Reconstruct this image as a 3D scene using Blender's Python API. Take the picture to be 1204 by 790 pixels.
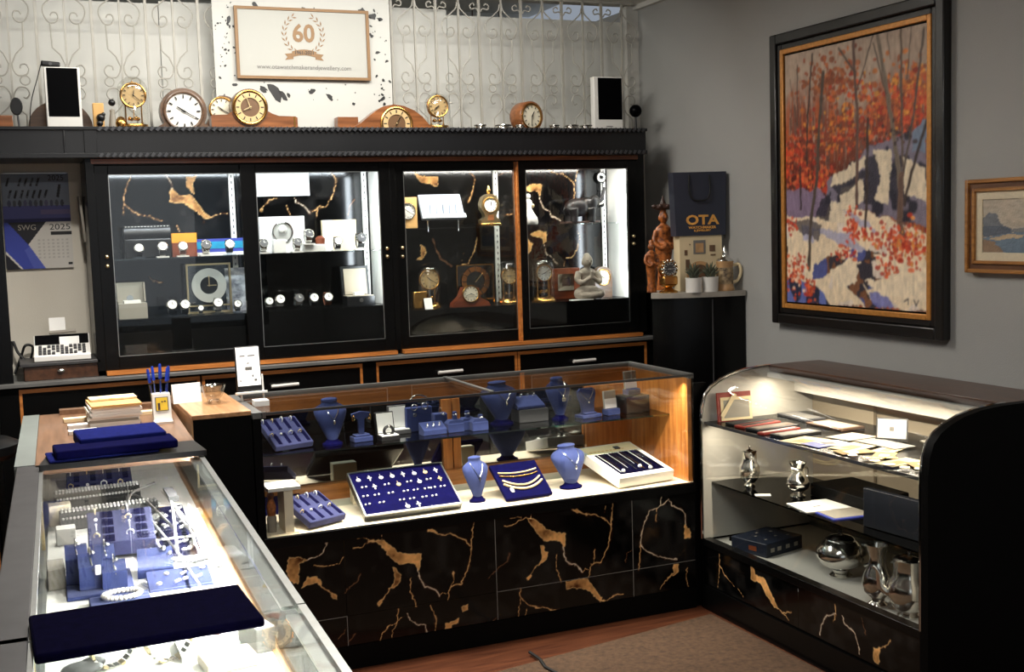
import bpy, math, random
import numpy as np
from mathutils import Matrix, Vector
random.seed(7); rng = np.random.default_rng(7)
S = bpy.context.scene; C = S.collection; PI = math.pi
for o in list(bpy.data.objects): bpy.data.objects.remove(o)

# ---------------------------------------------------------------- camera
cd = bpy.data.cameras.new('camera'); cam = bpy.data.objects.new('camera', cd); C.objects.link(cam)
cd.sensor_fit = 'HORIZONTAL'; cd.sensor_width = 36; cd.lens = 41.596; cd.clip_start = 0.05
RM = Matrix(((0.918466, 0.065698, -0.390006), (-0.394266, 0.07425, -0.915992), (-0.031221, 0.995073, 0.094098)))
cam.matrix_world = Matrix.Translation((0, 0, 1.6)) @ RM.to_4x4()
S.camera = cam

# ---------------------------------------------------------------- world, lights, exposure
w = bpy.data.worlds.new('world'); S.world = w; w.use_nodes = True
w.node_tree.nodes['Background'].inputs[0].default_value = (0.75, 0.85, 1.0, 1)
w.node_tree.nodes['Background'].inputs[1].default_value = 0.35
S.view_settings.view_transform = 'Standard'; S.view_settings.look = 'None'
S.view_settings.gamma = 1.0; S.view_settings.use_curve_mapping = False
S.view_settings.exposure = 0.0
S.cycles.transparent_max_bounces = 40; S.cycles.max_bounces = 10; S.cycles.glossy_bounces = 6
S.cycles.caustics_reflective = False; S.cycles.caustics_refractive = False

def area(name, loc, aim, sx, sy, power, col, spread=180):
    d = bpy.data.lights.new(name, 'AREA'); d.shape = 'RECTANGLE'; d.size = sx; d.size_y = sy
    d.energy = power; d.color = col; d.spread = math.radians(spread)
    o = bpy.data.objects.new(name, d); C.objects.link(o); o.location = loc
    o.rotation_euler = (Vector(aim) - Vector(loc)).to_track_quat('-Z', 'Y').to_euler()
    return o
def strip(name, a, b, aim, width, power, col, spread=180):
    # a thin linear lamp running from a to b and facing aim
    a, b, aim = Vector(a), Vector(b), Vector(aim); m = (a + b) / 2
    d = bpy.data.lights.new(name, 'AREA'); d.shape = 'RECTANGLE'; d.size = (b - a).length; d.size_y = width
    d.energy = power; d.color = col; d.spread = math.radians(spread)
    o = bpy.data.objects.new(name, d); C.objects.link(o)
    x = (b - a).normalized(); z = -(aim - m); z = (z - x * z.dot(x)).normalized(); y = z.cross(x)
    o.matrix_world = Matrix.Translation(m) @ Matrix((x, y, z)).transposed().to_4x4()
    return o
WARM = (1.0, 0.86, 0.68); NEUT = (1.0, 0.95, 0.88); COOL = (0.86, 0.93, 1.0)
area('ceiling_lamp_light', (1.35, 4.40, 2.70), (1.35, 4.40, 0), 0.9, 0.3, 36, (1.0, 0.94, 0.86))
area('grille_fill_light', (1.15, 4.85, 2.69), (1.15, 5.65, 2.32), 2.3, 0.06, 20, (1.0, 0.97, 0.91))  # added fill lamp that brightens the grille and the sheeting
area('front_fill_light', (0.9, 1.7, 2.70), (0.9, 1.7, 0), 1.2, 0.3, 46, (1.0, 0.95, 0.89))  # added fill lamp, lifts the room and the near right wall
area('downlight_light', (0.35, 4.15, 2.70), (0.35, 4.15, 0), 0.10, 0.10, 34, NEUT, 125)
area('entrance_light', (0.6, -1.2, 1.7), (1.6, 3.0, 1.3), 2.4, 1.6, 7, (0.95, 0.97, 1.0))
area('rear_room_fill_light', (1.6, 6.05, 2.945), (1.6, 6.3, 0), 1.6, 0.25, 7, (1.0, 0.98, 0.95))  # unseen lamp added to brighten the band above the sheeting
strip('left_bay_light', (0.45, 5.365, 1.880), (1.60, 5.365, 1.880), (1.0, 5.5, 1.3), 0.015, 8.0, COOL)
strip('right_bay_light', (1.76, 5.365, 1.880), (2.90, 5.365, 1.880), (2.3, 5.5, 1.3), 0.015, 9.0, NEUT)
strip('left_bay_corner_light', (1.618, 5.345, 1.26), (1.618, 5.345, 1.86), (1.655, 5.5, 1.56), 0.03, 2.2, COOL)
strip('right_bay_corner_light', (2.920, 5.345, 1.22), (2.920, 5.345, 1.86), (2.96, 5.5, 1.56), 0.03, 2.2, COOL)
strip('center_case_light', (0.84, 4.125, 0.945), (2.50, 4.125, 0.945), (1.65, 4.20, 0.50), 0.012, 13.0, (1.0, 0.91, 0.78), 115)
strip('curved_case_light', (2.885, 2.86, 0.935), (2.885, 4.03, 0.935), (2.86, 3.45, 0.75), 0.012, 9.0, WARM)
strip('curved_case_floor_light', (2.60, 2.86, 0.760), (2.60, 4.03, 0.760), (2.72, 3.45, 0.28), 0.012, 4.5, WARM)
strip('left_case_light', (0.478, 3.50, 0.935), (0.425, 2.06, 0.935), (0.2, 2.8, 0.775), 0.012, 44.0, (1.0, 0.97, 0.92))
strip('left_case_light_far', (0.512, 4.50, 0.935), (0.482, 3.55, 0.935), (0.2, 4.0, 0.775), 0.012, 26.0, (1.0, 0.97, 0.92))
strip('left_case_light_near', (0.418, 1.96, 0.935), (0.38, 0.95, 0.935), (0.16, 1.5, 0.775), 0.012, 8.0, (1.0, 0.96, 0.9))

# ---------------------------------------------------------------- mesh builder
class MB:
    def __init__(s): s.v = []; s.f = []; s.sm = []; s.M = Matrix.Identity(4)
    def add(s, vs, fs, smooth=False):
        n = len(s.v)
        for p in vs: s.v.append(tuple(s.M @ Vector(p)))
        for f in fs: s.f.append(tuple(i + n for i in f)); s.sm.append(smooth)
        return s
    def at(s, loc=(0, 0, 0), rx=0, ry=0, rz=0):
        s.M = Matrix.Translation(loc) @ Matrix.Rotation(rz, 4, 'Z') @ Matrix.Rotation(ry, 4, 'Y') @ Matrix.Rotation(rx, 4, 'X'); return s
    def bx(s, x0, x1, y0, y1, z0, z1):
        return s.add([(x0, y0, z0), (x1, y0, z0), (x1, y1, z0), (x0, y1, z0), (x0, y0, z1), (x1, y0, z1), (x1, y1, z1), (x0, y1, z1)],
                     [(0, 3, 2, 1), (4, 5, 6, 7), (0, 1, 5, 4), (1, 2, 6, 5), (2, 3, 7, 6), (3, 0, 4, 7)])
    def box(s, c, d): return s.bx(c[0]-d[0]/2, c[0]+d[0]/2, c[1]-d[1]/2, c[1]+d[1]/2, c[2]-d[2]/2, c[2]+d[2]/2)
    def prism(s, poly, d0, d1, plane='xz', smooth=False):
        # poly of 2D points extruded along the third axis from d0 to d1
        def P(a, b, d): return {'xz': (a, d, b), 'xy': (a, b, d), 'yz': (d, a, b)}[plane]
        n = len(poly); vs = [P(a, b, d0) for a, b in poly] + [P(a, b, d1) for a, b in poly]
        s.add(vs, [tuple(range(n)), tuple(range(2*n-1, n-1, -1))])
        s.add(vs, [(i, i+n, (i+1) % n+n, (i+1) % n) for i in range(n)], smooth); return s
    def lathe(s, prof, n=24, o=(0, 0, 0), axis='z', ang=2*PI, sx=1.0, sy=1.0):
        vs = []; k = len(prof)
        for i in range(n):
            a = 2*PI*i/n; ca, sa = math.cos(a)*sx, math.sin(a)*sy
            for r, h in prof:
                p = (r*ca, r*sa, h) if axis == 'z' else ((r*ca, -h, r*sa) if axis == 'y' else (h, r*ca, r*sa))
                vs.append((p[0]+o[0], p[1]+o[1], p[2]+o[2]))
        fs = []
        for i in range(n):
            j = (i+1) % n
            for q in range(k-1): fs.append((i*k+q, j*k+q, j*k+q+1, i*k+q+1))
        s.add(vs, fs, True)
        for q in (0, k-1):
            nb = prof[1 if q == 0 else k-2]
            if prof[q][0] > 1e-6 and abs(nb[1]-prof[q][1]) > 1e-7 and prof[0] != prof[-1]: s.add([vs[i*k+q] for i in range(n)], [tuple(range(n))])
        return s
    def cyl(s, c, r, h, n=20, axis='z', r2=None): return s.lathe([(r, 0), (r if r2 is None else r2, h)], n, c, axis)
    def sph(s, c, r, n=14, sc=(1, 1, 1)):
        prof = [(math.sin(PI*i/(n//2+2)), -math.cos(PI*i/(n//2+2))) for i in range(n//2+3)]; prof[0] = (0, -1); prof[-1] = (0, 1)
        M0 = s.M; s.M = M0 @ Matrix.Translation(c) @ Matrix.Diagonal((r*sc[0], r*sc[1], r*sc[2], 1)); s.lathe(prof, n); s.M = M0; return s
    def tube(s, pts, r, n=6, closed=False):
        pts = [Vector(p) for p in pts]; m = len(pts); rs = r if isinstance(r, (list, tuple)) else [r]*m
        vs = []; ref = None
        for i, p in enumerate(pts):
            t = (pts[(i+1) % m] - pts[i-1]) if closed else (pts[min(i+1, m-1)] - pts[max(i-1, 0)])
            t = t.normalized() if t.length > 1e-9 else Vector((0, 0, 1))
            if ref is None: ref = Vector((0, 0, 1)) if abs(t.z) < .9 else Vector((1, 0, 0))
            u = (ref - t*ref.dot(t)).normalized(); ref = u; b = t.cross(u)
            for k in range(n):
                a = 2*PI*k/n; vs.append(tuple(p + (u*math.cos(a) + b*math.sin(a))*rs[i]))
        fs = []
        for i in range(m if closed else m-1):
            j = (i+1) % m
            for k in range(n): fs.append((i*n+k, i*n+(k+1) % n, j*n+(k+1) % n, j*n+k))
        s.add(vs, fs, True)
        if not closed: s.add(vs[:n], [tuple(range(n-1, -1, -1))]); s.add(vs[-n:], [tuple(range(n))])
        return s
    def torus(s, c, R, r, n=24, k=8, axis='z', sx=1, sy=1, a0=0, a1=2*PI):
        full = abs(a1-a0) > 6.28; m = n if full else n+1; pts = []
        for i in range(m):
            a = a0+(a1-a0)*i/n; x, y = R*math.cos(a)*sx, R*math.sin(a)*sy
            p = (x, y, 0) if axis == 'z' else ((x, 0, y) if axis == 'y' else (0, x, y))
            pts.append((p[0]+c[0], p[1]+c[1], p[2]+c[2]))
        return s.tube(pts, r, k, full)
    def loft(s, rings):
        n = len(rings[0]); vs = [p for r in rings for p in r]; m = len(rings)
        s.add(vs, [(i*n+k, i*n+(k+1) % n, (i+1)*n+(k+1) % n, (i+1)*n+k) for i in range(m-1) for k in range(n)], True)
        s.add(rings[0], [tuple(range(n-1, -1, -1))]); s.add(rings[-1], [tuple(range(n))]); return s
    def mesh(s, name):
        me = bpy.data.meshes.new(name); me.from_pydata(s.v, [], s.f); me.polygons.foreach_set('use_smooth', s.sm); me.update(); me.set_sharp_from_angle(angle=.75); return me
    def build(s, name, m, parent=None, label=None, bevel=0, kind=None):
        return link(name, s.mesh(name), m, parent, label, bevel, kind)
def link(name, me, m, parent=None, label=None, bevel=0, kind=None):
    o = bpy.data.objects.new(name, me); C.objects.link(o)
    if m is not None and not me.materials: me.materials.append(m)
    if parent is not None: o.parent = parent
    if label: o['label'] = label
    if kind: o['kind'] = kind
    if bevel:
        b = o.modifiers.new('bevel', 'BEVEL'); b.width = bevel; b.segments = 2; b.limit_method = 'ANGLE'; b.angle_limit = 0.7
    return o
def thing(name, label, cat, loc=(0, 0, 0), rz=0, group=None, rx=0):
    o = bpy.data.objects.new(name, None); C.objects.link(o); o.empty_display_size = 0.02
    o.location = loc; o.rotation_euler = (rx, 0, rz); o['label'] = label; o['category'] = cat
    if group: o['group'] = group
    return o
def tag(o, label, cat, group=None):
    o['label'] = label; o['category'] = cat
    if group: o['group'] = group
    return o
def struct(name, mb, m, parent=None, bevel=0): return mb.build(name, m, parent, None, bevel, 'structure' if parent is None else None)
def solo(name, mb, m, label, cat, loc=(0, 0, 0), rz=0, group=None, bevel=0, rx=0):
    o = mb.build(name, m, None, None, bevel); o.location = loc; o.rotation_euler = (rx, 0, rz); return tag(o, label, cat, group)
def words(txt, size, m, parent, loc, rot, name='lettering', align='CENTER', depth=0.0004, sx=1.0, bold=0.0):
    cu = bpy.data.curves.new('t', 'FONT'); cu.body = txt; cu.size = size; cu.align_x = align; cu.align_y = 'CENTER'; cu.extrude = depth; cu.resolution_u = 3; cu.offset = bold
    t = bpy.data.objects.new('t', cu); C.objects.link(t)
    me = bpy.data.meshes.new_from_object(t); me.name = name; bpy.data.objects.remove(t); bpy.data.curves.remove(cu)
    me.materials.clear()
    o = link(name, me, m, parent); o.location = loc; o.rotation_euler = rot; o.scale = (sx, 1, 1); return o
FRONT = (PI/2, 0, 0)          # lettering that faces the shop (towards -y)

# ---------------------------------------------------------------- materials
def lin(c): return tuple(((x/255)/12.92 if x/255 <= .04045 else (((x/255)+.055)/1.055)**2.4) for x in c)
def mat(name, rgb, rough=.5, metal=0, noise=None, bump=None, spec=.5, coat=0, sheen=0, emit=0, alt=None, stretch=(1, 1, 1)):
    m = bpy.data.materials.new(name); m.use_nodes = True; N = m.node_tree.nodes; L = m.node_tree.links; b = N['Principled BSDF']
    c = lin(rgb); b.inputs['Base Color'].default_value = (*c, 1); b.inputs['Roughness'].default_value = rough; b.inputs['Metallic'].default_value = metal
    b.inputs['Specular IOR Level'].default_value = spec; b.inputs['Coat Weight'].default_value = coat; b.inputs['Coat Roughness'].default_value = .08
    b.inputs['Sheen Weight'].default_value = sheen
    if emit: b.inputs['Emission Color'].default_value = (*c, 1); b.inputs['Emission Strength'].default_value = emit
    if noise or bump:
        tc = N.new('ShaderNodeTexCoord'); mp = N.new('ShaderNodeMapping'); mp.inputs['Scale'].default_value = stretch; L.new(tc.outputs['Object'], mp.inputs[0])
    if noise:
        t = N.new('ShaderNodeTexNoise'); t.inputs['Scale'].default_value = noise[0]; t.inputs['Detail'].default_value = 6; L.new(mp.outputs[0], t.inputs[0])
        mr = N.new('ShaderNodeMapRange'); mr.inputs[1].default_value = .3; mr.inputs[2].default_value = .7; L.new(t.outputs[0], mr.inputs[0])
        mx = N.new('ShaderNodeMix'); mx.data_type = 'RGBA'; L.new(mr.outputs[0], mx.inputs[0])
        mx.inputs[6].default_value = (*[x*(1-noise[1]) for x in c], 1); mx.inputs[7].default_value = (*(lin(alt) if alt else [min(1, x*(1+noise[1])) for x in c]), 1)
        L.new(mx.outputs[2], b.inputs['Base Color'])
    if bump:
        t = N.new('ShaderNodeTexNoise'); t.inputs['Scale'].default_value = bump[0]; t.inputs['Detail'].default_value = 4; L.new(mp.outputs[0], t.inputs[0])
        bp = N.new('ShaderNodeBump'); bp.inputs['Strength'].default_value = bump[1]; bp.inputs['Distance'].default_value = .004; L.new(t.outputs[0], bp.inputs['Height']); L.new(bp.outputs[0], b.inputs['Normal'])
    return m
def vcol(name, rough=.3, spec=.5, bump=None):
    m = mat(name, (128, 128, 128), rough, spec=spec, bump=bump); N = m.node_tree.nodes
    a = N.new('ShaderNodeVertexColor'); a.layer_name = 'print'; m.node_tree.links.new(a.outputs[0], N['Principled BSDF'].inputs['Base Color']); return m
def glassmat(name, tint=(1, 1, 1), refl=1.0, base=.035, rough=.0):
    # architectural glass: clear transmission with a reflection that rises at grazing angles
    m = bpy.data.materials.new(name); m.use_nodes = True; N = m.node_tree.nodes; L = m.node_tree.links; N.remove(N['Principled BSDF'])
    tr = N.new('ShaderNodeBsdfTransparent'); tr.inputs[0].default_value = (*tint, 1); gl = N.new('ShaderNodeBsdfGlossy'); gl.inputs['Roughness'].default_value = rough
    lw = N.new('ShaderNodeLayerWeight'); lw.inputs[0].default_value = .5
    pw = N.new('ShaderNodeMath'); pw.operation = 'POWER'; L.new(lw.outputs['Facing'], pw.inputs[0]); pw.inputs[1].default_value = 5
    ml = N.new('ShaderNodeMath'); ml.operation = 'MULTIPLY_ADD'; L.new(pw.outputs[0], ml.inputs[0]); ml.inputs[1].default_value = .75*refl; ml.inputs[2].default_value = base
    mx = N.new('ShaderNodeMixShader'); L.new(ml.outputs[0], mx.inputs[0]); L.new(tr.outputs[0], mx.inputs[1]); L.new(gl.outputs[0], mx.inputs[2])
    L.new(mx.outputs[0], N['Material Output'].inputs[0]); return m
def wood(name, c1, c2, rough=.35, axis='x', scale=1.0, coat=.2):
    st = {'x': (1.2, 14, 14), 'y': (14, 1.2, 14), 'z': (14, 14, 1.2)}[axis]
    return mat(name, c1, rough, noise=(4*scale, .25), alt=c2, stretch=st, coat=coat, bump=(30, .05))
WALLP = mat('wall_paint', (157, 157, 154), .75, noise=(1.5, .04), bump=(180, .15))
ALCOVE = mat('alcove_paint', (204, 198, 184), .8, noise=(2, .05), bump=(150, .1))
WHITEW = mat('white_sheet', (206, 206, 200), .6, noise=(2.2, .03))
CEIL = mat('ceiling_paint', (205, 203, 196), .8, bump=(120, .1))
FLOORW = wood('floor_boards_stain', (78, 42, 28), (104, 60, 38), .35, 'x')
CARPET = mat('brown_carpet', (84, 62, 44), .95, noise=(60, .35), bump=(400, .8))
BLACK = mat('black_lacquer', (8, 8, 8), .26, noise=(6, .2), spec=.22)
BLACKM = mat('matte_black', (4, 4, 4), .55, spec=.08, noise=(20, .1))
CORN = mat('cornice_black_lit', (22, 23, 25), .35, noise=(5, .15), spec=.35)  # lighter than the cabinet lacquer: its lit look is put into the colour
ROPE = mat('rope_molding_black', (50, 51, 54), .3, spec=.6)
CHAR = mat('charcoal_board', (52, 51, 52), .5, noise=(14, .25))
GREYEDGE = mat('grey_laminate_edge', (92, 92, 90), .4, noise=(9, .1))
ORANGE = wood('honey_oak', (176, 104, 48), (205, 130, 66), .3, 'x')
OAKZ = wood('honey_oak_upright', (178, 104, 44), (206, 134, 66), .3, 'z')
DOAK = wood('dark_orange_trim', (120, 62, 24), (146, 80, 34), .4, 'x')
LOAK = wood('pale_counter_oak', (176, 128, 84), (198, 150, 104), .32, 'y')
TANL = wood('tan_laminate', (116, 84, 60), (132, 98, 72), .4, 'y')
DWOOD = wood('dark_walnut', (58, 34, 20), (84, 52, 32), .35, 'y')
REDW = wood('reddish_mahogany', (98, 44, 24), (130, 64, 34), .3, 'x')
CLKW = wood('mantel_walnut', (112, 66, 36), (150, 94, 54), .3, 'x')
DCLKW = wood('dark_clock_walnut', (84, 62, 46), (112, 84, 62), .35, 'x')
GLASS = glassmat('clear_glass', (.97, .985, .98))
SHELFG = glassmat('shelf_glass', (.92, .96, .95), base=.05)
DARKG = glassmat('smoked_shelf_glass', (.10, .11, .11), base=.08)
DOME = glassmat('dome_glass', (.95, .95, .93), base=.085, refl=1.2, rough=.05)
MIRROR = mat('mirror', (150, 152, 152), .02, 1.0)
CREAM = mat('cream_laminate', (238, 224, 198), .5, noise=(5, .03))
WHITEL = mat('white_laminate', (225, 223, 216), .45, noise=(4, .03))
RSTRIP = mat('grey_green_strip', (112, 118, 114), .5, noise=(9, .06))
GREYW = mat('case_liner_white', (196, 192, 182), .55, noise=(3, .04))
BEIGE = mat('beige_panel', (168, 156, 136), .55, noise=(3, .06))
PAPER = mat('white_paper', (238, 237, 232), .7, noise=(8, .02))
CREAMP = mat('cream_paper', (232, 212, 170), .7, noise=(8, .05))
TANP = mat('tan_card', (214, 168, 104), .7, noise=(8, .06))
BLUEP = mat('blue_print', (62, 74, 168), .5, noise=(9, .15))
VELV = mat('blue_velvet', (52, 62, 106), .9, noise=(40, .12), spec=.12, sheen=.06)
LVELV = mat('pale_blue_suede', (54, 57, 92), .9, noise=(40, .1), spec=.12, sheen=.05)
NAVY = mat('navy_velvet', (7, 7, 50), .95, noise=(60, .25), spec=.04)
DNAVY = mat('midnight_velvet', (5, 4, 26), 1.0, noise=(60, .3), spec=.02)
SLOTM = mat('slot_navy', (10, 10, 44), .95, spec=.05)
GOLD = mat('gold', (226, 176, 96), .22, 1.0)
BRASS = mat('brass', (196, 150, 84), .25, 1.0, noise=(30, .1))
PALEG = mat('pale_gold', (228, 206, 160), .3, 1.0)
SILVER = mat('silver', (222, 220, 214), .14, 1.0)
CHROME = mat('chrome', (200, 200, 200), .1, 1.0)
ALU = mat('aluminium', (176, 178, 176), .35, 1.0, noise=(40, .06))
STONE = mat('grey_stone', (142, 132, 118), .85, noise=(50, .15), bump=(220, .4))
SATIN = mat('satin_silver', (196, 196, 190), .45, .4)
DIALB = mat('brown_dial', (104, 76, 50), .4)
FRONTG = glassmat('front_pane_glass', (.62, .66, .66), refl=.8, base=.02)
BRONZE = mat('dark_bronze', (34, 32, 31), .38, .5, noise=(30, .3))
IRONW = mat('white_painted_iron', (164, 161, 152), .5, noise=(30, .05))
BRIGHT = mat('polished_silver', (240, 238, 232), .3, .35)
CHAMP = mat('champagne_gold', (240, 214, 160), .32, .45)
FACEG = mat('champagne_clock_face', (206, 176, 128), .35, .15)
CREAMF = mat('cream_clock_face', (232, 224, 200), .4)
WHITEF = mat('white_clock_face', (240, 238, 230), .35)
BLKP = mat('black_print', (18, 18, 18), .5)
GREYP = mat('grey_print', (110, 108, 104), .6)
GOLDP = mat('gold_print', (124, 92, 54), .5, .1)
FOIL = mat('gold_foil', (255, 190, 100), .3, .6)
SCREENB = mat('black_screen', (3, 3, 4), .3, spec=.04)
WPLAST = mat('white_plastic', (226, 224, 218), .35)
GPLAST = mat('grey_plastic', (70, 70, 72), .5)
BPLAST = mat('black_plastic', (12, 12, 13), .35)
REDC = mat('red_leatherette', (140, 40, 26), .5, noise=(30, .15))
LAMPM = mat('lamp_diffuser', (255, 250, 238), .5, emit=3)
CARVED = mat('carved_red_wood', (104, 42, 18), .38, noise=(60, .6), alt=(190, 110, 50), bump=(90, .5))
DCARV = mat('dark_carved_wood', (58, 36, 26), .5, noise=(40, .3), bump=(90, .5))
GREENP = mat('succulent_leaf', (72, 78, 62), .6, noise=(30, .3))
CERAM = mat('white_ceramic', (214, 212, 206), .35)
STEINB = mat('stein_tan', (176, 138, 96), .4, noise=(25, .2), bump=(60, .4))
STEIND = mat('stein_relief', (70, 52, 40), .5, noise=(45, .6), alt=(196, 170, 130), bump=(60, .5))
SLAB = mat('grey_stone_slab', (150, 144, 134), .45, noise=(20, .15))
BAGM = mat('navy_paper_bag', (38, 42, 56), .5, noise=(5, .12))
PRINT = vcol('printed_marble', .12, .35)
CANVAS = vcol('oil_paint', .5, .4, bump=(140, .6))
FLATPR = vcol('offset_print', .5, .3)
CRYS = glassmat('cut_crystal', (.86, .84, .8), base=.16, refl=1.2, rough=.08)
TEAL = mat('teal_box_print', (40, 150, 190), .4, noise=(30, .2))
ORBOX = mat('orange_box', (226, 150, 40), .45, noise=(9, .06))
BRBOX = mat('brown_leather_box', (120, 58, 30), .45, noise=(20, .2))
GREYBX = mat('grey_card_box', (150, 144, 132), .6, noise=(9, .05))
YELL = mat('yellow_print', (222, 184, 40), .5)
PENB = mat('blue_pen_cap', (36, 62, 170), .3)
CLEARP = glassmat('clear_plastic', (.82, .86, .9), base=.08)
PEARL = mat('pearl', (236, 230, 218), .2, coat=.5)
BEADM = mat('steel_bead', (206, 204, 198), .3, .3)
CORDM = mat('black_cord', (10, 10, 10), .6)
FOLD = mat('midnight_folder', (10, 14, 22), .55, noise=(30, .2), spec=.2)
GBOOK = mat('dark_blue_book', (20, 28, 44), .5, noise=(20, .15))
GUILD = wood('gilt_frame', (150, 98, 46), (178, 124, 64), .4, 'y')
GOLDL = mat('gold_liner', (196, 134, 66), .35, .3, noise=(60, .15))
LINEN = mat('linen_liner', (206, 194, 168), .8, noise=(120, .06))
BFRAME = wood('black_brown_frame', (7, 6, 5), (15, 11, 9), .38, 'y')
STRAPB = mat('black_strap', (18, 17, 17), .55)
STRAPR = mat('brown_strap', (110, 58, 32), .5)
# ---------------------------------------------------------------- veins of the black and gold marble print (metres on the face)
VC1 = [
  ('v',1.6,[(1.691,0.451),(1.721,0.452),(1.752,0.467),(1.778,0.472),(1.802,0.469)]),
  ('v',1,[(1.714,0.48),(1.748,0.483),(1.76,0.474)]),
  ('v',0.8,[(1.804,0.492),(1.802,0.469)]),
  ('p',0,[(1.786,0.471),(1.816,0.463),(1.846,0.435),(1.871,0.413),(1.906,0.398),(1.948,0.389),(1.946,0.364),(1.939,0.337),(1.927,0.359),(1.896,0.369),(1.861,0.368),(1.844,0.386),(1.832,0.4),(1.815,0.423)]),
  ('w',1.8,[(1.935,0.337),(1.94,0.3),(1.955,0.269),(1.982,0.261),(2.004,0.241),(2.017,0.221)]),
  ('v',1.2,[(2.017,0.221),(2.026,0.238),(2.044,0.231)]),
  ('v',1.5,[(2.043,0.198),(2.053,0.242),(2.068,0.261),(2.073,0.306)]),
  ('v',1.7,[(2.054,0.251),(2.072,0.256),(2.097,0.248),(2.113,0.275),(2.133,0.314),(2.143,0.354),(2.149,0.395),(2.158,0.485)]),
  ('v',1.8,[(2.149,0.395),(2.131,0.414),(2.104,0.434),(2.077,0.451),(2.046,0.452),(2.015,0.462),(1.988,0.477)]),
  ('p',0,[(1.979,0.478),(1.997,0.48),(2.016,0.463),(1.997,0.467)]),
  ('v',0.8,[(2.125,0.477),(2.121,0.448)]),
  ('p',0,[(1.836,0.357),(1.852,0.349),(1.856,0.332),(1.87,0.324),(1.863,0.298),(1.845,0.285),(1.823,0.28),(1.814,0.273),(1.832,0.287),(1.846,0.313)]),
  ('v',1.3,[(1.814,0.273),(1.796,0.255),(1.786,0.241),(1.777,0.23)]),
  ('p',0,[(1.789,0.25),(1.796,0.243),(1.783,0.229),(1.775,0.236)]),
  ('v',1.3,[(1.908,0.308),(1.901,0.281),(1.903,0.252),(1.918,0.221),(1.922,0.2)]),
  ('g',1.3,[(1.709,0.344),(1.695,0.31),(1.661,0.295),(1.626,0.268),(1.617,0.258)]),
  ('v',1.6,[(1.747,0.198),(1.746,0.166),(1.767,0.138),(1.809,0.115),(1.853,0.108),(1.883,0.091),(1.914,0.083)]),
  ('v',1.3,[(1.746,0.166),(1.734,0.07)]),
  ('v',0.8,[(1.77,0.113),(1.767,0.081)]),
  ('p',0,[(1.944,0.196),(1.998,0.198),(2.038,0.195),(2.065,0.153),(2.091,0.112),(2.109,0.092),(2.086,0.1),(2.05,0.139),(2.015,0.157),(1.979,0.166),(1.945,0.166)]),
  ('v',1.6,[(2.09,0.099),(2.122,0.092),(2.16,0.11),(2.197,0.108)]),
  ('v',1,[(2.09,0.099),(2.088,0.071)]),
  ('v',1.2,[(2.122,0.092),(2.136,0.073),(2.177,0.073)]),
  ('w',1.4,[(2.38,0.487),(2.379,0.449),(2.36,0.435),(2.327,0.435),(2.297,0.384),(2.282,0.327),(2.281,0.302),(2.299,0.274),(2.351,0.242),(2.389,0.228),(2.446,0.215)]),
  ('v',1.4,[(2.281,0.302),(2.269,0.198)]),
  ('v',1,[(2.36,0.435),(2.354,0.385)]),
  ('w',1.6,[(2.379,0.449),(2.398,0.455),(2.413,0.471),(2.432,0.439),(2.47,0.421),(2.489,0.397),(2.493,0.35)]),
  ('p',0,[(2.488,0.355),(2.516,0.317),(2.511,0.296),(2.484,0.296)]),
  ('p',0,[(2.431,0.196),(2.455,0.194),(2.45,0.159),(2.425,0.15),(2.401,0.141),(2.431,0.162)]),
  ('v',1.2,[(2.401,0.141),(2.381,0.118),(2.367,0.103)]),
  ('v',0.9,[(2.494,0.174),(2.491,0.127),(2.5,0.087)]),
  ('g',1,[(2.239,0.283),(2.215,0.269),(2.209,0.236)]),
  ('g',1,[(1.645,0.101),(1.619,0.081)]),
]
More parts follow.
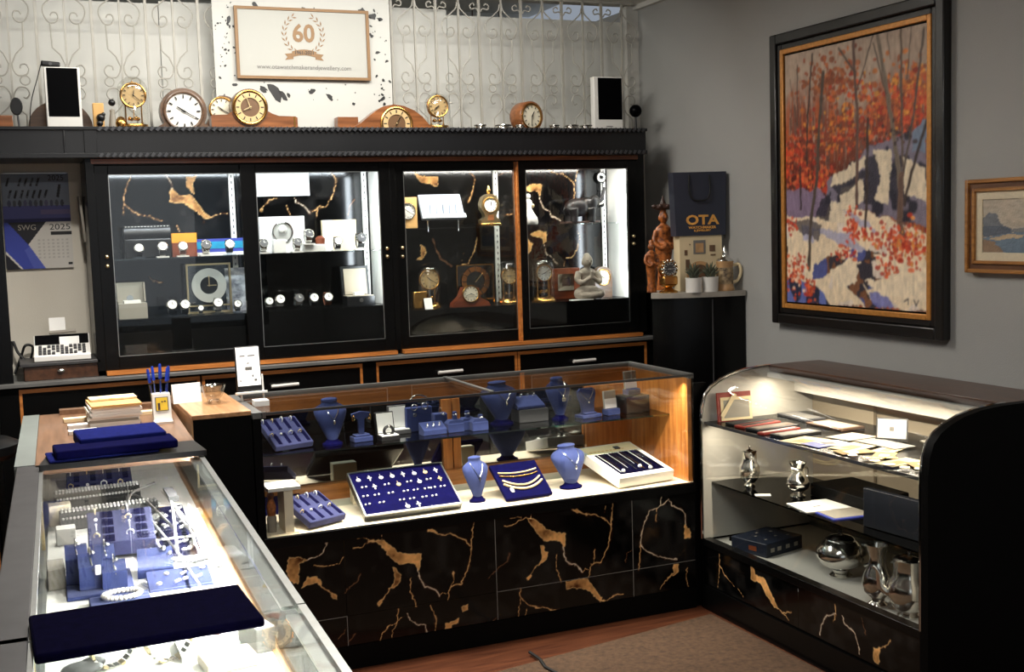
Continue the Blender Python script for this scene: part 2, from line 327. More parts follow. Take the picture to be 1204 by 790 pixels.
VC2 = [
  ('v',1.6,[(1.097,0.448),(1.129,0.449),(1.15,0.465),(1.179,0.465),(1.203,0.462)]),
  ('v',1,[(1.11,0.478),(1.143,0.482),(1.158,0.468)]),
  ('v',0.8,[(1.204,0.486),(1.201,0.462)]),
  ('p',0,[(1.179,0.467),(1.211,0.461),(1.235,0.437),(1.259,0.414),(1.295,0.398),(1.35,0.39),(1.348,0.36),(1.339,0.333),(1.327,0.357),(1.298,0.363),(1.265,0.363),(1.241,0.388),(1.221,0.411),(1.206,0.433)]),
  ('w',1.9,[(1.335,0.338),(1.346,0.291),(1.361,0.264),(1.391,0.255),(1.411,0.236),(1.418,0.218)]),
  ('v',1.2,[(1.418,0.222),(1.428,0.233),(1.445,0.226)]),
  ('v',1.6,[(1.449,0.197),(1.459,0.245),(1.473,0.264),(1.477,0.305)]),
  ('v',1.7,[(1.459,0.249),(1.481,0.254),(1.505,0.25),(1.517,0.278),(1.537,0.317),(1.546,0.357),(1.552,0.398),(1.564,0.488)]),
  ('v',1.8,[(1.547,0.394),(1.531,0.417),(1.505,0.433),(1.471,0.452),(1.441,0.452),(1.412,0.462),(1.383,0.478)]),
  ('p',0,[(1.38,0.479),(1.4,0.48),(1.416,0.463),(1.395,0.467)]),
  ('p',0,[(1.24,0.356),(1.252,0.348),(1.259,0.332),(1.271,0.322),(1.264,0.295),(1.249,0.281),(1.224,0.279),(1.22,0.272),(1.237,0.287),(1.248,0.318)]),
  ('v',1.3,[(1.22,0.273),(1.206,0.251),(1.189,0.237),(1.178,0.225)]),
  ('p',0,[(1.192,0.241),(1.195,0.232),(1.182,0.222),(1.177,0.23)]),
  ('v',1.3,[(1.308,0.305),(1.303,0.277),(1.304,0.256),(1.317,0.221),(1.325,0.196)]),
  ('g',1.3,[(1.118,0.349),(1.103,0.323),(1.066,0.301),(1.057,0.29)]),
  ('v',1.4,[(1.254,0.195),(1.249,0.146),(1.214,0.136),(1.197,0.122),(1.17,0.078),(1.167,0.066)]),
  ('v',1.2,[(1.249,0.146),(1.229,0.117),(1.226,0.084)]),
  ('w',1.8,[(1.286,0.173),(1.298,0.15),(1.33,0.125),(1.356,0.12),(1.366,0.065)]),
  ('v',1.1,[(1.249,0.15),(1.265,0.16),(1.275,0.162)]),
  ('v',1.2,[(1.38,0.191),(1.399,0.138),(1.395,0.085)]),
  ('p',0,[(1.437,0.111),(1.458,0.112),(1.493,0.123),(1.488,0.107),(1.462,0.099),(1.455,0.062),(1.433,0.066)]),
  ('p',0,[(1.504,0.163),(1.526,0.168),(1.528,0.151),(1.507,0.144)]),
  ('w',1.8,[(0.999,0.486),(0.985,0.452),(0.965,0.439),(0.922,0.429)]),
  ('p',0,[(0.857,0.445),(0.891,0.443),(0.922,0.431),(0.894,0.418),(0.887,0.348),(0.86,0.36),(0.85,0.393)]),
  ('p',0,[(0.897,0.331),(0.923,0.366),(0.954,0.363),(0.972,0.339),(0.973,0.319),(0.96,0.338),(0.929,0.342)]),
  ('v',1.3,[(0.973,0.319),(0.998,0.303),(1.021,0.272)]),
  ('p',0,[(1.002,0.292),(1.025,0.283),(1.026,0.269),(1.013,0.273)]),
  ('v',1.2,[(1.055,0.42),(1.039,0.401),(0.999,0.395),(0.948,0.404)]),
  ('g',1,[(1.055,0.154),(1.026,0.119)]),
  ('g',1,[(1.087,0.131),(1.061,0.101)]),
]
VR = [
  ('v',1.3,[(3.967,0.254),(3.968,0.208),(3.933,0.177),(3.864,0.147)]),
  ('v',1,[(3.968,0.208),(3.981,0.115)]),
  ('v',1,[(3.837,0.147),(3.803,0.124)]),
  ('p',0,[(3.747,0.258),(3.73,0.254),(3.721,0.233),(3.663,0.233),(3.62,0.192),(3.577,0.143),(3.602,0.143),(3.645,0.173),(3.689,0.211),(3.748,0.207)]),
  ('v',1.5,[(3.577,0.143),(3.547,0.133),(3.492,0.153)]),
  ('v',1,[(3.541,0.131),(3.511,0.118)]),
  ('v',1.4,[(3.244,0.251),(3.242,0.22),(3.255,0.188)]),
  ('w',1.4,[(3.242,0.22),(3.293,0.198),(3.321,0.154),(3.332,0.121)]),
  ('w',1.5,[(3.207,0.224),(3.192,0.2),(3.14,0.182),(3.125,0.152),(3.118,0.12)]),
  ('g',1.4,[(3.11,0.249),(3.085,0.199)]),
  ('p',0,[(3.046,0.164),(3.017,0.173),(3.022,0.118),(3.041,0.118),(3.051,0.135)]),
  ('v',1.4,[(3.017,0.17),(2.983,0.191),(2.964,0.214)]),
]
VA1 = [
  ('v',1.3,[(0.552,1.876),(0.524,1.819),(0.51,1.774),(0.512,1.744),(0.543,1.712),(0.578,1.692),(0.615,1.688),(0.67,1.663)]),
  ('v',1,[(0.512,1.744),(0.505,1.698)]),
  ('w',1.8,[(0.7,1.874),(0.721,1.835),(0.726,1.797)]),
  ('p',0,[(0.715,1.797),(0.727,1.808),(0.751,1.777),(0.808,1.776),(0.837,1.736),(0.861,1.697),(0.891,1.673),(0.86,1.673),(0.816,1.713),(0.769,1.746),(0.712,1.747)]),
  ('p',0,[(0.794,1.861),(0.836,1.864),(0.815,1.834),(0.82,1.783),(0.799,1.807),(0.788,1.823)]),
  ('v',1.1,[(0.891,1.673),(0.931,1.691),(0.969,1.69)]),
  ('v',1,[(0.86,1.673),(0.859,1.65)]),
  ('v',1,[(0.733,1.65),(0.746,1.614)]),
  ('v',1.5,[(0.599,1.415),(0.617,1.394),(0.654,1.385)]),
]
VA2 = [
  ('w',1.4,[(1.286,1.756),(1.294,1.734),(1.319,1.725),(1.341,1.704),(1.357,1.679)]),
  ('v',1.1,[(1.357,1.693),(1.386,1.695),(1.398,1.709),(1.411,1.72)]),
  ('v',1.4,[(1.41,1.711),(1.439,1.711),(1.449,1.73),(1.474,1.769),(1.485,1.803),(1.491,1.843),(1.47,1.871)]),
  ('v',1,[(1.387,1.658),(1.392,1.698)]),
  ('v',1,[(1.245,1.721),(1.262,1.67)]),
  ('v',1.2,[(1.124,1.704),(1.15,1.731),(1.165,1.75),(1.199,1.755)]),
  ('g',1,[(1.542,1.66),(1.55,1.711),(1.578,1.742)]),
  ('p',0,[(1.124,1.71),(1.132,1.707),(1.127,1.694),(1.119,1.699)]),
]
VB1 = [
  ('p',0,[(1.882,1.873),(1.907,1.856),(1.95,1.847),(2.012,1.844),(2.007,1.801),(1.988,1.804),(1.97,1.814),(1.922,1.818),(1.902,1.848)]),
  ('v',1.4,[(2.179,1.87),(2.203,1.847),(2.208,1.826),(2.195,1.775),(2.18,1.739),(2.168,1.717)]),
  ('g',1,[(2.335,1.85),(2.38,1.863),(2.42,1.865)]),
  ('v',1.2,[(2.362,1.642),(2.384,1.647),(2.419,1.651)]),
]
VB2 = [
  ('v',1.2,[(2.21,1.534),(2.199,1.487),(2.178,1.446),(2.157,1.408),(2.119,1.403)]),
  ('v',0.8,[(2.134,1.459),(2.126,1.424)]),
  ('p',0,[(1.906,1.512),(1.93,1.494),(1.932,1.467),(1.912,1.439),(1.887,1.44),(1.909,1.456)]),
  ('g',1.2,[(1.972,1.542),(1.983,1.495),(2.006,1.441),(2.043,1.415),(2.067,1.397)]),
]
VB3 = [
  ('p',0,[(2.489,1.788),(2.53,1.803),(2.577,1.797),(2.573,1.767),(2.567,1.742),(2.557,1.767),(2.507,1.766),(2.491,1.774)]),
  ('w',1.4,[(2.564,1.737),(2.569,1.708),(2.587,1.675),(2.614,1.662),(2.63,1.636),(2.68,1.61)]),
  ('v',1.4,[(2.621,1.871),(2.67,1.853),(2.698,1.853),(2.742,1.824),(2.769,1.794),(2.765,1.754),(2.759,1.721)]),
  ('v',0.8,[(2.783,1.869),(2.773,1.814)]),
]
VB4 = [
  ('p',0,[(2.506,1.548),(2.543,1.561),(2.598,1.552),(2.593,1.506),(2.577,1.493),(2.575,1.526),(2.52,1.531)]),
  ('p',0,[(2.487,1.519),(2.515,1.495),(2.51,1.468),(2.488,1.443)]),
  ('w',1.2,[(2.581,1.489),(2.591,1.442),(2.62,1.424),(2.656,1.382)]),
  ('v',1.3,[(2.778,1.56),(2.788,1.519),(2.775,1.465),(2.743,1.416),(2.702,1.414),(2.689,1.367)]),
]
def vnoise(x, y, f, seed=0):
    # smooth value noise on arrays
    xi = np.floor(x*f).astype(int); yi = np.floor(y*f).astype(int); fx = x*f-xi; fy = y*f-yi
    fx = fx*fx*(3-2*fx); fy = fy*fy*(3-2*fy)
    def h(a, b): return np.modf(np.abs(np.sin(a*127.1+b*311.7+seed*74.7)*43758.5453))[0]
    return (h(xi, yi)*(1-fx)+h(xi+1, yi)*fx)*(1-fy)+(h(xi, yi+1)*(1-fx)+h(xi+1, yi+1)*fx)*fy
def segdist(X, Y, pts):
    d = np.full(X.shape, 9.0)
    for (ax, ay), (bx, by) in zip(pts[:-1], pts[1:]):
        dx, dy = bx-ax, by-ay; L = dx*dx+dy*dy+1e-12
        t = np.clip(((X-ax)*dx+(Y-ay)*dy)/L, 0, 1); d = np.minimum(d, np.hypot(X-ax-t*dx, Y-ay-t*dy))
    return d
def inside(X, Y, pts):
    r = np.zeros(X.shape, bool); n = len(pts)
    for i in range(n):
        ax, ay = pts[i]; bx, by = pts[(i+1) % n]
        if ay == by: continue
        c = ((ay > Y) != (by > Y)) & (X < (bx-ax)*(Y-ay)/(by-ay)+ax); r ^= c
    return r
def L3(c): return np.array(lin(c))
def marble(a0, a1, z0, z1, res, sets, k=1.0):
    nx = int((a1-a0)/res)+2; ny = int((z1-z0)/res)+2
    X, Y = np.meshgrid(np.linspace(a0, a1, nx), np.linspace(z0, z1, ny))
    n1 = vnoise(X, Y, 9, 3); n2 = vnoise(X, Y, 30, 5); n3 = vnoise(X, Y, 110, 8)
    col = L3((5, 5, 5))+(np.clip(n1*.6+n2*.4-.52, 0, 1)*.035)[..., None]*np.array([1, .92, .85])
    JX = X+(n3-.5)*.007; JY = Y+(vnoise(X, Y, 100, 11)-.5)*.007
    for vs in sets:
        for kind, wd, pts in vs:
            if kind == 'p':
                m = np.clip(inside(JX, JY, pts)*1.0, 0, 1); d = segdist(JX, JY, pts+pts[:1])
                t = np.clip((n1*.5+n2*.35+n3*.15-.26)*2.0, 0, 1)[..., None]
                c = L3((74, 34, 10))*(1-t)+L3((255, 190, 116))*t
                col = col*(1-m[..., None])+c*m[..., None]
                e = np.exp(-(d/.0014)**2)*.6; col = col*(1-e[..., None])+L3((255, 206, 140))*e[..., None]
            else:
                c = {'v': (255, 206, 142), 'w': (255, 238, 210), 'g': (120, 98, 76)}[kind]
                d = segdist(JX, JY, pts); wv = wd*.00088*k*(.35+1.3*n2)
                e = np.exp(-(d/wv)**2)*(.55+.45*n3); halo = np.exp(-(d/(wv*2.8))**2)*.16
                col = col*(1-e[..., None])+L3(c)*e[..., None]+halo[..., None]*L3((150, 80, 30))
    return np.clip(col, 0, 1)
def facegrid(name, col, P, m, parent, thick=None, label=None):
    # a printed face: one coloured vertex per print cell on a slab; P(u,v,d) maps the face (0..1, 0..1, depth) to space
    ny, nx, _ = col.shape
    u, v = np.meshgrid(np.linspace(0, 1, nx), np.linspace(0, 1, ny)); u = u.ravel(); v = v.ravel()
    co = np.array(P(u, v, 0.0)).T.reshape(-1, 3)
    idx = np.arange(nx*ny).reshape(ny, nx)
    f = np.stack([idx[:-1, :-1], idx[:-1, 1:], idx[1:, 1:], idx[1:, :-1]], -1).reshape(-1, 4)
    cu = np.array([0, 1, 1, 0, 0, 1, 1, 0.]); cv = np.array([0, 0, 1, 1, 0, 0, 1, 1.]); dd = np.array([.0004]*4+[thick or .01]*4)
    bc = np.array(P(cu, cv, dd)).T.reshape(-1, 3); n = len(co)
    bf = np.array([(0, 1, 2, 3), (4, 7, 6, 5), (0, 4, 5, 1), (1, 5, 6, 2), (2, 6, 7, 3), (3, 7, 4, 0)])+n
    me = bpy.data.meshes.new(name); co = np.vstack([co, bc]); f = np.vstack([f, bf])
    me.vertices.add(len(co)); me.vertices.foreach_set('co', co.ravel()); me.loops.add(f.size); me.loops.foreach_set('vertex_index', f.ravel().astype(np.int32))
    me.polygons.add(len(f)); me.polygons.foreach_set('loop_start', np.arange(0, f.size, 4, dtype=np.int32)); me.update(calc_edges=True)
    a = me.color_attributes.new('print', 'FLOAT_COLOR', 'POINT')
    cc = np.ones((len(co), 4), np.float32); cc[:n, :3] = col.reshape(-1, 3); cc[n:, :3] = col.reshape(-1, 3).mean(0)*.5
    a.data.foreach_set('color', cc.ravel()); me.validate(); return link(name, me, m, parent, label)
def full(v, like): return np.zeros_like(like)+v

# ---------------------------------------------------------------- the room
XW = 3.2                                                     # right wall
struct('floor', MB().bx(-2.2, 3.3, -2.2, 7.4, -.06, 0), FLOORW)
struct('wall_right', MB().bx(XW, XW+.1, -2.2, 7.3, 0, 2.74), WALLP)
struct('wall_back', MB().bx(-2.2, XW, 5.62, 5.70, 0, 2.04), ALCOVE)
struct('wall_far', MB().bx(-2.2, XW, 7.2, 7.3, 0, 3.0), WHITEW)
struct('wall_left', MB().bx(-2.3, -2.2, -2.2, 7.3, 0, 3.0), WALLP)
fw = MB().bx(-2.2, -1.2, -2.3, -2.2, 0, 2.74).bx(2.6, 3.3, -2.3, -2.2, 0, 2.74).bx(-1.2, 2.6, -2.3, -2.2, 0, .6).bx(-1.2, 2.6, -2.3, -2.2, 2.3, 2.74)
struct('wall_front', fw, WALLP)
struct('ceiling', MB().bx(-2.2, 3.3, -2.2, 5.72, 2.74, 2.82).bx(-2.2, 3.3, 5.72, 7.3, 2.96, 3.04), CEIL)
struct('trim_1', MB().bx(3.17, 3.2, -2.2, 5.7, 2.715, 2.74), CEIL)
wf = struct('window_1', MB().bx(-1.2, -1.14, -2.29, -2.21, .6, 2.3).bx(2.54, 2.6, -2.29, -2.21, .6, 2.3).bx(-1.14, 2.54, -2.29, -2.21, .6, .66).bx(-1.14, 2.54, -2.29, -2.21, 2.24, 2.3).bx(.67, .73, -2.29, -2.21, .66, 2.24), BLACK)
MB().bx(-1.14, .67, -2.255, -2.247, .66, 2.24).build('pane', GLASS, wf); MB().bx(.73, 2.54, -2.255, -2.247, .66, 2.24).build('pane', GLASS, wf)
# white sheets closing the opening behind the grille
pn = thing('partition_sheeting', 'white sheeting behind the scrolled iron grille above the cabinet', 'sheeting', (0, 5.69, 2.04))
xs = [-2.2, -1.0, .2, .72, 1.42, 2.12, 3.13]; zt = [2.645, 2.645, 2.65, 2.662, 2.68, 2.655]
for i in range(6): MB().bx(xs[i]+.002, xs[i+1]-.002, 0, .008, 0, zt[i]-2.04).build('panel', WHITEW, pn)
solo('partition_post', MB().bx(3.13, 3.2, 5.66, 5.72, 0, .70), CEIL, 'white post closing the grille against the right wall', 'post', (0, 0, 2.04))
solo('curtain_rod', MB().tube([(2.68, 6.9, 2.705), (2.98, 6.9, 2.69)], .022, 10).tube([(2.74, 6.9, 2.70), (2.74, 6.9, 2.965)], .004, 6).tube([(2.92, 6.9, 2.69), (2.92, 6.9, 2.965)], .004, 6), DWOOD, 'brown rod seen over the white sheets behind the grille', 'rod')
mt = solo('floor_mat', MB().prism([(-.2, 2.2), (2.1, 1.2), (2.55, 2.2), (2.53, 3.98), (1.46, 3.80), (.7, 3.6)], 0.0, .008, 'xy'), CARPET, 'brown carpet mat between the counters on the dark floor', 'mat')
solo('floor_cable', MB().tube([(1.70, 3.92, .013), (1.705, 3.84, .013), (1.69, 3.76, .013), (1.71, 3.64, .013), (1.72, 3.3, .013)], .006, 6), CORDM, 'short black cable lying on the brown mat', 'cable')
for nm, lb, (x, y, sx, sy) in (('grille_fill_housing', 'slim ceiling light bar added to brighten the iron grille', (1.15, 4.85, 2.3, .08)), ('ceiling_light', 'long flat ceiling light over the aisle', (1.35, 4.40, .9, .3)), ('ceiling_light', 'longest flat ceiling light added as fill near the entrance', (.9, 1.7, 1.2, .3)), ('downlight', 'small round ceiling downlight over the left counter', (.35, 4.15, .1, .1))):  # the grille bar and the entrance panel house added fill lamps
    t = thing(nm, lb, 'light', (x, y, 2.74)); MB().bx(-sx/2-.02, sx/2+.02, -sy/2-.02, sy/2+.02, -.03, 0).build('housing', WPLAST, t)

# ---------------------------------------------------------------- iron grille over the cabinet
gr = thing('security_grille', 'white scrolled wrought iron grille standing on top of the cabinet', 'grille', (0, 5.60, 2.04))
def spiral(c, R, a0, turns, r1=.25, n=22, sgn=1):
    return [(c[0]+R*(1-(1-r1)*i/n)*math.cos(a0+sgn*turns*2*PI*i/n), 0, c[1]+R*(1-(1-r1)*i/n)*math.sin(a0+sgn*turns*2*PI*i/n)) for i in range(n+1)]
def smooth(pts, k=5):
    out = []; P = [Vector(p) for p in pts]; P = [P[0]*2-P[1]]+P+[P[-1]*2-P[-2]]
    for i in range(1, len(P)-2):
        for j in range(k):
            t = j/k; a, b, c, d = P[i-1], P[i], P[i+1], P[i+2]
            out.append(tuple(.5*((2*b)+(c-a)*t+(2*a-5*b+4*c-d)*t*t+(3*b-a-3*c+d)*t*t*t)))
    out.append(tuple(P[-2])); return out
def mir(pts, s): return [(p[0]*s, p[1], p[2]) for p in pts]
Z0 = 2.04
def gz(p): return [(a, 0, b-Z0) for a, b in p]
top = smooth(gz([(.006, 2.70), (.012, 2.672), (.045, 2.64), (.080, 2.61), (.086, 2.575), (.066, 2.536), (.040, 2.533), (.024, 2.552), (.030, 2.575), (.048, 2.576), (.056, 2.563)]))
rod = gz([(.060, 2.533), (.056, 2.427), (.024, 2.395), (.006, 2.352)])
ups = smooth(gz([(.006, 2.356), (.012, 2.325), (.030, 2.304), (.062, 2.308), (.074, 2.332), (.062, 2.353), (.042, 2.350), (.038, 2.335)]))
los = smooth(gz([(.006, 2.19), (.008, 2.225), (.028, 2.254), (.058, 2.252), (.070, 2.228), (.058, 2.208), (.044, 2.212)]))
low = gz([(.006, 2.185), (.020, 2.165), (.052, 2.135), (.052, 2.045)])
capz = smooth(gz([(.006, 2.66), (.018, 2.676), (.044, 2.672), (.05, 2.69), (.034, 2.70), (.026, 2.69)]))
gm = {}
def gmesh(key, mk):
    if key not in gm: gm[key] = mk()
    return gm[key]
barx = [.079+.1148*i for i in range(-9, 28)]; barx = [x for x in barx if x < 3.15]
for i, x in enumerate(barx):
    wide = (i % 2 == 0)                               # plain wide bar, then a bar with scrolls on both sides
    me = gmesh('bar%d' % wide, lambda: MB().bx(-.006 if wide else -.004, .006 if wide else .004, -.006, .006, 0, .70).mesh('bar'))
    o = link('bar', me, IRONW, gr); o.location = (x+.003*math.sin(i*3.1), 0, 0)
    pcs = (('cap_scroll', capz),) if wide else (('top_scroll', top), ('upright_rod', rod), ('upper_scroll', ups), ('lower_scroll', los), ('foot_rod', low))
    for s in (-1, 1):
        for nm, pts in pcs:
            o = link(nm, gmesh(nm+str(s), lambda: MB().tube(mir(pts, s), .0036, 5).mesh(nm)), IRONW, gr); o.location = (x, -.004, 0)
        if not wide:
            o = link('ring', gmesh('ring%d' % s, lambda: MB().torus((.056*s, 0, 2.284-Z0), .019, .0034, 16, 5, 'y').mesh('ring')), IRONW, gr); o.location = (x, -.004, 0)
MB().bx(-1.0, 3.13, -.006, .006, .690, .702).build('top_rail', IRONW, gr)

# splattered board with the anniversary sign in front of the grille
SPLM = mat('frosted_sheet', (206, 206, 200), .55)
_n = SPLM.node_tree; _t = _n.nodes.new('ShaderNodeBsdfTransparent'); _m = _n.nodes.new('ShaderNodeMixShader'); _m.inputs[0].default_value = .22
_n.links.new(_n.nodes['Principled BSDF'].outputs[0], _m.inputs[1]); _n.links.new(_t.outputs[0], _m.inputs[2]); _n.links.new(_m.outputs[0], _n.nodes['Material Output'].inputs[0])
sb = thing('splatter_board', 'translucent white board with black ink splatters behind the anniversary sign', 'board', (1.36, 5.565, 2.07))
MB().bx(-.42, .42, 0, .006, 0, .65).build('sheet', SPLM, sb)
def splat(mb, cx, cz, r, n=11, ang=0, el=1.0, d=-.0012):
    pts = []
    for k in range(n):
        a = 2*PI*k/n; q = r*(.7+.6*random.random()); x, z = q*el*math.cos(a), q*math.sin(a)
        pts.append((cx+x*math.cos(ang)-z*math.sin(ang), cz+x*math.sin(ang)+z*math.cos(ang)))
    mb.prism(pts, d, 0)
spm = MB()
big = [(425, 6, .022, .3, 1.0), (438, 10, .014, 0, 1.6), (447, 13, .010, 0, 1.2), (317, 100, .022, -.9, 2.4), (326, 104, .010, -1.0, 3.0), (303, 97, .012, -.7, 1.6), (360, 98, .011, .2, 1.4), (381, 104, .012, -.8, 1.7), (332, 103, .007, -.8, 1.6), (434, 31, .008, 0, 1), (436, 33, .007, 0, 1), (440, 79, .007, 0, 1), (448, 84, .008, 0, 1), (356, 6, .012, -.6, 1.8), (271, 92, .008, 0, 1.5), (267, 20, .008, 1.3, 2.0), (262, 53, .006, 0, 1), (298, 2, .010, -1, 1.6), (410, 112, .007, 0, 1), (446, 106, .008, .8, 1.8), (448, 112, .006, 1, 1.6), (442, 52, .006, .2, 2.2)]
def bpos(px, py): return ((px-250)/210*.841+.944-1.36, (2.651-py*.00407)-2.07)
for px, py, r, an, el in big: a, b = bpos(px, py); splat(spm, a, b, r, 11, an, el)
for k in range(90):
    px = random.choice([random.uniform(252, 276), random.uniform(434, 458), random.uniform(252, 458)]); py = random.uniform(1, 128)
    a, b = bpos(px, py); splat(spm, a, max(.01, b), random.choice([.002, .003, .003, .005]), 7, random.random()*3, random.uniform(1, 1.8))
spm.build('ink_splatter', BLKP, sb, kind='stuff')
SIGNM = mat('sign_white', (168, 168, 161), .55)
sg = thing('anniversary_sign', 'white anniversary sign with gold 60 and laurel wreath in thin gold frame', 'sign', (1.352, 5.548, 2.467))
MB().bx(-.305, .305, 0, .006, -.152, .152).build('panel', SIGNM, sg)
fr = MB()
for a in ((-.317, -.303, -.163, .163), (.303, .317, -.163, .163), (-.303, .303, .15, .163), (-.303, .303, -.163, -.15)): fr.bx(a[0], a[1], -.008, .008, a[2], a[3])
fr.build('frame', GOLDP, sg)
words('60', .112, GOLDP, sg, (0, -.002, .045), FRONT, sx=.95, bold=.003)
lf = MB()
for s in (-1, 1):
    for k in range(9):
        a = math.radians(-62+k*15.5)
        for rr, tl in ((.084, .5), (.098, -.5)):
            cx, cz = s*rr*math.cos(a), .045+rr*math.sin(a); ta = a+PI/2+tl
            dx, dz = .012*math.cos(ta)*s, .012*math.sin(ta); nx, nz = -dz*.28, dx*.28
            lf.prism([(cx-dx, cz-dz), (cx+nx, cz+nz), (cx+dx, cz+dz), (cx-nx, cz-nz)], -.002, 0)
lf.build('laurel_wreath', GOLDP, sg)
rb = MB()
arc = [(-.058+.116*i/10, -.048+.010*math.sin(PI*i/10)) for i in range(11)]
rb.prism([(x, z+.013) for x, z in arc]+[(x, z-.013) for x, z in reversed(arc)], -.003, 0)
for s in (-1, 1): rb.prism([(s*.052, -.042), (s*.092, -.047), (s*.080, -.061), (s*.092, -.075), (s*.052, -.070)], -.0015, 0)
rb.build('ribbon', GOLDP, sg)
words('1961-2021', .022, BLKP, sg, (0, -.004, -.041), FRONT, bold=.0004)
words('www.otawatchmakerandjewellery.com', .0285, GREYP, sg, (0, -.002, -.108), FRONT)
# ---------------------------------------------------------------- wall display cabinet (back wall)
cab = thing('display_cabinet', 'long black wall display cabinet with four sliding glass doors and dentilled cornice', 'cabinet', (0, 5.3, 1.0))
def cb(x0, x1, y0, y1, z0, z1, mb=None): return (mb or MB()).bx(x0, x1, y0-5.3, y1-5.3, z0-1.0, z1-1.0)
m = cb(.336, .372, 5.30, 5.62, 1.03, 1.93); cb(2.968, 3.013, 5.30, 5.62, 1.03, 1.93, m); cb(1.662, 1.692, 5.295, 5.62, 1.03, 1.93, m); cb(.372, 2.968, 5.34, 5.61, 1.00, 1.06, m); cb(.372, 2.968, 5.31, 5.61, 1.90, 1.93, m); cb(-.06, .004, 5.28, 5.62, 1.0, 1.93, m)
m.build('carcass', BLACK, cab, bevel=.002)
m = cb(-1.0, 2.993, 5.24, 5.62, 1.945, 2.045); cb(-1.0, 2.998, 5.232, 5.62, 2.042, 2.056, m); cb(-1.0, 2.998, 5.234, 5.62, 1.928, 1.948, m); cb(.335, .385, 5.236, 5.24, 1.947, 2.042, m); cb(.255, .262, 5.236, 5.24, 1.947, 2.042, m)
m.build('cornice', CORN, cab, bevel=.002)
m = MB()
for zc in (2.047, 1.938):
    for k in range(100):
        x = .40+k*.026; m.at((x, 5.232-5.3, zc-1.0), ry=.7); m.box((0, 0, 0), (.011, .012, .020))
m.at(); o = m.build('rope_molding', ROPE, cab, kind='stuff')
cb(.36, 2.975, 5.292, 5.30, 1.906, 1.926).build('top_trim', DOAK, cab)
m = cb(.37, 1.662, 5.27, 5.33, 1.012, 1.028); cb(1.694, 2.972, 5.27, 5.33, 1.012, 1.028, m); m.build('sill_trim', ORANGE, cab)
# backs, liners, platforms, shelves
for nm, a0, a1, sets in (('marble_panel', .372, 1.015, (VA1,)), ('marble_panel', 1.017, 1.662, (VA1, VA2)), ('marble_panel', 1.692, 2.322, (VB1, VB2)), ('marble_panel', 2.324, 2.968, (VB3, VB4, VB1))):
    col = marble(a0, a1, 1.06, 1.90, .005, sets, 1.15)
    facegrid(nm, col, lambda u, v, d: (a0+u*(a1-a0), 5.60-5.3+d+0*u, 1.06-1.0+v*.84), PRINT, cab, .01)
m = cb(1.650, 1.662, 5.345, 5.60, 1.06, 1.90); cb(2.956, 2.968, 5.345, 5.60, 1.06, 1.90, m); cb(.372, .380, 5.345, 5.60, 1.06, 1.90, m); cb(1.692, 1.70, 5.345, 5.60, 1.06, 1.90, m)
m.build('side_liner', WHITEL, cab)
cb(.38, 1.65, 5.352, 5.60, 1.06, 1.24).build('platform', BLACK, cab); cb(1.70, 2.956, 5.352, 5.60, 1.06, 1.205).build('platform', BLACK, cab)
cb(.382, 1.648, 5.38, 5.59, 1.495, 1.501).build('glass_shelf', SHELFG, cab, 'clear glass shelf'); cb(1.702, 2.954, 5.38, 5.59, 1.588, 1.594).build('glass_shelf', SHELFG, cab, 'clear glass shelf')
for x in (.99, 1.655-.03, 2.315, 2.93):
    st = cb(x-.012, x+.012, 5.588, 5.60, 1.10, 1.89).build('shelf_standard', WHITEL, cab)
    sl = MB()
    for k in range(26): sl.bx(x-.002, x+.002, 5.586-5.3, 5.588-5.3, .13+k*.029, .142+k*.029)
    sl.build('slot', BLKP, st, kind='stuff')
# lamp housings above the doors, inside
for a0, a1 in ((.42, 1.63), (1.73, 2.93)):
    cb(a0, a1, 5.345, 5.39, 1.883, 1.90).build('lamp_housing', WPLAST, cab)
def door(x0, x1, gx0, gx1, y, px, pz, edge):
    z0, z1 = 1.03, 1.90
    m = cb(x0, gx0, y, y+.018, z0, z1); cb(gx1, x1, y, y+.018, z0, z1, m); cb(gx0, gx1, y, y+.018, z0, 1.085, m); cb(gx0, gx1, y, y+.018, 1.862, z1, m)
    d = m.build('door', BLACK, cab, bevel=.0015)
    cb(gx0, gx1, y+.007, y+.011, 1.085, 1.862).build('glass_pane', GLASS, d)
    m = MB()
    for a, b, c, e in ((gx0, gx1, 1.085, 1.088), (gx0, gx1, 1.859, 1.862), (gx0, gx0+.003, 1.085, 1.862), (gx1-.003, gx1, 1.085, 1.862)): cb(a, b, y-.001, y+.004, c, e, m)
    m.build('glazing_bead', ALU, d)
    for q in pz: MB().at((px, y-5.3-.006, q-1.0)).sph((0, 0, 0), .009, 10).build('finger_pull', PALEG, d)
    if edge: cb(edge-.004, edge+.004, y-.002, y+.018, z0, z1).build('oak_edge', ORANGE, d)
door(.372, 1.02, .427, .985, 5.318, .402, (1.515, 1.475), None)
door(.978, 1.662, 1.045, 1.612, 5.296, 1.637, (1.505, 1.468), None)
door(1.692, 2.36, 1.737, 2.30, 5.318, 1.718, (1.505, 1.465), 2.304)
door(2.312, 2.968, 2.352, 2.914, 5.296, 2.94, (1.52, 1.482), 2.310)

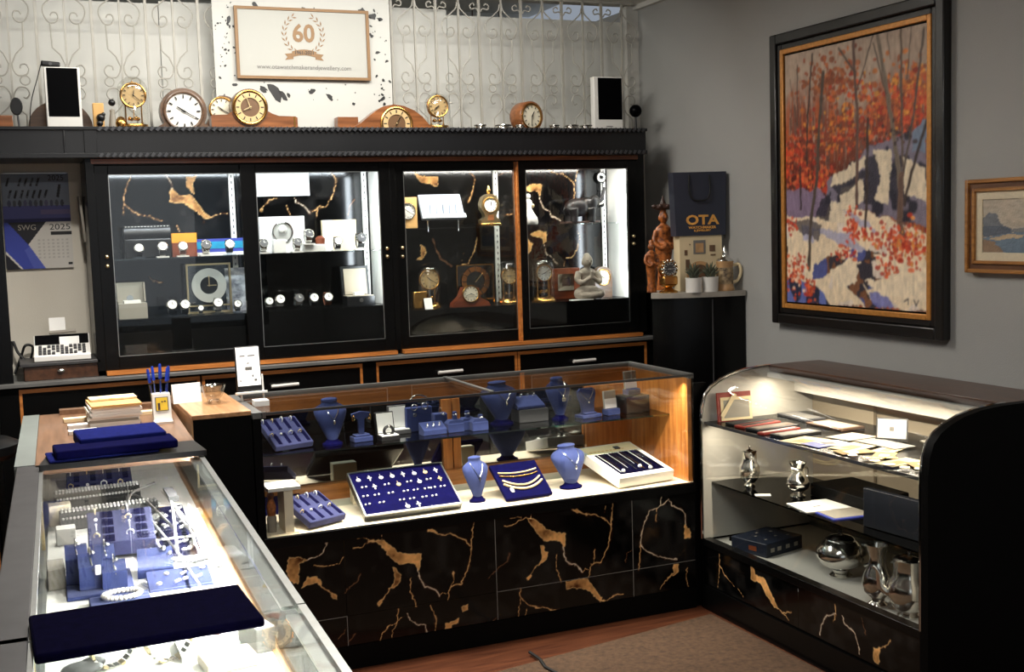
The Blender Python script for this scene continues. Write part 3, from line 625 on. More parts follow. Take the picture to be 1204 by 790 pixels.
# ---------------------------------------------------------------- base drawer unit under the cabinet
bs = thing('base_cabinet', 'long black base unit with oak trimmed drawers under the wall cabinet', 'cabinet', (0, 5.26, 0))
def bb(x0, x1, y0, y1, z0, z1, mb=None): return (mb or MB()).bx(x0, x1, y0-5.26, y1-5.26, z0, z1)
m = bb(-.06, 3.03, 5.28, 5.615, .08, .99); bb(-.03, 3.0, 5.31, 5.6, 0, .08, m); m.build('carcass', BLACKM, bs)
bb(-.08, 3.045, 5.235, 5.615, .992, 1.008).build('worktop', GREYEDGE, bs, bevel=.002)
for x0, x1, hx in ((.02, .752, .40), (.760, 1.485, 1.12), (1.55, 2.262, 1.91), (2.266, 2.984, 2.62)):
    dr = bb(x0+.012, x1-.012, 5.262, 5.28, .80, .965).build('drawer', BLACK, bs)
    m = MB(); hx0 = hx-.062; m.tube([(hx0, -.018, .912), (hx0+.124, -.018, .914)], .008, 8); m.bx(hx0+.01, hx0+.02, -.018, .002, .907, .919); m.bx(hx0+.104, hx0+.114, -.018, .002, .907, .919); m.build('handle', BRIGHT, dr)
    m = bb(x0, x1, 5.258, 5.282, .965, .982); bb(x0, x0+.012, 5.258, 5.282, .10, .965, m); bb(x1-.012, x1, 5.258, 5.282, .10, .965, m)
    m.build('oak_edge', ORANGE, bs)
    bb(x0+.012, x1-.012, 5.262, 5.28, .45, .79).build('drawer', BLACK, bs); bb(x0+.012, x1-.012, 5.262, 5.28, .10, .44).build('drawer', BLACK, bs)
bb(-.06, .02, 5.255, 5.28, .08, .99).build('end_stile', BLACKM, bs); bb(1.485, 1.55, 5.255, 5.28, .08, .99).build('end_stile', BLACKM, bs); bb(2.984, 3.03, 5.255, 5.28, .08, .99).build('end_stile', BLACKM, bs)

# ---------------------------------------------------------------- corner unit at the right wall
cu = thing('corner_cabinet', 'tall black corner cabinet with grey stone top by the right wall', 'cabinet', (3.0, 4.9, 0))
CP = [(2.77, 4.83), (2.82, 4.785), (2.88, 4.752), (2.94, 4.727), (3.0, 4.708), (3.06, 4.693), (3.12, 4.683), (3.195, 4.675), (3.195, 5.60), (3.05, 5.60), (3.05, 5.25)]
def off(P, d): return [(x+(d if x < 3.1 and y < 5 else 0)-3.0, y+(d if y < 4.9 else 0)-4.9) for x, y in P]
MB().prism(off(CP, .012), 0, 1.232, 'xy').build('body', BLACK, cu)
MB().prism(off(CP, 0), 1.232, 1.256, 'xy').build('stone_top', SLAB, cu, bevel=.003)
MB().bx(.03-.002, .03+.002, -.193, -.186, .10, 1.22).build('door_seam', CHAR, cu)

# ---------------------------------------------------------------- centre counter
ct = thing('center_counter', 'glass display counter with black marble print front and oak back in the middle', 'counter', (1.65, 4.1, 0))
def cc(x0, x1, y0, y1, z0, z1, mb=None): return (mb or MB()).bx(x0-1.65, x1-1.65, y0-4.1, y1-4.1, z0, z1)
X0, X1, YF, YB, ZT = .785, 2.535, 4.10, 4.62, .97
m = cc(X0, X1, YF+.03, YB, .09, .50); cc(X0+.05, X1-.05, YF+.06, YB-.03, 0, .09, m); m.build('plinth', BLACKM, ct)
cc(X0-.01, X1+.005, YF-.008, YF+.03, .485, .526).build('front_ledge', BLACK, ct, bevel=.002)
cc(X0, X1, YF-.004, YF+.03, .0, .088).build('kick_board', BLACKM, ct)
cols = [(.787, 1.059), (1.061, 1.649), (1.651, 2.243), (2.245, 2.535)]
for a0, a1 in cols:
    for z0, z1 in ((.09, .199), (.201, .484)):
        col = marble(a0, a1, z0, z1, .0025, (VC1, VC2))
        facegrid('marble_tile', col, lambda u, v, d: (a0-1.65+u*(a1-a0), 4.10-4.1+d+0*u, z0+v*(z1-z0)), PRINT, ct, .025)
cc(X0+.004, X1, YF+.005, YB, .50, .527).build('display_floor', CREAM, ct)
cc(X0+.02, X1-.02, YB-.055, YB, .527, .59).build('back_step', ORANGE, ct)
cc(X0, X1-.0, YB-.02, YB, .885, .955).build('back_rail', ORANGE, ct)
m = cc(1.625, 1.665, YB-.04, YB-.008, .59, .885); cc(1.672, 1.705, YB-.035, YB-.008, .59, .885, m); cc(X0, X0+.03, YB-.04, YB-.008, .59, .885, m); m.build('back_stile', OAKZ, ct)
cc(2.29, 2.515, YB-.04, YB-.008, .59, .885).build('back_door', OAKZ, ct)
cc(X0+.03, 1.625, YB-.025, YB-.012, .59, .885).build('mirror_door', MIRROR, ct); cc(1.705, 2.29, YB-.025, YB-.012, .59, .885).build('mirror_door', MIRROR, ct)
cc(X1-.02, X1, YF+.01, YB, .527, .955).build('end_panel', OAKZ, ct); cc(X1, X1+.003, YF, YB, 0, .96).build('end_skin', BLACK, ct)
cc(X1+.004, X1+.075, YF+.01, YF+.04, 0, .93).build('filler_panel', BLACKM, ct)
cc(X0+.004, X1-.022, 4.25, YB-.045, .785, .791).build('glass_shelf', glassmat('tinted_shelf', (.46, .51, .52), base=.17, rough=.06), ct)
cc(X0+.004, X1-.022, 4.2485, 4.25, .785, .791).build('shelf_edge', TEALG if 'TEALG' in globals() else glassmat('glass_edge_green', (.35, .75, .70), base=.25), ct)
cc(X0+.002, X1, YF, YF+.006, .527, .962).build('front_glass', GLASS, ct)
cc(X0, X1, YF, YB, .962, .970).build('top_glass', GLASS, ct)
m = cc(X0, X1+.004, YF-.002, YF+.004, .963, .972); m.build('front_edge_bar', CHAR, ct)
m = cc(X0, X1+.004, YB-.012, YB+.004, .954, .974); cc(X1-.016, X1+.006, YF, YB, .954, .974, m); m.build('edge_bar', GREYEDGE, ct)
m = cc(X0-.028, X0+.006, YF, YB, .953, .974); m.build('edge_bar', GREYEDGE, ct)
cc(X0-.028, X0, YF, YB, 0, .953).build('end_panel', BLACKM, ct)
cc(1.648, 1.664, YF, YB, .9715, .977).build('glass_clip', ALU, ct)
m = MB().at((.795-1.65, -.006, .965)).box((0, 0, 0), (.012, .012, .022)); m.build('corner_clip', SILVER, ct)

for a in ((1.0585, 1.0612, .09, .199), (1.6485, 1.6515, .09, .484), (2.2425, 2.2455, .09, .484)): cc(a[0], a[1], YF-.0002, YF+.01, a[2], a[3]).build('grout_line', GREYP, ct)
cc(.787, 1.06, YF-.0002, YF+.01, .1988, .2012).build('grout_line', GREYP, ct); cc(1.65, 2.535, YF-.0002, YF+.01, .1988, .2012).build('grout_line', GREYP, ct)
# black box at the counter junction
bk = thing('corner_pedestal', 'black pedestal box with pale oak top where the two counters meet', 'pedestal', (.655, 4.4, 0))
MB().bx(-.10, .098, -.295, .28, 0, .968).build('body', BLACKM, bk)
MB().bx(-.104, .098, -.298, .28, .968, .984).build('wood_top', LOAK, bk, bevel=.002)
MB().bx(-.104, -.1005, -.298, .28, .40, .968).build('side_veneer', LOAK, bk)
# ---------------------------------------------------------------- curved glass case on the right
rc = thing('curved_glass_case', 'curved glass display case with black ends and marble print base by the right wall', 'display case', (2.56, 3.45, 0))
def rr(x0, x1, y0, y1, z0, z1, mb=None): return (mb or MB()).bx(x0-2.56, x1-2.56, y0-3.45, y1-3.45, z0, z1)
RP = [(2.56, .29), (2.56, .78), (2.566, .84), (2.582, .885), (2.61, .915), (2.65, .938), (2.70, .957), (2.77, .972), (2.85, .979), (2.90, .98)]
def rprof(d): return [(x-2.56+d, z-d*.5) for x, z in RP]
full_end = [(0, 0)]+[(x-2.56, z) for x, z in RP]+[(.60, .98), (.60, 0)]
Y0, Y1 = 2.82, 4.085
def yprism(poly, y0, y1): return MB().prism(poly, y0-3.45, y1-3.45, 'xz')
yprism([(x-.004 if x < .3 else x, z+.004 if z > .5 else z) for x, z in full_end], 2.785, Y0).build('end_panel', BLACKM, rc, bevel=.002)
yprism(full_end, Y1, 4.098).build('end_panel', BLACKM, rc)
in_end = [(.006, .29)]+[(x+.006, z-.004) for x, z in rprof(0)[1:]]+[(.58, .972), (.58, .29)]
yprism(in_end, Y1-.006, Y1).build('end_liner', GREYW, rc); yprism(in_end, Y0, Y0+.004).build('end_liner', GREYW, rc)
MB().tube([(x-2.56-.001, Y1-3.45-.004, z+.002) for x, z in RP], .006, 6).build('chrome_trim', CHROME, rc); MB().tube([(x-2.56-.001, Y0-3.45+.001, z+.002) for x, z in RP], .006, 6).build('chrome_trim', CHROME, rc)
g = MB(); pr = rprof(0); po = [(x+.005, z-.004) for x, z in pr]; po[0] = (.005, .29)
n = len(pr); ya, yb = Y0-3.45+.004, Y1-3.45-.008
vs = [(x, y, z) for y in (ya, yb) for x, z in pr]+[(x, y, z) for y in (ya, yb) for x, z in po]
g.add(vs, [(i, i+1, n+i+1, n+i) for i in range(n-1)]+[(2*n+i, 3*n+i, 3*n+i+1, 2*n+i+1) for i in range(n-1)], True); g.add(vs, [(0, n, 3*n, 2*n), (n-1, 3*n-1, 4*n-1, 2*n-1)])
g.build('curved_glass', GLASS, rc)
rr(2.895, 3.165, Y0, 4.098, .958, .984).build('wood_top', DWOOD, rc, bevel=.002)
rr(2.56, 2.60, Y0, Y1, .262, .292).build('front_ledge', BLACK, rc, bevel=.002)
rr(2.568, 3.15, Y0, Y1, .262, .28).build('display_floor', GREYW, rc)
m = rr(2.59, 3.15, Y0, Y1, .02, .262); m.build('plinth', BLACKM, rc)
for a0, a1 in ((Y0, 3.452), (3.454, Y1)):
    col = marble(a0, a1, .105, .262, .0025, (VR,), 1.0)
    facegrid('marble_tile', col, lambda u, v, d: (2.566-2.56+d+0*u, a0-3.45+u*(a1-a0), .105+v*.157), PRINT, rc, .02)
rr(2.556, 2.59, Y0, Y1, 0, .10).build('kick_board', BLACK, rc)
# back: white fascia, sliding beige panels, aluminium track
rr(3.02, 3.034, Y0+.004, Y1-.006, .865, .955).build('fascia', WHITEL, rc)
rr(2.896, 3.02, Y0+.004, Y1-.006, .94, .955).build('fascia_soffit', WHITEL, rc)
for a0, a1, x in ((Y0+.01, 3.30, 3.11), (3.285, 3.70, 3.125), (3.69, Y1-.01, 3.11)): rr(x, x+.012, a0, a1, .29, .93).build('back_panel', BEIGE, rc)
rr(3.095, 3.14, Y0, Y1, .28, .296).build('door_track', ALU, rc)
rr(2.575, 3.08, Y0+.006, Y1-.008, .765, .775).build('shelf', BLACK, rc, 'opaque black upper shelf'); rr(2.574, 2.577, Y0+.006, Y1-.008, .764, .776).build('shelf_edge', CHAR, rc)
rr(2.605, 3.00, Y0+.006, Y1-.008, .518, .524).build('shelf', DARKG, rc, 'smoked glass lower shelf')
rr(2.875, 2.895, Y0+.02, Y1-.02, .937, .955).build('lamp_housing', WPLAST, rc)

# ---------------------------------------------------------------- left counter running towards the viewer
LZ = .95; lrz = -math.atan(.0375)
def lcounter(name, label, ya, yb, far):
    t = thing(name, label, 'counter', (.50-.0375*(3.55-(ya+yb)/2), (ya+yb)/2, 0), lrz); h = (yb-ya)/2
    def q(x0, x1, y0, y1, z0, z1): return MB().bx(x0, x1, y0, y1, z0, z1)
    q(-.505, -.02, -h, h, .10, .70).build('cabinet_body', BLACKM, t); q(-.49, -.05, -h, h, 0, .10).build('kick_board', BLACKM, t)
    q(-.505, .0, -h, h, .70, .762).build('front_ledge', BLACK, t)
    q(-.46, -.004, -h, h, .762, .775).build('deck', WHITEL, t)
    q(-.016, -.002, -h, h, .762, .778).build('deck_edge', LOAK, t)
    q(-.006, 0, -h, h, .778, LZ-.006).build('front_glass', FRONTG, t)
    gt = h-1.05 if far else h
    q(-.445, 0, -h, gt, LZ-.006, LZ+.001).build('top_glass', GLASS, t)
    q(-.508, -.447, -h, gt+.03, LZ-.03, LZ+.004).build('rear_top_rail', CHAR, t, bevel=.002)
    q(-.447, -.438, -h, gt, LZ-.012, LZ+.003).build('edge_trim', ALU, t); q(-.012, .002, -h, gt, LZ-.012, LZ+.002).build('edge_trim', ALU, t)
    for y0, y1 in ((-h+.01, -.02), (-.03, h-.01)):
        d = q(-.452, -.444, y0, y1, .785, LZ-.03).build('sliding_door', CLEARP, t)
        for y in (y0, y1-.02): q(-.455, -.440, y, y+.02, .782, LZ-.028).build('door_stile', PALEG, d, 'pale metal stile')
    q(-.47, -.435, -h, h, .775, .786).build('door_track', ALU, t)
    q(-.445, -.004, h-.014, h, .775, LZ-.006).build('end_panel', WHITEL if far else GLASS, t); q(-.445, -.004, -h, -h+.012, .775, LZ-.006).build('end_panel', GLASS, t)
    q(-.036, -.010, -h+.02, gt-.02, LZ-.013, LZ-.0065).build('lamp_housing', ALU, t)
    if far:
        q(-.46, .004, gt, h+.02, LZ-.02, LZ+.004).build('wood_top', TANL, t, bevel=.002)
        q(-.515, -.46, gt+.03, h+.02, LZ-.16, LZ+.006).build('rear_strip', RSTRIP, t, 'pale strip along the back of the wood top')
        q(-.39, -.06, h-.03, h+.02, LZ+.004, LZ+.022).build('raised_lip', TANL, t)
    return t
lcounter('left_counter', 'long glass topped jewellery counter on the left under the wide navy pad', 2.005, 4.62, True)
lcounter('left_counter', 'nearest glass counter section at the bottom left with watches inside', .85, 2.0, False)

# ---------------------------------------------------------------- framed pictures on the right wall
def blend(img, msk, c): 
    m = np.clip(msk, 0, 1)[..., None]; img[:] = img*(1-m)+np.asarray(c)*m
def painting():
    W, H = 250, 316; U, V = np.meshgrid((np.arange(W)+.5)/W, (np.arange(H)+.5)/H)     # V grows downwards
    n1 = vnoise(U*1., V, 14, 21); n2 = vnoise(U, V, 40, 22); n3 = vnoise(U, V, 90, 23); ns = vnoise(U*9, V*.8, 9, 24); nd = vnoise(U*2, V*2, 12, 25)
    JU = U+(n1-.5)*.022+(n3-.5)*.012; JV = V+(vnoise(U, V, 16, 26)-.5)*.022+(vnoise(U, V, 80, 27)-.5)*.010
    img = np.zeros((H, W, 3)); img[:] = L3((178, 158, 140)); blend(img, n1*.5, L3((150, 128, 112)))
    # reddish wood of trees
    edge = np.clip((JV-.10-.10*n1+.06*np.sin(U*9))/.14, 0, 1); blend(img, edge*(.35+.65*(ns > .35))*.95, L3((128, 58, 34)))
    blend(img, edge*(ns > .62)*.8, L3((176, 92, 50))); blend(img, edge*(ns < .28)*.75, L3((84, 40, 30)))
    blend(img, np.clip((V-.36)/.12, 0, 1)*(U < .55)*(.5+.4*(ns > .4)), L3((78, 26, 18))); blend(img, np.clip((V-.47)/.06, 0, 1)*(U < .40)*(ns > .45)*.8, L3((46, 28, 44)))
    def dabs(k, u, v, su, sv, cols, r0, r1):
        for _ in range(k):
            a, b = rng.normal(u, su), rng.normal(v, sv); r = rng.uniform(r0, r1); c = L3(cols[rng.integers(len(cols))])*rng.uniform(.8, 1.15)
            e = rng.uniform(.5, 1.6); x0, x1 = max(0, int((a-2*r)*W)), min(W, int((a+2*r)*W)+1); y0, y1 = max(0, int((b-2*r)*H)), min(H, int((b+2*r)*H)+1)
            if x1 <= x0 or y1 <= y0: continue
            s = img[y0:y1, x0:x1]; blend(s, (np.hypot((U[y0:y1, x0:x1]-a)*e, (V[y0:y1, x0:x1]-b)*1.26) < r)*.9, c)
    RED = [(186, 62, 36), (206, 84, 44), (160, 46, 28), (200, 98, 52)]; ORG = [(206, 120, 50), (216, 148, 60), (190, 96, 44)]
    dabs(200, .36, .14, .12, .05, [(160, 86, 46), (176, 100, 56), (150, 70, 40), (128, 70, 44)], .006, .016); dabs(320, .65, .28, .2, .07, RED+ORG+[(130, 60, 36)]*3, .006, .015); dabs(140, .90, .19, .08, .05, ORG+[(150, 80, 44)], .006, .014)
    dabs(90, .92, .29, .06, .05, RED, .007, .016); dabs(70, .36, .34, .10, .03, ORG, .006, .013); dabs(260, .13, .42, .10, .06, RED+[(110, 40, 28)]*2, .007, .016); dabs(80, .26, .52, .05, .03, RED+ORG[:1], .007, .015); dabs(90, .15, .50, .09, .05, RED+[(90, 32, 24)]*3, .007, .015); dabs(240, .5, .36, .25, .05, RED[2:]+[(120, 56, 38)]*3, .006, .013)
    # snow slopes and boulders
    SN = L3((226, 206, 176)); SH = L3((150, 152, 188)); DK = L3((36, 34, 48))
    def P(pts): return inside(JU, JV, pts)
    ground = P([(0, .63), (.15, .60), (.30, .62), (.45, .60), (.6, .64), (1, .72), (1, 1), (0, 1)]); blend(img, ground, SN); blend(img, ground*(n1 > .62)*.5, L3((206, 196, 196)))
    blend(img, P([(0, .54), (.28, .55), (.34, .60), (.30, .66), (0, .64)]), L3((126, 108, 132)))
    rock = P([(.30, .60), (.34, .52), (.52, .45), (.62, .40), (.80, .37), (.96, .36), (1, .42), (1, .70), (.72, .66), (.5, .62)]); blend(img, rock, L3((120, 112, 128)))
    blend(img, rock*np.clip((nd-.5)*6, 0, 1), DK)
    for pts in ([(.38, .50), (.60, .43), (.62, .46), (.46, .53), (.36, .55)], [(.66, .42), (.78, .42), (.76, .62), (.66, .60), (.70, .52)], [(.84, .44), (.99, .50), (1, .62), (.86, .58)], [(.42, .55), (.58, .52), (.60, .60), (.42, .64)], [(.35, .60), (.44, .60), (.46, .68), (.30, .68)]):
        blend(img, P(pts), L3((214, 198, 172))*1.0)
    blend(img, P([(.90, .36), (1, .33), (1, .44), (.92, .44)]), L3((112, 128, 150)))
    for pts in ([(.36, .55), (.60, .48), (.60, .51), (.42, .58)], [(.60, .45), (.68, .44), (.70, .52), (.64, .62), (.58, .62)], [(.76, .50), (.84, .52), (.86, .62), (.78, .60)], [(.28, .58), (.36, .56), (.33, .68), (.24, .66)]): blend(img, P(pts)*.9, DK)
    for pts in ([(.20, .70), (.5, .72), (.62, .80), (.56, .80), (.36, .74)], [(.45, .62), (.56, .66), (.70, .72), (.66, .72), (.5, .67)], [(.12, .68), (.24, .70), (.22, .76), (.14, .74)]): blend(img, P(pts)*.75, SH)
    blend(img, P([(.0, .66), (.16, .66), (.28, .69), (.26, .74), (.14, .72), (.04, .68)])*.85, L3((60, 56, 66)))
    # creek
    for pts in ([(.22, .84), (.34, .80), (.56, .78), (.72, .80), (.70, .83), (.50, .82), (.36, .86), (.28, .90), (.20, .90)], [(.54, .84), (.64, .80), (.66, .88), (.80, .90), (.78, .93), (.60, .92), (.54, .90)], [(.46, .92), (.56, .90), (.66, .97), (.72, 1), (.60, 1)]):
        blend(img, P(pts), L3((50, 46, 56))); blend(img, P(pts)*(n2 > .6), L3((120, 78, 52))); blend(img, P(pts)*(n1 < .35), L3((76, 84, 140)))
    for pts in ([(0, .90), (.12, .90), (.30, .96), (.34, 1), (0, 1)],): blend(img, P(pts), L3((40, 44, 66))); blend(img, P(pts)*(n1 > .5), L3((96, 108, 170)))
    blend(img, P([(.62, .93), (.74, .94), (.80, 1), (.68, 1)])*.9, L3((106, 112, 178)))
    for pts in ([(.34, .86), (.48, .82), (.56, .86), (.52, .92), (.40, .92)], [(.60, .90), (.80, .88), (1, .86), (1, .96), (.72, .95)], [(.66, .80), (.9, .82), (1, .84), (1, .90), (.84, .90), (.70, .86)]): blend(img, P(pts), L3((230, 212, 184)))
    # trunks
    def trunk(pts, w, c):
        d = segdist(U+(n2-.5)*.008, V, pts); blend(img, np.clip((w-d)/.004, 0, 1), L3(c)); blend(img, np.clip((w*.45-np.abs(d-w*.5))/.004, 0, 1)*.5, L3(c)*1.6)
    G = (78, 66, 58); D = (52, 40, 36)
    for pts, wd, c in (([(.52, -.02), (.53, .12), (.55, .3), (.54, .62)], .012, (88, 66, 58)), ([(.53, .12), (.42, .02)], .007, G), ([(.54, .2), (.66, 0)], .006, G), ([(.68, -.02), (.76, .25), (.82, .48), (.84, .66)], .014, (104, 92, 80)), ([(.66, .03), (.74, .22)], .006, G), ([(.84, -.02), (.84, .2), (.85, .5)], .009, (84, 70, 60)), ([(.98, .02), (.92, .3), (.85, .52)], .009, G), ([(1, .33), (.90, .52), (.86, .62)], .010, D), ([(.22, .02), (.18, .25), (.17, .45)], .008, D), ([(.30, .1), (.27, .3), (.25, .5), (.20, .66), (.18, .86)], .013, (70, 60, 52)), ([(.10, .05), (.10, .30)], .006, G), ([(.62, .3), (.61, .62), (.60, .72)], .010, D), ([(.04, .1), (.10, .3)], .004, G), ([(.75, .0), (.77, .1)], .004, G), ([(.90, 0), (.88, .18)], .005, G), ([(.40, .2), (.40, .5)], .004, (110, 80, 62)), ([(.47, .22), (.46, .48)], .004, (110, 80, 62)), ([(.12, .45), (.12, .62)], .008, D), ([(.84, .52), (.83, .68), (.86, .76)], .02, (92, 70, 58))): trunk(pts, wd, c)
    BR = [(190, 58, 34), (206, 78, 44), (164, 42, 26), (220, 104, 60)]
    dabs(60, .50, .70, .030, .040, BR, .005, .012); dabs(34, .60, .73, .025, .018, BR, .005, .011); dabs(130, .82, .75, .08, .035, BR+[(206, 136, 60)], .006, .013); dabs(70, .95, .77, .05, .03, BR+[(206, 136, 60)], .006, .013); dabs(36, .75, .84, .03, .025, BR, .006, .012); dabs(46, .46, .80, .045, .012, BR+[(230, 205, 176)], .005, .010); dabs(110, .07, .88, .05, .04, BR+[(236, 200, 170)], .006, .012); dabs(36, .18, .94, .025, .025, BR, .006, .012); dabs(24, .05, .69, .025, .02, BR, .006, .012); dabs(30, .80, .37, .10, .02, [(96, 60, 48), (60, 44, 44)], .005, .012)
    d = segdist(U, V, [(.86, .965), (.885, .955), (.885, .975)]); e = segdist(U, V, [(.92, .958), (.935, .978), (.95, .958)]); blend(img, np.clip((.004-np.minimum(d, e))/.002, 0, 1), DK)
    for _ in range(2):
        q = np.pad(img, ((1, 1), (1, 1), (0, 0)), 'edge'); img = (q[:-2, 1:-1]+q[2:, 1:-1]+q[1:-1, :-2]+q[1:-1, 2:]+2*img)/6
    st = vnoise(U*1.0, V*1.0, 60, 29)*.5+vnoise(U*2.5, V, 34, 30)*.5
    return np.clip(img*(1.12*(.78+.44*st[..., None])), 0, 1)[::-1]
pt = thing('winter_forest_painting', 'tall framed oil painting of a red autumn forest over a snowy creek', 'painting', (3.198, 3.89, 1.755))
def wf_(y0, y1, z0, z1, x0, x1, mb=None): return (mb or MB()).bx(x0-3.198, x1-3.198, y0-3.89, y1-3.89, z0-1.755, z1-1.755)
def ring(y0, y1, z0, z1, wy, x0, x1, mb=None):
    mb = mb or MB(); wf_(y0, y0+wy, z0, z1, x0, x1, mb); wf_(y1-wy, y1, z0, z1, x0, x1, mb); wf_(y0+wy, y1-wy, z0, z0+wy, x0, x1, mb); wf_(y0+wy, y1-wy, z1-wy, z1, x0, x1, mb); return mb
m = ring(3.368, 4.427, 1.122, 2.388, .045, 3.158, 3.198); ring(3.413, 4.382, 1.167, 2.343, .030, 3.168, 3.198, m); m.build('frame', BFRAME, pt, bevel=.006)
ring(3.438, 4.357, 1.192, 2.318, .022, 3.163, 3.195).build('gold_liner', GOLDL, pt, bevel=.003)
ring(3.459, 4.336, 1.213, 2.297, .008, 3.175, 3.195).build('inner_rebate', BLACKM, pt)
ya, yb, za, zb = 3.467, 4.328, 1.221, 2.289
facegrid('canvas', painting(), lambda u, v, d: (3.172-3.198+d+0*u, yb-3.89-u*(yb-ya), za-1.755+v*(zb-za)), CANVAS, pt, .012)
def seascape():
    W, H = 110, 60; U, V = np.meshgrid((np.arange(W)+.5)/W, (np.arange(H)+.5)/H); n1 = vnoise(U, V, 9, 31); n2 = vnoise(U, V, 26, 32); JU, JV = U+(n2-.5)*.03, V+(n1-.5)*.05
    img = np.zeros((H, W, 3)); img[:] = L3((186, 172, 152)); blend(img, n1*.6, L3((160, 154, 146)))
    for pts, c in (([(0, .34), (.06, .26), (.13, .30), (.17, .46), (.3, .62), (0, .66)], (110, 114, 120)), ([(0, .52), (.14, .48), (.24, .56), (.26, .66), (0, .70)], (88, 96, 108)), ([(.24, .58), (.5, .52), (.8, .54), (1, .50), (1, .62), (.3, .62)], (126, 126, 124)), ([(0, .72), (.3, .62), (1, .60), (1, 1), (0, 1)], (104, 122, 138)), ([(.04, .74), (.22, .66), (.36, .64), (.34, .70), (.16, .76)], (186, 164, 134)), ([(0, .76), (.1, .78), (.18, 1), (0, 1)], (140, 116, 94)), ([(.7, .5), (.8, .34), (.95, .36), (1, .5)], (120, 122, 126))): blend(img, inside(JU, JV, pts), L3(c))
    return np.clip(img*(.85+.3*n2[..., None]), 0, 1)[::-1]
sp = thing('seascape_painting', 'small gilt framed seascape with cream liner on the right wall', 'painting', (3.198, 2.94, 1.541))
def w2(y0, y1, z0, z1, wd, x0, x1):
    mb = MB()
    for a, b, c, d in ((y0, y0+wd, z0, z1), (y1-wd, y1, z0, z1), (y0+wd, y1-wd, z0, z0+wd), (y0+wd, y1-wd, z1-wd, z1)): mb.bx(x0-3.198, x1-3.198, a-2.94, b-2.94, c-1.541, d-1.541)
    return mb
w2(2.61, 3.272, 1.376, 1.706, .014, 3.166, 3.198).build('outer_frame', GUILD, sp, bevel=.003)
w2(2.624, 3.258, 1.390, 1.692, .018, 3.176, 3.198).build('frame_cove', wood('frame_cove_brown', (92, 58, 34), (116, 76, 46), .45, 'y'), sp)
w2(2.642, 3.240, 1.408, 1.674, .012, 3.168, 3.198).build('inner_frame', GUILD, sp, bevel=.002)
w2(2.654, 3.228, 1.420, 1.662, .028, 3.178, 3.198).build('linen_liner', LINEN, sp)
ya2, yb2 = 2.682, 3.200
facegrid('canvas', seascape(), lambda u, v, d: (3.182-3.198+d+0*u, yb2-2.94-u*(yb2-ya2), 1.448-1.541+v*.186), CANVAS, sp, .012)
# ---------------------------------------------------------------- builders for the stock
def dial(root, c, r, face=CREAMF, bez=BRASS, hands=BLKP, h=10.2, mn=20, nums=True, ry=None, ring=None, bw=.09, tick=.07):
    # round clock face looking towards -y
    x, y, z = c
    MB().lathe([(0, .0), (r, .0), (r, -.004), (0, -.004)], 32, (x, y, z), 'y').build('clock_face', face, root)
    MB().torus((x, y-.002, z), r*(1+bw*.3), r*bw, 36, 8, 'y').build('bezel', bez, root)
    if ring: MB().lathe([(r*.60, .0045), (r*.92, .0045)], 32, (x, y, z), 'y').build('chapter_ring', ring, root)
    if nums:
        m = MB()
        for k in range(12):
            a = 2*PI*k/12; q = r*.78; m.at((x+q*math.sin(a), y-.005, z+q*math.cos(a)), ry=a); m.box((0, 0, 0), (r*tick, .001, r*.20))
        m.at(); m.build('hour_markers', hands if not ring else BLKP, root)
    for nm, a, L, wd in (('hour_hand', h/12*2*PI, .5*r, .09), ('minute_hand', mn/60*2*PI, .78*r, .06)):
        m = MB().at((x, y-.007, z), ry=a); m.prism([(-wd*r*.5, -.1*r), (wd*r*.5, -.1*r), (wd*r*.35, L*.75), (0, L), (-wd*r*.35, L*.75)], -.001, .001); m.build(nm, hands, root)
    MB().sph((x, y-.008, z), r*.06, 8).build('hand_boss', hands, root)
def dome_clock(name, label, x, y, z, h, r, face=CREAMF, dr=None, hh=10, mn=10, group=None, rz=0):
    t = thing(name, label, 'clock', (x, y, z), rz, group); k = h
    MB().lathe([(r*1.02, 0), (r*1.02, .008), (r*.9, .014), (r*.86, .024), (0, .024)], 28).build('base', BRASS, t)
    dr = dr or r*.58; dz = h*.64
    for s in (-1, 1): MB().cyl((s*r*.5, 0, .024), r*.045, dz-.03, 8).cyl((s*r*.5, 0, .024), r*.09, .01, 8).build('column', BRASS, t)
    m = MB()
    for i in range(4): m.sph((r*.30*math.cos(i*PI/2+.4), r*.30*math.sin(i*PI/2+.4), .05), r*.13, 10)
    m.tube([(0, 0, .05), (0, 0, dz-dr*.7)], r*.03, 6).lathe([(r*.40, .044), (r*.40, .050)], 16); m.build('torsion_pendulum', BRASS, t)
    MB().lathe([(0, .004), (dr*1.12, .004), (dr*1.12, -.006), (0, -.006)], 28, (0, -.010, dz), 'y').build('dial_plate', BRASS, t)
    dial(t, (0, -.018, dz), dr, face, BRASS, BLKP, hh, mn)
    MB().tube([(0, 0, dz+dr), (0, 0, dz+dr+.012)], r*.06, 6).build('finial', BRASS, t)
    o = [(r*.96, .014)]+[(r*.96, h-r)]+[(r*.96*math.cos(a), h-r+r*math.sin(a)) for a in [PI/2*i/8 for i in range(1, 9)]]; o[-1] = (.0005, h)
    MB().lathe(o, 32).build('glass_dome', DOME, t)
    return t
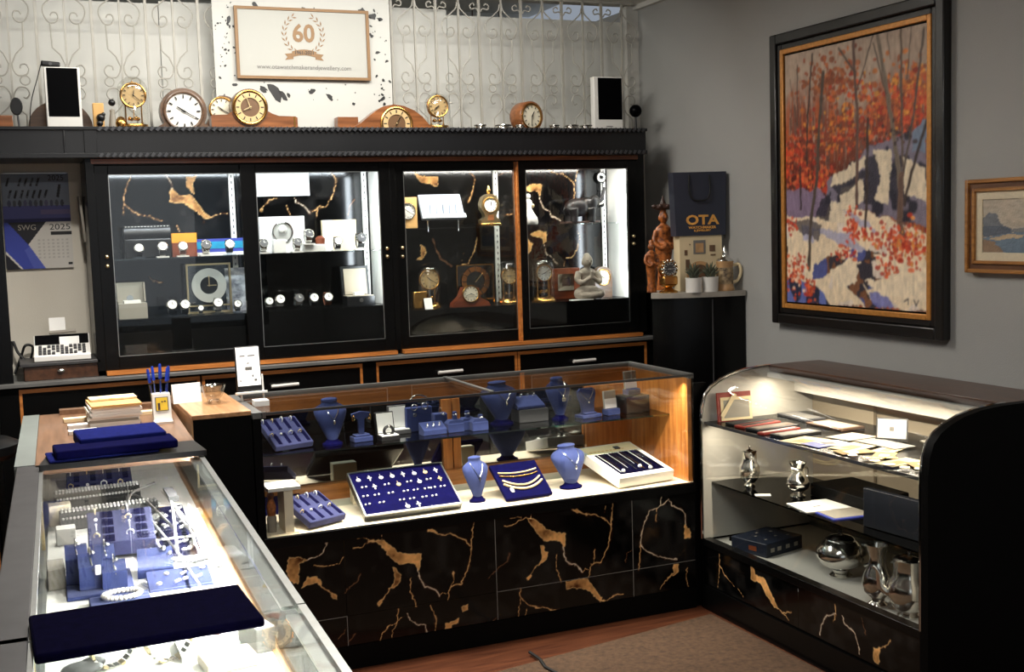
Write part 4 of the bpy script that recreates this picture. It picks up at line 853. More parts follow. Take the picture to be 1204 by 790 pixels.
def velvet_bust(name, label, x, y, z, h, wd, rz=0, pend='drop', group='blue velvet necklace busts in the centre counter'):
    t = thing(name, label, 'necklace bust', (x, y, z), rz, group); ft = h*.12; wd = wd*1.13
    MB().lathe([(wd*.30, 0), (wd*.30, ft*.35), (wd*.24, ft*.5), (wd*.17, ft), (wd*.15, ft*1.3)], 20, sy=.8).build('foot', NAVY, t)
    L = [(ft, .15, .14, 0), (.20*h, .20, .17, 0), (.30*h, .265, .20, .01), (.42*h, .345, .225, .025), (.54*h, .42, .245, .045), (.63*h, .468, .25, .066), (.70*h, .495, .245, .088), (.755*h, .49, .225, .11), (.80*h, .445, .20, .125), (.84*h, .365, .175, .14), (.868*h, .285, .155, .148), (.89*h, .245, .145, .15), (.915*h, .232, .14, .15), (.94*h, .245, .15, .148), (.968*h, .25, .155, .145), (.988*h, .215, .13, .145), (h, .13, .08, .145)]
    n = 28; MB().loft([[(a*wd*math.cos(2*PI*i/n), o*wd+b*wd*math.sin(2*PI*i/n), q) for i in range(n)] for q, a, b, o in L]).build('bust', VELV, t)
    def front(px, pz):
        for (q0, a0, b0, o0), (q1, a1, b1, o1) in zip(L[:-1], L[1:]):
            if q0 <= pz <= q1:
                f = (pz-q0)/(q1-q0); a, b, o = a0+(a1-a0)*f, b0+(b1-b0)*f, o0+(o1-o0)*f
                return o*wd-b*wd*math.sqrt(max(0, 1-(px/(a*wd))**2))-.0015
        return 0
    xs = [-.24, -.20, -.14, -.07, 0, .07, .14, .20, .24]; zs = [.855, .79, .70, .62, .565, .62, .70, .79, .855]
    pts = [(a*wd, front(a*wd, b*h), b*h) for a, b in zip(xs, zs)]
    nk = MB().tube(smooth(pts, 3), .0011, 5).build('necklace', SILVER, t)
    m = MB(); py = front(0, .53*h)-.003
    if pend == 'cross': m.box((0, py, .52*h), (.004, .003, .022)); m.box((0, py, .528*h), (.014, .003, .004))
    elif pend == 'ring': m.torus((0, py, .50*h), .008, .0025, 16, 6, 'y'); m.sph((0, py, .51*h), .004)
    else: m.sph((0, py, .50*h), .006, 10, (.8, .6, 1.5))
    m.build('pendant', SILVER, nk); return t
def watch(x, y, z, s=.03, face=WHITEF, strap=STRAPB, stand=WPLAST, label='', rz=0, group=None, tilt=-.35, clear=False):
    s = s*1.12; t = thing('wristwatch', label, 'watch', (x, y, z), rz, group)
    m = MB(); m.bx(-s*.8, s*.8, -s*.4, s*.9, 0, s*.18); m.at((0, s*.2, s*.15), rx=-.3).bx(-s*.35, s*.35, -s*.2, s*.2, 0, s*1.2); m.at()
    m.build('display_stand', stand, t)
    m = MB().at((0, 0, s*1.35), rx=tilt)
    n = 20; R = s*.95; k = s*.42
    pa = [(R*math.cos(a)*1.0, R*math.sin(a)) for a in [2*PI*i/n for i in range(n)]]
    vs = [(sx*k, p[0]*.8+s*.35, p[1]) for p in pa for sx in (-1, 1)]+[(sx*k, p[0]*.8*.88+s*.35, p[1]*.88) for p in pa for sx in (-1, 1)]
    fs = []
    for i in range(n):
        j = (i+1) % n; fs += [(2*i, 2*i+1, 2*j+1, 2*j), (2*n+2*i, 2*n+2*j, 2*n+2*j+1, 2*n+2*i+1), (2*i, 2*j, 2*n+2*j, 2*n+2*i), (2*i+1, 2*n+2*i+1, 2*n+2*j+1, 2*j+1)]
    m.add(vs, fs, True); m.build('strap', strap, t)
    yf = s*.35-R*.8
    MB().at((0, 0, s*1.35), rx=tilt).lathe([(0, -s*.05), (s*.68, -s*.05), (s*.72, s*.10), (s*.62, s*.24), (0, s*.24)], 24, (0, yf, 0), 'y').build('case', SILVER, t)
    MB().at((0, 0, s*1.35), rx=tilt).lathe([(0, s*.25), (s*.56, s*.25)], 24, (0, yf, 0), 'y').build('watch_face', face, t)
    hm = MB().at((0, 0, s*1.35), rx=tilt); hm.box((0, yf-s*.28, s*.18), (s*.07, s*.02, s*.36)); hm.box((s*.14, yf-s*.28, s*.06), (s*.28, s*.02, s*.06)); hm.build('hands', BLKP if face is WHITEF else WPLAST, t)
    return t
def open_box(name, label, x, y, z, w, d, h, lid, outer, inner, rz=0, tilt=.25, item=None, group=None):
    t = thing(name, label, 'jewellery box', (x, y, z), rz, group)
    MB().bx(-w/2, w/2, -d/2, d/2, 0, h).build('base', outer, t, bevel=.002)
    MB().bx(-w/2+.004, w/2-.004, -d/2+.004, d/2-.006, h, h+.0025).build('cushion', inner, t)
    l = MB().at((0, d/2, h), rx=-tilt).bx(-w/2, w/2, -.006, .012, 0, lid).build('lid', outer, t, bevel=.002)
    e = .005 if w < .1 else .013; MB().at((0, d/2, h), rx=-tilt).bx(-w/2+e, w/2-e, -.009, -.006, .004, lid-e).build('lid_lining', inner, l)
    return t
def slot_tray(name, label, x, y, z, w, d, h, rz, rx, nx, ny, body=LVELV, deep=SLOTM, item=SILVER, kind='bars', group=None):
    # display tray with slanted fingers; long slots along y
    t = thing(name, label, 'jewellery tray', (x, y, z), rz, group, rx)
    MB().bx(-w/2, w/2, -d/2, d/2, 0, h).build('tray', body, t, bevel=.003)
    m = MB(); it = []
    for i in range(nx):
        for j in range(ny):
            cx = -w/2+w*(i+.62)/nx; cy = -d/2+d*(j+.52)/ny; m.bx(cx-w/nx*.17, cx+w/nx*.17, cy-d/ny*.38, cy+d/ny*.36, h, h+.0012); it.append((cx-w/nx*.36, cy+d/ny*.26))
    m.build('slot_row', deep, t)
    for k, (cx, cy) in enumerate(it):
        q = MB(); r = .008+.002*((k*7) % 3)
        if (k*5) % 7 == 3: q.sph((cx, cy, h+.004), .005, 8)
        else: q.torus((cx, cy, h+.004), r*.9, .0017, 14, 5, 'x' if k % 2 else 'y'); q.sph((cx, cy, h+.004+r*.9), .0032, 6)
        q.build('ring', BRIGHT if k % 3 else CHAMP, t)
    return t
# ---------------------------------------------------------------- clocks and devices on top of the cornice (z 2.056)
ZC = 2.056; YC = 5.42
t = thing('smart_display', 'white framed smart display with black screen at the left end of the cornice', 'display', (.276, YC, ZC))
MB().bx(-.072, .070, -.02, .02, 0, .262).build('body', WPLAST, t, bevel=.004); MB().bx(-.062, .060, -.0225, -.02, .056, .258).build('screen', SCREENB, t, bevel=.003)
t = thing('web_camera', 'small black camera bar resting on the left smart display', 'camera', (.232, YC, ZC+.264))
MB().at((0, 0, 0), ry=.08).bx(-.038, .038, -.018, .018, 0, .022).build('body', BPLAST, t, bevel=.006); MB().lathe([(0, .0), (.007, .0), (.007, .004), (0, .004)], 14, (.0, -.018, .011), 'y').build('lens', GPLAST, t)
MB().tube(smooth([(-.036, .0, .012), (-.055, -.005, -.05), (-.085, -.01, -.15), (-.098, -.01, -.262)]), .0022, 5).build('cord', CORDM, t)
t = thing('smart_display', 'white framed smart display with black screen at the right end of the cornice', 'display', (2.875, YC, ZC))
MB().bx(-.085, .080, -.02, .02, 0, .272).build('body', WPLAST, t, bevel=.004); MB().bx(-.062, .074, -.0225, -.02, .058, .266).build('screen', SCREENB, t, bevel=.003); MB().bx(-.018, .018, -.0225, -.020, .022, .025).build('logo_bar', GREYP, t)
t = thing('ball_camera', 'small glossy black ball camera on a stem beside the right smart display', 'camera', (3.005, YC-.06, ZC))
MB().lathe([(.028, 0), (.026, .006), (.006, .010), (.005, .07)], 16).build('stem', BPLAST, t); MB().sph((0, 0, .098), .032, 18).build('ball_head', SCREENB, t)
solo('wall_socket', MB().bx(-.018, .018, -.008, .008, 0, .03), WPLAST, 'tiny white adapter at the right end of the cornice', 'adapter', (3.045, 5.56, ZC), bevel=.002)
t = thing('hand_mirror', 'small black oval mirror on a thin stand at the far left of the cornice', 'mirror', (.089, YC, ZC))
MB().at((0, 0, .098)).lathe([(0, -.008), (.026, -.006), (.030, 0), (.026, .008), (0, .008)], 20, (0, 0, 0), 'y', sx=.82, sy=1.25).build('oval_head', BPLAST, t); MB().tube([(.006, 0, 0), (.003, 0, .064)], .004, 6).lathe([(.022, 0), (.02, .004), (0, .005)], 14, (.006, 0, 0)).build('stand', GPLAST, t)
solo('wooden_block', MB().bx(-.06, .042, -.03, .03, 0, .062), CLKW, 'orange brown wooden block at the extreme left of the cornice', 'block', (.03, YC+.03, ZC), bevel=.003)
t = thing('mantel_clock', 'dark arched wooden mantel clock mostly hidden behind the left smart display', 'clock', (.262, 5.52, ZC))
arc = [(-.13, 0)]+[(-.13*math.cos(a), .018+.115*math.sin(a)) for a in [PI*i/16 for i in range(17)]]+[(.13, 0)]
MB().prism(arc, -.03, .03, 'xz', True).build('case', DCLKW, t); dial(t, (0, -.031, .062), .045)
t = thing('figurine_group', 'small dark musical figurines with a music box left of the dome clock', 'figurine', (.435, YC, ZC))
MB().bx(-.05, .085, -.03, .03, 0, .012).build('plinth', DCARV, t); MB().bx(-.045, .0, -.014, .02, .012, .115).build('music_box', TANP, t, bevel=.004)
MB().sph((-.015, -.02, .052), .018, 10).sph((-.02, -.02, .028), .014, 8).sph((-.004, -.02, .066), .009, 8).build('crouching_figure', BPLAST, t)
MB().lathe([(.018, .012), (.014, .05), (.010, .075), (.012, .085), (.004, .092)], 12, (.035, 0, 0)).build('standing_figure', GREYBX, t); MB().sph((.035, 0, .118), .015, 10).build('dark_head', BPLAST, t)
MB().lathe([(.024, .012), (.028, .03), (.014, .055), (.004, .06)], 12, (.068, 0, 0)).build('seated_figure', BRASS, t)
dome_clock('dome_clock', 'tall glass dome anniversary clock with gold face left of the round walnut clock', .558, YC, ZC, .232, .066, FACEG, .050, 12.3, 22)
def round_case_clock(name, label, x, y, z, r, shoulders, m_, face=CREAMF, bez=BRASS, hands=BLKP, h=10, mn=20, ring=None, depth=.06, up=None):
    t = thing(name, label, 'clock', (x, y, z)); up = up or r*1.02
    a0 = math.asin(min(.98, up/(r*1.25))); P = [(r*1.25*math.cos(a), up+r*1.25*math.sin(a)) for a in [-.55+(PI+1.1)*i/24 for i in range(25)]]
    P = [p for p in P if p[1] > .0]; P = [(shoulders, 0), (shoulders, .012)]+P+[(-shoulders, .012), (-shoulders, 0)]
    MB().prism(P, -depth/2, depth/2, 'xz', True).build('case', m_, t, bevel=.003)
    dial(t, (0, -depth/2-.001, up), r, face, bez, hands, h, mn, ring=ring); return t
round_case_clock('mantel_clock', 'walnut mantel clock with large plain white face and black hands', .766, YC, ZC, .080, .118, DCLKW, WHITEF, DCLKW, BLKP, 10.1, 20)
t = thing('mantel_clock', 'low brown mantel clock half hidden behind the two round walnut clocks', 'clock', (.955, 5.50, ZC))
arc = [(-.10, 0)]+[(-.066*math.cos(a), .095+.066*math.sin(a)) for a in [-.4+(PI+.8)*i/18 for i in range(19)]]+[(.10, 0)]
MB().prism(arc, -.025, .025, 'xz', True).build('case', DCLKW, t); dial(t, (-.01, -.026, .098), .052, CREAMF, BRASS)
t = thing('mantel_clock', 'walnut Napoleon style clock with dark centre face and long low wooden wings', 'clock', (1.05, YC-.02, ZC))
MB().prism([(-.17, 0), (-.17, .058), (-.165, .064), (-.10, .066), (-.05, .10), (.05, .10), (.10, .072), (.13, .062), (.205, .060), (.214, .054), (.214, 0)], -.03, .03, 'xz').build('case_wings', CLKW, t, bevel=.003)
MB().prism([(.082*math.cos(2*PI*i/32), .098+.082*math.sin(2*PI*i/32)) for i in range(32)], -.036, .028, 'xz', True).build('round_case', DCLKW, t)
dial(t, (0, -.037, .098), .070, DIALB, BRASS, PALEG, 8.2, 57, ring=FACEG)
MB().bx(.196, .203, -.032, .03, .0, .058).build('brass_band', BRASS, t)
solo('wooden_box', MB().bx(-.05, .05, -.03, .03, 0, .072), CLKW, 'small plain brown box behind the left foot of the tambour clock', 'box', (1.535, 5.53, ZC), bevel=.002)
t = thing('tambour_clock', 'wide polished tambour mantel clock with brass numeral ring', 'clock', (1.725, YC, ZC))
hp = [(-.215, 0), (-.20, .012), (-.165, .030), (-.13, .058), (-.09, .088), (-.05, .110), (0, .120), (.05, .113), (.10, .093), (.14, .065), (.17, .030), (.20, .012), (.215, 0)]
MB().prism(hp, -.04, .04, 'xz', True).build('case', CLKW, t, bevel=.003); dial(t, (.01, -.041, .030), .072, DIALB, BRASS, PALEG, 1, 5, ring=FACEG)
dome_clock('dome_clock', 'glass dome clock with white numeral medallions right of the tambour clock', 1.953, YC, ZC, .180, .062, FACEG, .048, 8, 38)
t = thing('drum_clock', 'small brown drum shaped alarm clock with silver face on the cornice', 'clock', (2.425, YC, ZC), .25)
MB().lathe([(0, -.05), (.070, -.05), (.074, -.04), (.074, .035), (.070, .04), (.058, .04)], 32, (0, 0, .070), 'y').build('case', CLKW, t); dial(t, (0, -.036, .070), .058, CREAMF, BRASS, BLKP, 1, 31)
for k, (x, r) in enumerate(((2.15, .028), (2.27, .04), (2.36, .018), (2.545, .024), (2.64, .035), (2.72, .03))):
    m = MB().torus((0, 0, .006), r, .0045, 24, 8).torus((0, 0, .022), r*.96, .004, 24, 8).lathe([(r*.97, .006), (r*.93, .022)], 24)
    solo('silver_bangle', m, SILVER, ['silver bangle nearest the glass dome clock on the cornice', 'largest silver bangle left of the drum clock', 'tiny silver ring touching the drum clock on its left', 'small silver bangle just right of the drum clock', 'second silver bangle right of the drum clock', 'silver bangle nearest the right smart display'][k], 'bangle', (x, 5.36, ZC))
# ---------------------------------------------------------------- alcove: calendar, envelope, till
ca = thing('wall_calendar', 'blue and white 2025 wall calendar hanging in the left alcove', 'calendar', (.146, 5.612, 1.678))
W, H = 110, 165; U, V = np.meshgrid((np.arange(W)+.5)/W, (np.arange(H)+.5)/H)
img = np.zeros((H, W, 3)); img[:] = L3((132, 142, 156)); n1 = vnoise(U, V, 6, 41)
blend(img, n1*.4, L3((84, 92, 112))); blend(img, (V > .34)*(V < .51)*1., L3((88, 92, 150))); blend(img, (V > .47)*(V < .51)*1., L3((40, 42, 92))); blend(img, (V > .38)*(V < .43)*(U > .55)*.5, L3((140, 120, 150)))
for row, y0 in ((0, .05), (1, .175)):
    for k in range(7):
        if row == 0 and k in (1, 6): continue
        cx = .06+k*.088+.02*row; blend(img, inside(U, V, [(cx, y0+.08), (cx+.03, y0+.09), (cx+.075, y0), (cx+.04, y0)])*(.6+.4*(vnoise(U, V, 40, 42) > .4)), L3((22, 22, 26)))
blend(img, inside(U, V, [(.80, .25), (.84, .26), (.88, .12), (.84, .12)])*1., L3((20, 20, 24)))
for k in range(11): blend(img, (np.hypot((U-.1-k*.078)*1.0, (V-.315)*.75) < .026)*.8, L3([(60, 60, 90), (70, 70, 76), (34, 34, 40), (90, 84, 120)][k % 4]))
lo = V > .51; blend(img, lo*1., L3((196, 192, 184)))
blend(img, inside(U, V, [(.05, .51), (.62, .51), (.32, .76)])*1., L3((28, 28, 34))); blend(img, inside(U, V, [(0, .51), (.06, .51), (.36, .76), (.58, 1), (.25, 1), (0, .80)])*1., L3((54, 66, 150)))
blend(img, inside(U, V, [(0, .83), (.22, 1), (0, 1)])*1., L3((24, 24, 32))); blend(img, inside(U, V, [(.28, .80), (.36, .76), (.58, 1), (.40, 1)])*.6, L3((84, 96, 176)))
blend(img, (U > .68)*(V > .61)*(V < .65)*1., L3((30, 30, 32)))
for r in range(6):
    for k in range(7): blend(img, (np.abs(U-.50-k*.07) < .016)*(np.abs(V-.70-r*.036) < .009)*.35, L3((110, 108, 104)))
blend(img, (U > .92)*(U < .98)*(V > .94)*(V < .965)*1., L3((30, 30, 32)))
facegrid('printed_sheet', np.clip(img, 0, 1)[::-1], lambda u, v, d: (-.137+u*.274, d+0*u-.004, -.208+v*.416), FLATPR, ca, .005)
words('2025', .034, BLKP, ca, (.085, -.0045, .186), FRONT); words('2025', .036, BLKP, ca, (.09, -.0045, -.028), FRONT, sx=1.25); words('SWG', .034, GREYBX, ca, (-.045, -.0045, -.028), FRONT)
MB().tube([(-.13, -.003, .208), (.13, -.003, .208)], .0025, 6).build('binding_wire', ALU, ca)
solo('wall_envelope', MB().at((0, 0, 0), ry=-.07).bx(-.004, .006, -.10, .0, -.10, .10), GREYBX, 'pale folder standing edge on beside the cabinet end in the alcove', 'folder', (.325, 5.605, 1.68))
tb = thing('cash_drawer', 'dark wooden cash drawer under the white calculator in the alcove', 'cash drawer', (.19, 5.44, 1.008))
MB().bx(-.145, .150, -.13, .13, 0, .060).build('body', DWOOD, tb, bevel=.003); MB().bx(-.160, .160, -.14, .14, .060, .075).build('lid', CHAR, tb, bevel=.003); MB().at((0, -.135, .038)).sph((0, 0, 0), .009, 10, (1.8, .8, .8)).build('knob', SILVER, tb)
rg = thing('printing_calculator', 'white printing calculator with paper roll on the cash drawer', 'calculator', (.205, 5.42, 1.084), -.04)
MB().prism([(-.10, 0), (.10, 0), (.10, .092), (.055, .100), (.02, .062), (-.10, .026)], -.112, .112, 'yz').build('body', WPLAST, rg, bevel=.004)
MB().prism([(.016, .064), (.050, .1015), (.054, .098), (.02, .060)], -.108, .108, 'yz').build('display_panel', SCREENB, rg)
kb = MB()
for i in range(11):
    for j in range(4):
        if (i+j) % 5 == 4: continue
        kb.at((-.088+i*.0175, -.085+j*.023, .033+j*.0072), rx=.30).bx(-.0065, .0065, -.008, .008, -.002, .006)
kb.build('keys', GPLAST, rg, kind='stuff')
MB().at((-.015, .075, .09), rx=-.25).bx(-.033, .033, -.001, .001, 0, .085).build('paper_tape', PAPER, rg); MB().at((.03, -.0, .055), rx=-.6).bx(-.04, .04, -.002, 0, 0, .045).build('note', PAPER, rg)
MB().tube([(-.05, .07, .11), (.06, .07, .112)], .008, 8).build('roll_holder', GREYBX, rg)
solo('coiled_cable', MB().tube(smooth([(-.05, 0, .01), (-.02, .02, .08), (.0, .0, .13), (.03, .01, .12), (.01, -.01, .06), (-.03, 0, .10), (-.05, .01, .15), (-.06, .01, .05)]), .006, 6), CORDM, 'black cables bunched behind the cash drawer in the alcove', 'cable', (.06, 5.57, 1.008))
t = thing('counter_stool', 'black round stool at the left edge behind the left counter', 'stool', (-.17, 4.75, 0))
MB().lathe([(.0, .80), (.16, .80), (.18, .82), (.18, .85), (.15, .865), (0, .87)], 28).build('seat', BPLAST, t); MB().cyl((0, 0, .03), .03, .78, 12).lathe([(.2, 0), (.2, .02), (.03, .04)], 24).build('pedestal', CHROME, t)
t = thing('wooden_cupboard', 'plain oak cupboard at the left edge next to the black base unit', 'cupboard', (-.5, 5.4, 0))
MB().bx(-.5, .41, -.18, .2, 0, .93).build('body', BLACKM, t); MB().bx(-.48, -.04, -.19, -.18, .06, .90).build('door', ORANGE, t); MB().bx(-.02, .405, -.19, -.18, .06, .90).build('door', ORANGE, t)
# ---------------------------------------------------------------- stock in the wall cabinet, left bay
YS, ZU, ZL = 5.47, 1.501, 1.24
t = thing('watch_roll', 'black leather watch roll box on the upper shelf of the left bay', 'watch case', (.592, 5.52, ZU))
MB().bx(-.10, .10, -.05, .05, 0, .085).build('base', BPLAST, t, bevel=.006); MB().tube([(-.10, 0, .105), (.10, 0, .105)], .040, 16).build('padded_lid', BPLAST, t)
m = MB()
for k in range(14): m.box((-.09+k*.0138, -.026, .139), (.006, .002, .003))
m.build('stitching', PAPER, t, kind='stuff')
t = thing('gift_box', 'orange and brown gift box between the upper watches of the left bay', 'box', (.75, 5.52, ZU)); MB().bx(-.054, .054, -.03, .03, 0, .062).build('base', BRBOX, t); MB().bx(-.055, .055, -.031, .031, .062, .105).build('lid', ORBOX, t)
t = thing('long_box', 'long blue box with turquoise band lying on the upper left shelf', 'box', (.915, 5.55, ZU)); MB().bx(-.115, .115, -.02, .02, 0, .075).build('body', BLUEP, t); MB().bx(-.116, .116, -.021, -.02, .030, .062).build('turquoise_band', TEAL, t); MB().bx(-.116, .116, -.022, -.02, .0, .014).build('white_band', PAPER, t)
G1 = 'watches on stands in the wall cabinet'
for x, s, st, sd, lb in ((.545, .027, STRAPB, CLEARP, 'leftmost watch on the upper shelf before the black roll'), (.645, .029, STRAPB, WPLAST, 'second watch on the upper shelf at the right end of the black roll'), (.732, .028, STRAPR, WPLAST, 'watch with brown strap in front of the orange gift box'), (.833, .030, SILVER, WPLAST, 'steel bracelet watch at the left end of the turquoise banded box'), (.937, .029, STRAPB, CLEARP, 'watch standing before the turquoise banded box')):
    watch(x, 5.42, ZU, s, WHITEF if x != .833 else GPLAST, st, sd, lb, 0, G1)
t = thing('open_card_box', 'open grey card box with watch on white cushion at lower left', 'box', (.505, 5.45, ZL))
m = MB(); m.bx(-.06, .06, -.045, .045, 0, .066); m.build('base', GREYBX, t)
m = MB().at((0, .045, .066), rx=-.12); m.bx(-.06, .06, 0, .006, 0, .09).bx(-.06, -.054, -.045, 0, 0, .085).bx(.054, .06, -.045, 0, 0, .085); m.build('lid', GREYBX, t)
MB().bx(-.035, .035, -.03, .03, .066, .078).build('cushion', PAPER, t); MB().lathe([(0, 0), (.014, 0), (.014, .008), (0, .008)], 18, (-.008, -.005, .088), 'y').build('watch_head', SILVER, t)
t = thing('skeleton_clock', 'square glass skeleton clock with round ring in a thin gold frame', 'clock', (.852, 5.52, ZL))
m = MB()
for a in ((-.10, -.092, 0, .225), (.092, .10, 0, .225), (-.092, .092, .217, .225), (-.092, .092, 0, .008), (-.092, .092, .03, .036)): m.bx(a[0], a[1], -.012, .012, a[2], a[3])
m.build('frame', PALEG, t); MB().bx(-.092, .092, -.002, .002, .008, .217).build('glass_panel', DOME, t)
MB().lathe([(.040, .004), (.078, .004), (.078, .010), (.040, .010), (.040, .004)], 36, (0, 0, .125), 'y').build('chapter_ring', SATIN, t); MB().lathe([(0, .006), (.036, .006), (.036, .0), (0, 0)], 24, (0, 0, .125), 'y').build('movement', BPLAST, t)
MB().box((0, -.014, .145), (.004, .002, .05)).box((.012, -.014, .125), (.04, .002, .004)).build('hands', PALEG, t)
for x, z, s, st, lb in ((.668, 0, .031, STRAPB, 'watch with tilted white face on the lower shelf left of the skeleton clock'), (.724, 0, .030, STRAPB, 'watch touching the left frame of the skeleton clock'), (.792, 0, .018, SILVER, 'small lady watch in front of the skeleton clock base'), (.868, 0, .030, SILVER, 'watch before the right side of the skeleton clock'), (.955, 0, .024, SILVER, 'bright steel watch at the right end of the lower first door')):
    watch(x, 5.40, ZL, s, WHITEF, st, CLEARP, lb, 0, G1)
solo('marbled_card', MB().at((0, 0, 0), rx=-.12).bx(-.055, .055, 0, .004, 0, .20), mat('blue_white_marbled', (70, 76, 130), .3, noise=(22, .8), alt=(230, 230, 236)), 'blue and white marbled card leaning behind the second lower door edge', 'card', (.99, 5.55, ZL))
# second door
ws = thing('blank_sign', 'blank white sign at the top of the second door bay', 'sign', (1.23, 5.585, 1.82)); MB().bx(-.126, .126, 0, .006, -.055, .055).build('panel', PAPER, ws)
t = thing('display_backdrop', 'white box with round chrome ring on the upper shelf of the second door', 'display', (1.20, 5.53, ZU))
MB().bx(-.106, .106, -.02, .02, 0, .168).build('board', PAPER, t); MB().torus((0, -.024, .095), .046, .005, 32, 8, 'y').build('ring', CHROME, t); MB().lathe([(0, 0), (.043, 0)], 28, (0, -.0215, .095), 'y').build('ring_disc', SATIN, t)
MB().sph((.0, -.03, .108), .020, 14).build('white_ball', WPLAST, t)
solo('white_plinth', MB().bx(-.029, .029, -.025, .025, 0, .062), WPLAST, 'tall white cube plinth before the chrome ring', 'plinth', (1.165, 5.44, ZU), bevel=.002)
solo('white_plinth', MB().bx(-.05, .05, -.03, .03, 0, .034), WPLAST, 'low wide white plinth right of the chrome ring', 'plinth', (1.33, 5.46, ZU), bevel=.002)
t = thing('watch_box', 'cream watch box standing upright on the upper second shelf', 'box', (1.478, 5.545, ZU)); MB().bx(-.082, .082, -.015, .015, 0, .145).build('box', CREAMP, t); MB().bx(-.082, -.035, -.0165, -.015, 0, .145).build('white_sleeve', PAPER, t)
for x, s, f, st, lb in ((1.09, .028, GPLAST, SILVER, 'dark faced watch at the left end of the second upper shelf'), (1.245, .028, GPLAST, SILVER, 'steel watch between the white plinths'), (1.30, .030, GPLAST, SILVER, 'tall steel watch on the low wide white plinth'), (1.437, .027, WHITEF, STRAPB, 'watch with black strap before the cream box'), (1.548, .033, GPLAST, STRAPB, 'black sport watch at the right end of the upper second shelf')):
    watch(x, 5.42, ZU+(.034 if x == 1.30 else 0), s, f, st, WPLAST, lb, 0, G1)
solo('orange_ornament', MB().lathe([(.014, 0), (.02, .03), (.024, .06), (.010, .072)], 14), BRBOX, 'small orange brown vase beside the cream watch box', 'ornament', (1.375, 5.50, ZU))
ob = open_box('ring_box', 'large open black presentation box with cream lining at the right of the second door', 1.535, 5.45, ZL, .135, .09, .045, .14, BPLAST, BEIGE, 0, .15)
MB().bx(-.022, .022, -.02, .02, .048, .062).build('price_card', PAPER, ob); MB().lathe([(0, 0), (.010, 0), (.010, .004), (0, .004)], 16, (0, -.045, .026), 'y').build('clasp', SILVER, ob)
for k, (x, s, st, f, lb) in enumerate(((1.10, .026, SILVER, WHITEF, 'leftmost watch of the lower second shelf'), (1.15, .030, SILVER, WHITEF, 'second steel watch of the lower second shelf'), (1.238, .030, SILVER, GPLAST, 'middle steel watch of the lower second shelf'), (1.308, .029, STRAPB, WHITEF, 'white faced watch right of the middle on the lower second shelf'), (1.375, .029, STRAPR, WHITEF, 'watch nearest the open black presentation box'))):
    watch(x, 5.41, ZL, s, f, st, CLEARP, lb, 0, G1)
# ---------------------------------------------------------------- right bay (upper 1.594, lower 1.205)
ZU2, ZL2 = 1.594, 1.205
t = thing('desk_clock', 'square cream desk clock cut by the left edge of the third door', 'clock', (1.80, YS, ZU2)); MB().bx(-.045, .045, -.02, .02, 0, .15).build('case', TANP, t, bevel=.003); dial(t, (-.005, -.021, .082), .037, WHITEF, SILVER)
t = thing('ring_tray', 'pale blue ribbed display tray propped in the third door bay', 'jewellery tray', (2.012, 5.535, 1.640), 0, None, -.50)
MB().bx(-.112, .112, 0, .02, 0, .172).build('tray', mat('ice_blue_tray', (186, 198, 214), .5, noise=(9, .05)), t, bevel=.003); MB().bx(-.115, .115, -.012, 0, -.004, .018).build('lip', mat('ice_blue_lip', (206, 216, 228), .5), t)
for k in range(5): MB().prism([(-.07+k*.034, .018), (-.062+k*.034, .075), (-.054+k*.034, .018)], -.010, 0).build('divider', mat('ice_blue_rib', (150, 162, 180), .5) if k == 0 else bpy.data.materials['ice_blue_rib'], t)
MB().tube([(-.08, .02, 0), (-.08, .05, -.046)], .004, 6).tube([(.08, .02, 0), (.08, .05, -.046)], .004, 6).build('prop', CHROME, t)
def louis(x, y, z, k=1.0, label=''):
    t = thing('bracket_clock', label, 'clock', (x, y, z))
    MB().bx(-.055*k, .055*k, -.03*k, .03*k, 0, .014*k).build('foot', BRASS, t, bevel=.003)
    P = [(-.05, .014), (-.052, .03), (-.03, .045), (-.032, .06), (-.048, .085), (-.05, .115), (-.038, .145), (-.018, .158), (0, .162)]
    P = [(a*k, b*k) for a, b in P]; P = P+[(-a, b) for a, b in reversed(P[:-1])]
    MB().prism(P, -.022*k, .022*k, 'xz', True).build('case', PALEG, t, bevel=.003)
    MB().lathe([(.004*k, .162*k), (.010*k, .17*k), (.012*k, .18*k), (.006*k, .19*k), (.007*k, .198*k), (.001, .206*k)], 12).build('finial', BRASS, t)
    dial(t, (0, -.023*k, .105*k), .036*k, WHITEF, BRASS, BLKP, 12, 2); MB().prism([(-.018*k, .028*k), (.018*k, .028*k), (.014*k, .055*k), (-.014*k, .055*k)], -.0245*k, -.022*k).build('pendulum_window', CLKW, t)
    return t
louis(2.226, 5.47, ZU2, .98, 'ornate gold bracket clock with finial beside the shelf standard')
dome_clock('carriage_clock', 'gold arched clock in glass at the lower left of the third door', 1.905, 5.50, ZL2, .215, .060, FACEG, .048, 10.5, 20)
MB_ = MB().bx(-.035, .035, -.02, .02, 0, .085); solo('brass_block', MB_, BRASS, 'small square brass clock block before the arched clock', 'block', (1.835, 5.44, ZL2), bevel=.004)
solo('price_card', MB().at((0, 0, 0), rx=-.35).bx(-.02, .02, 0, .002, 0, .055), PAPER, 'white price card leaning on the brass block', 'card', (1.868, 5.395, ZL2))
t = thing('round_alarm_clock', 'cream faced round clock set in a red wooden stand', 'clock', (2.09, 5.42, ZL2)); MB().prism([(-.10, 0), (.10, 0), (.09, .02), (.05, .04), (.04, .09), (-.04, .095), (-.06, .05), (-.095, .02)], -.02, .025, 'xz').build('stand', REDW, t, bevel=.003)
dial(t, (-.005, -.024, .062), .040, CREAMF, BRASS, BLKP, 3.6, 42)
t = thing('glass_ring_clock', 'glass fronted clock with broad copper ring behind the red stand', 'clock', (2.165, 5.535, ZL2))
m = MB()
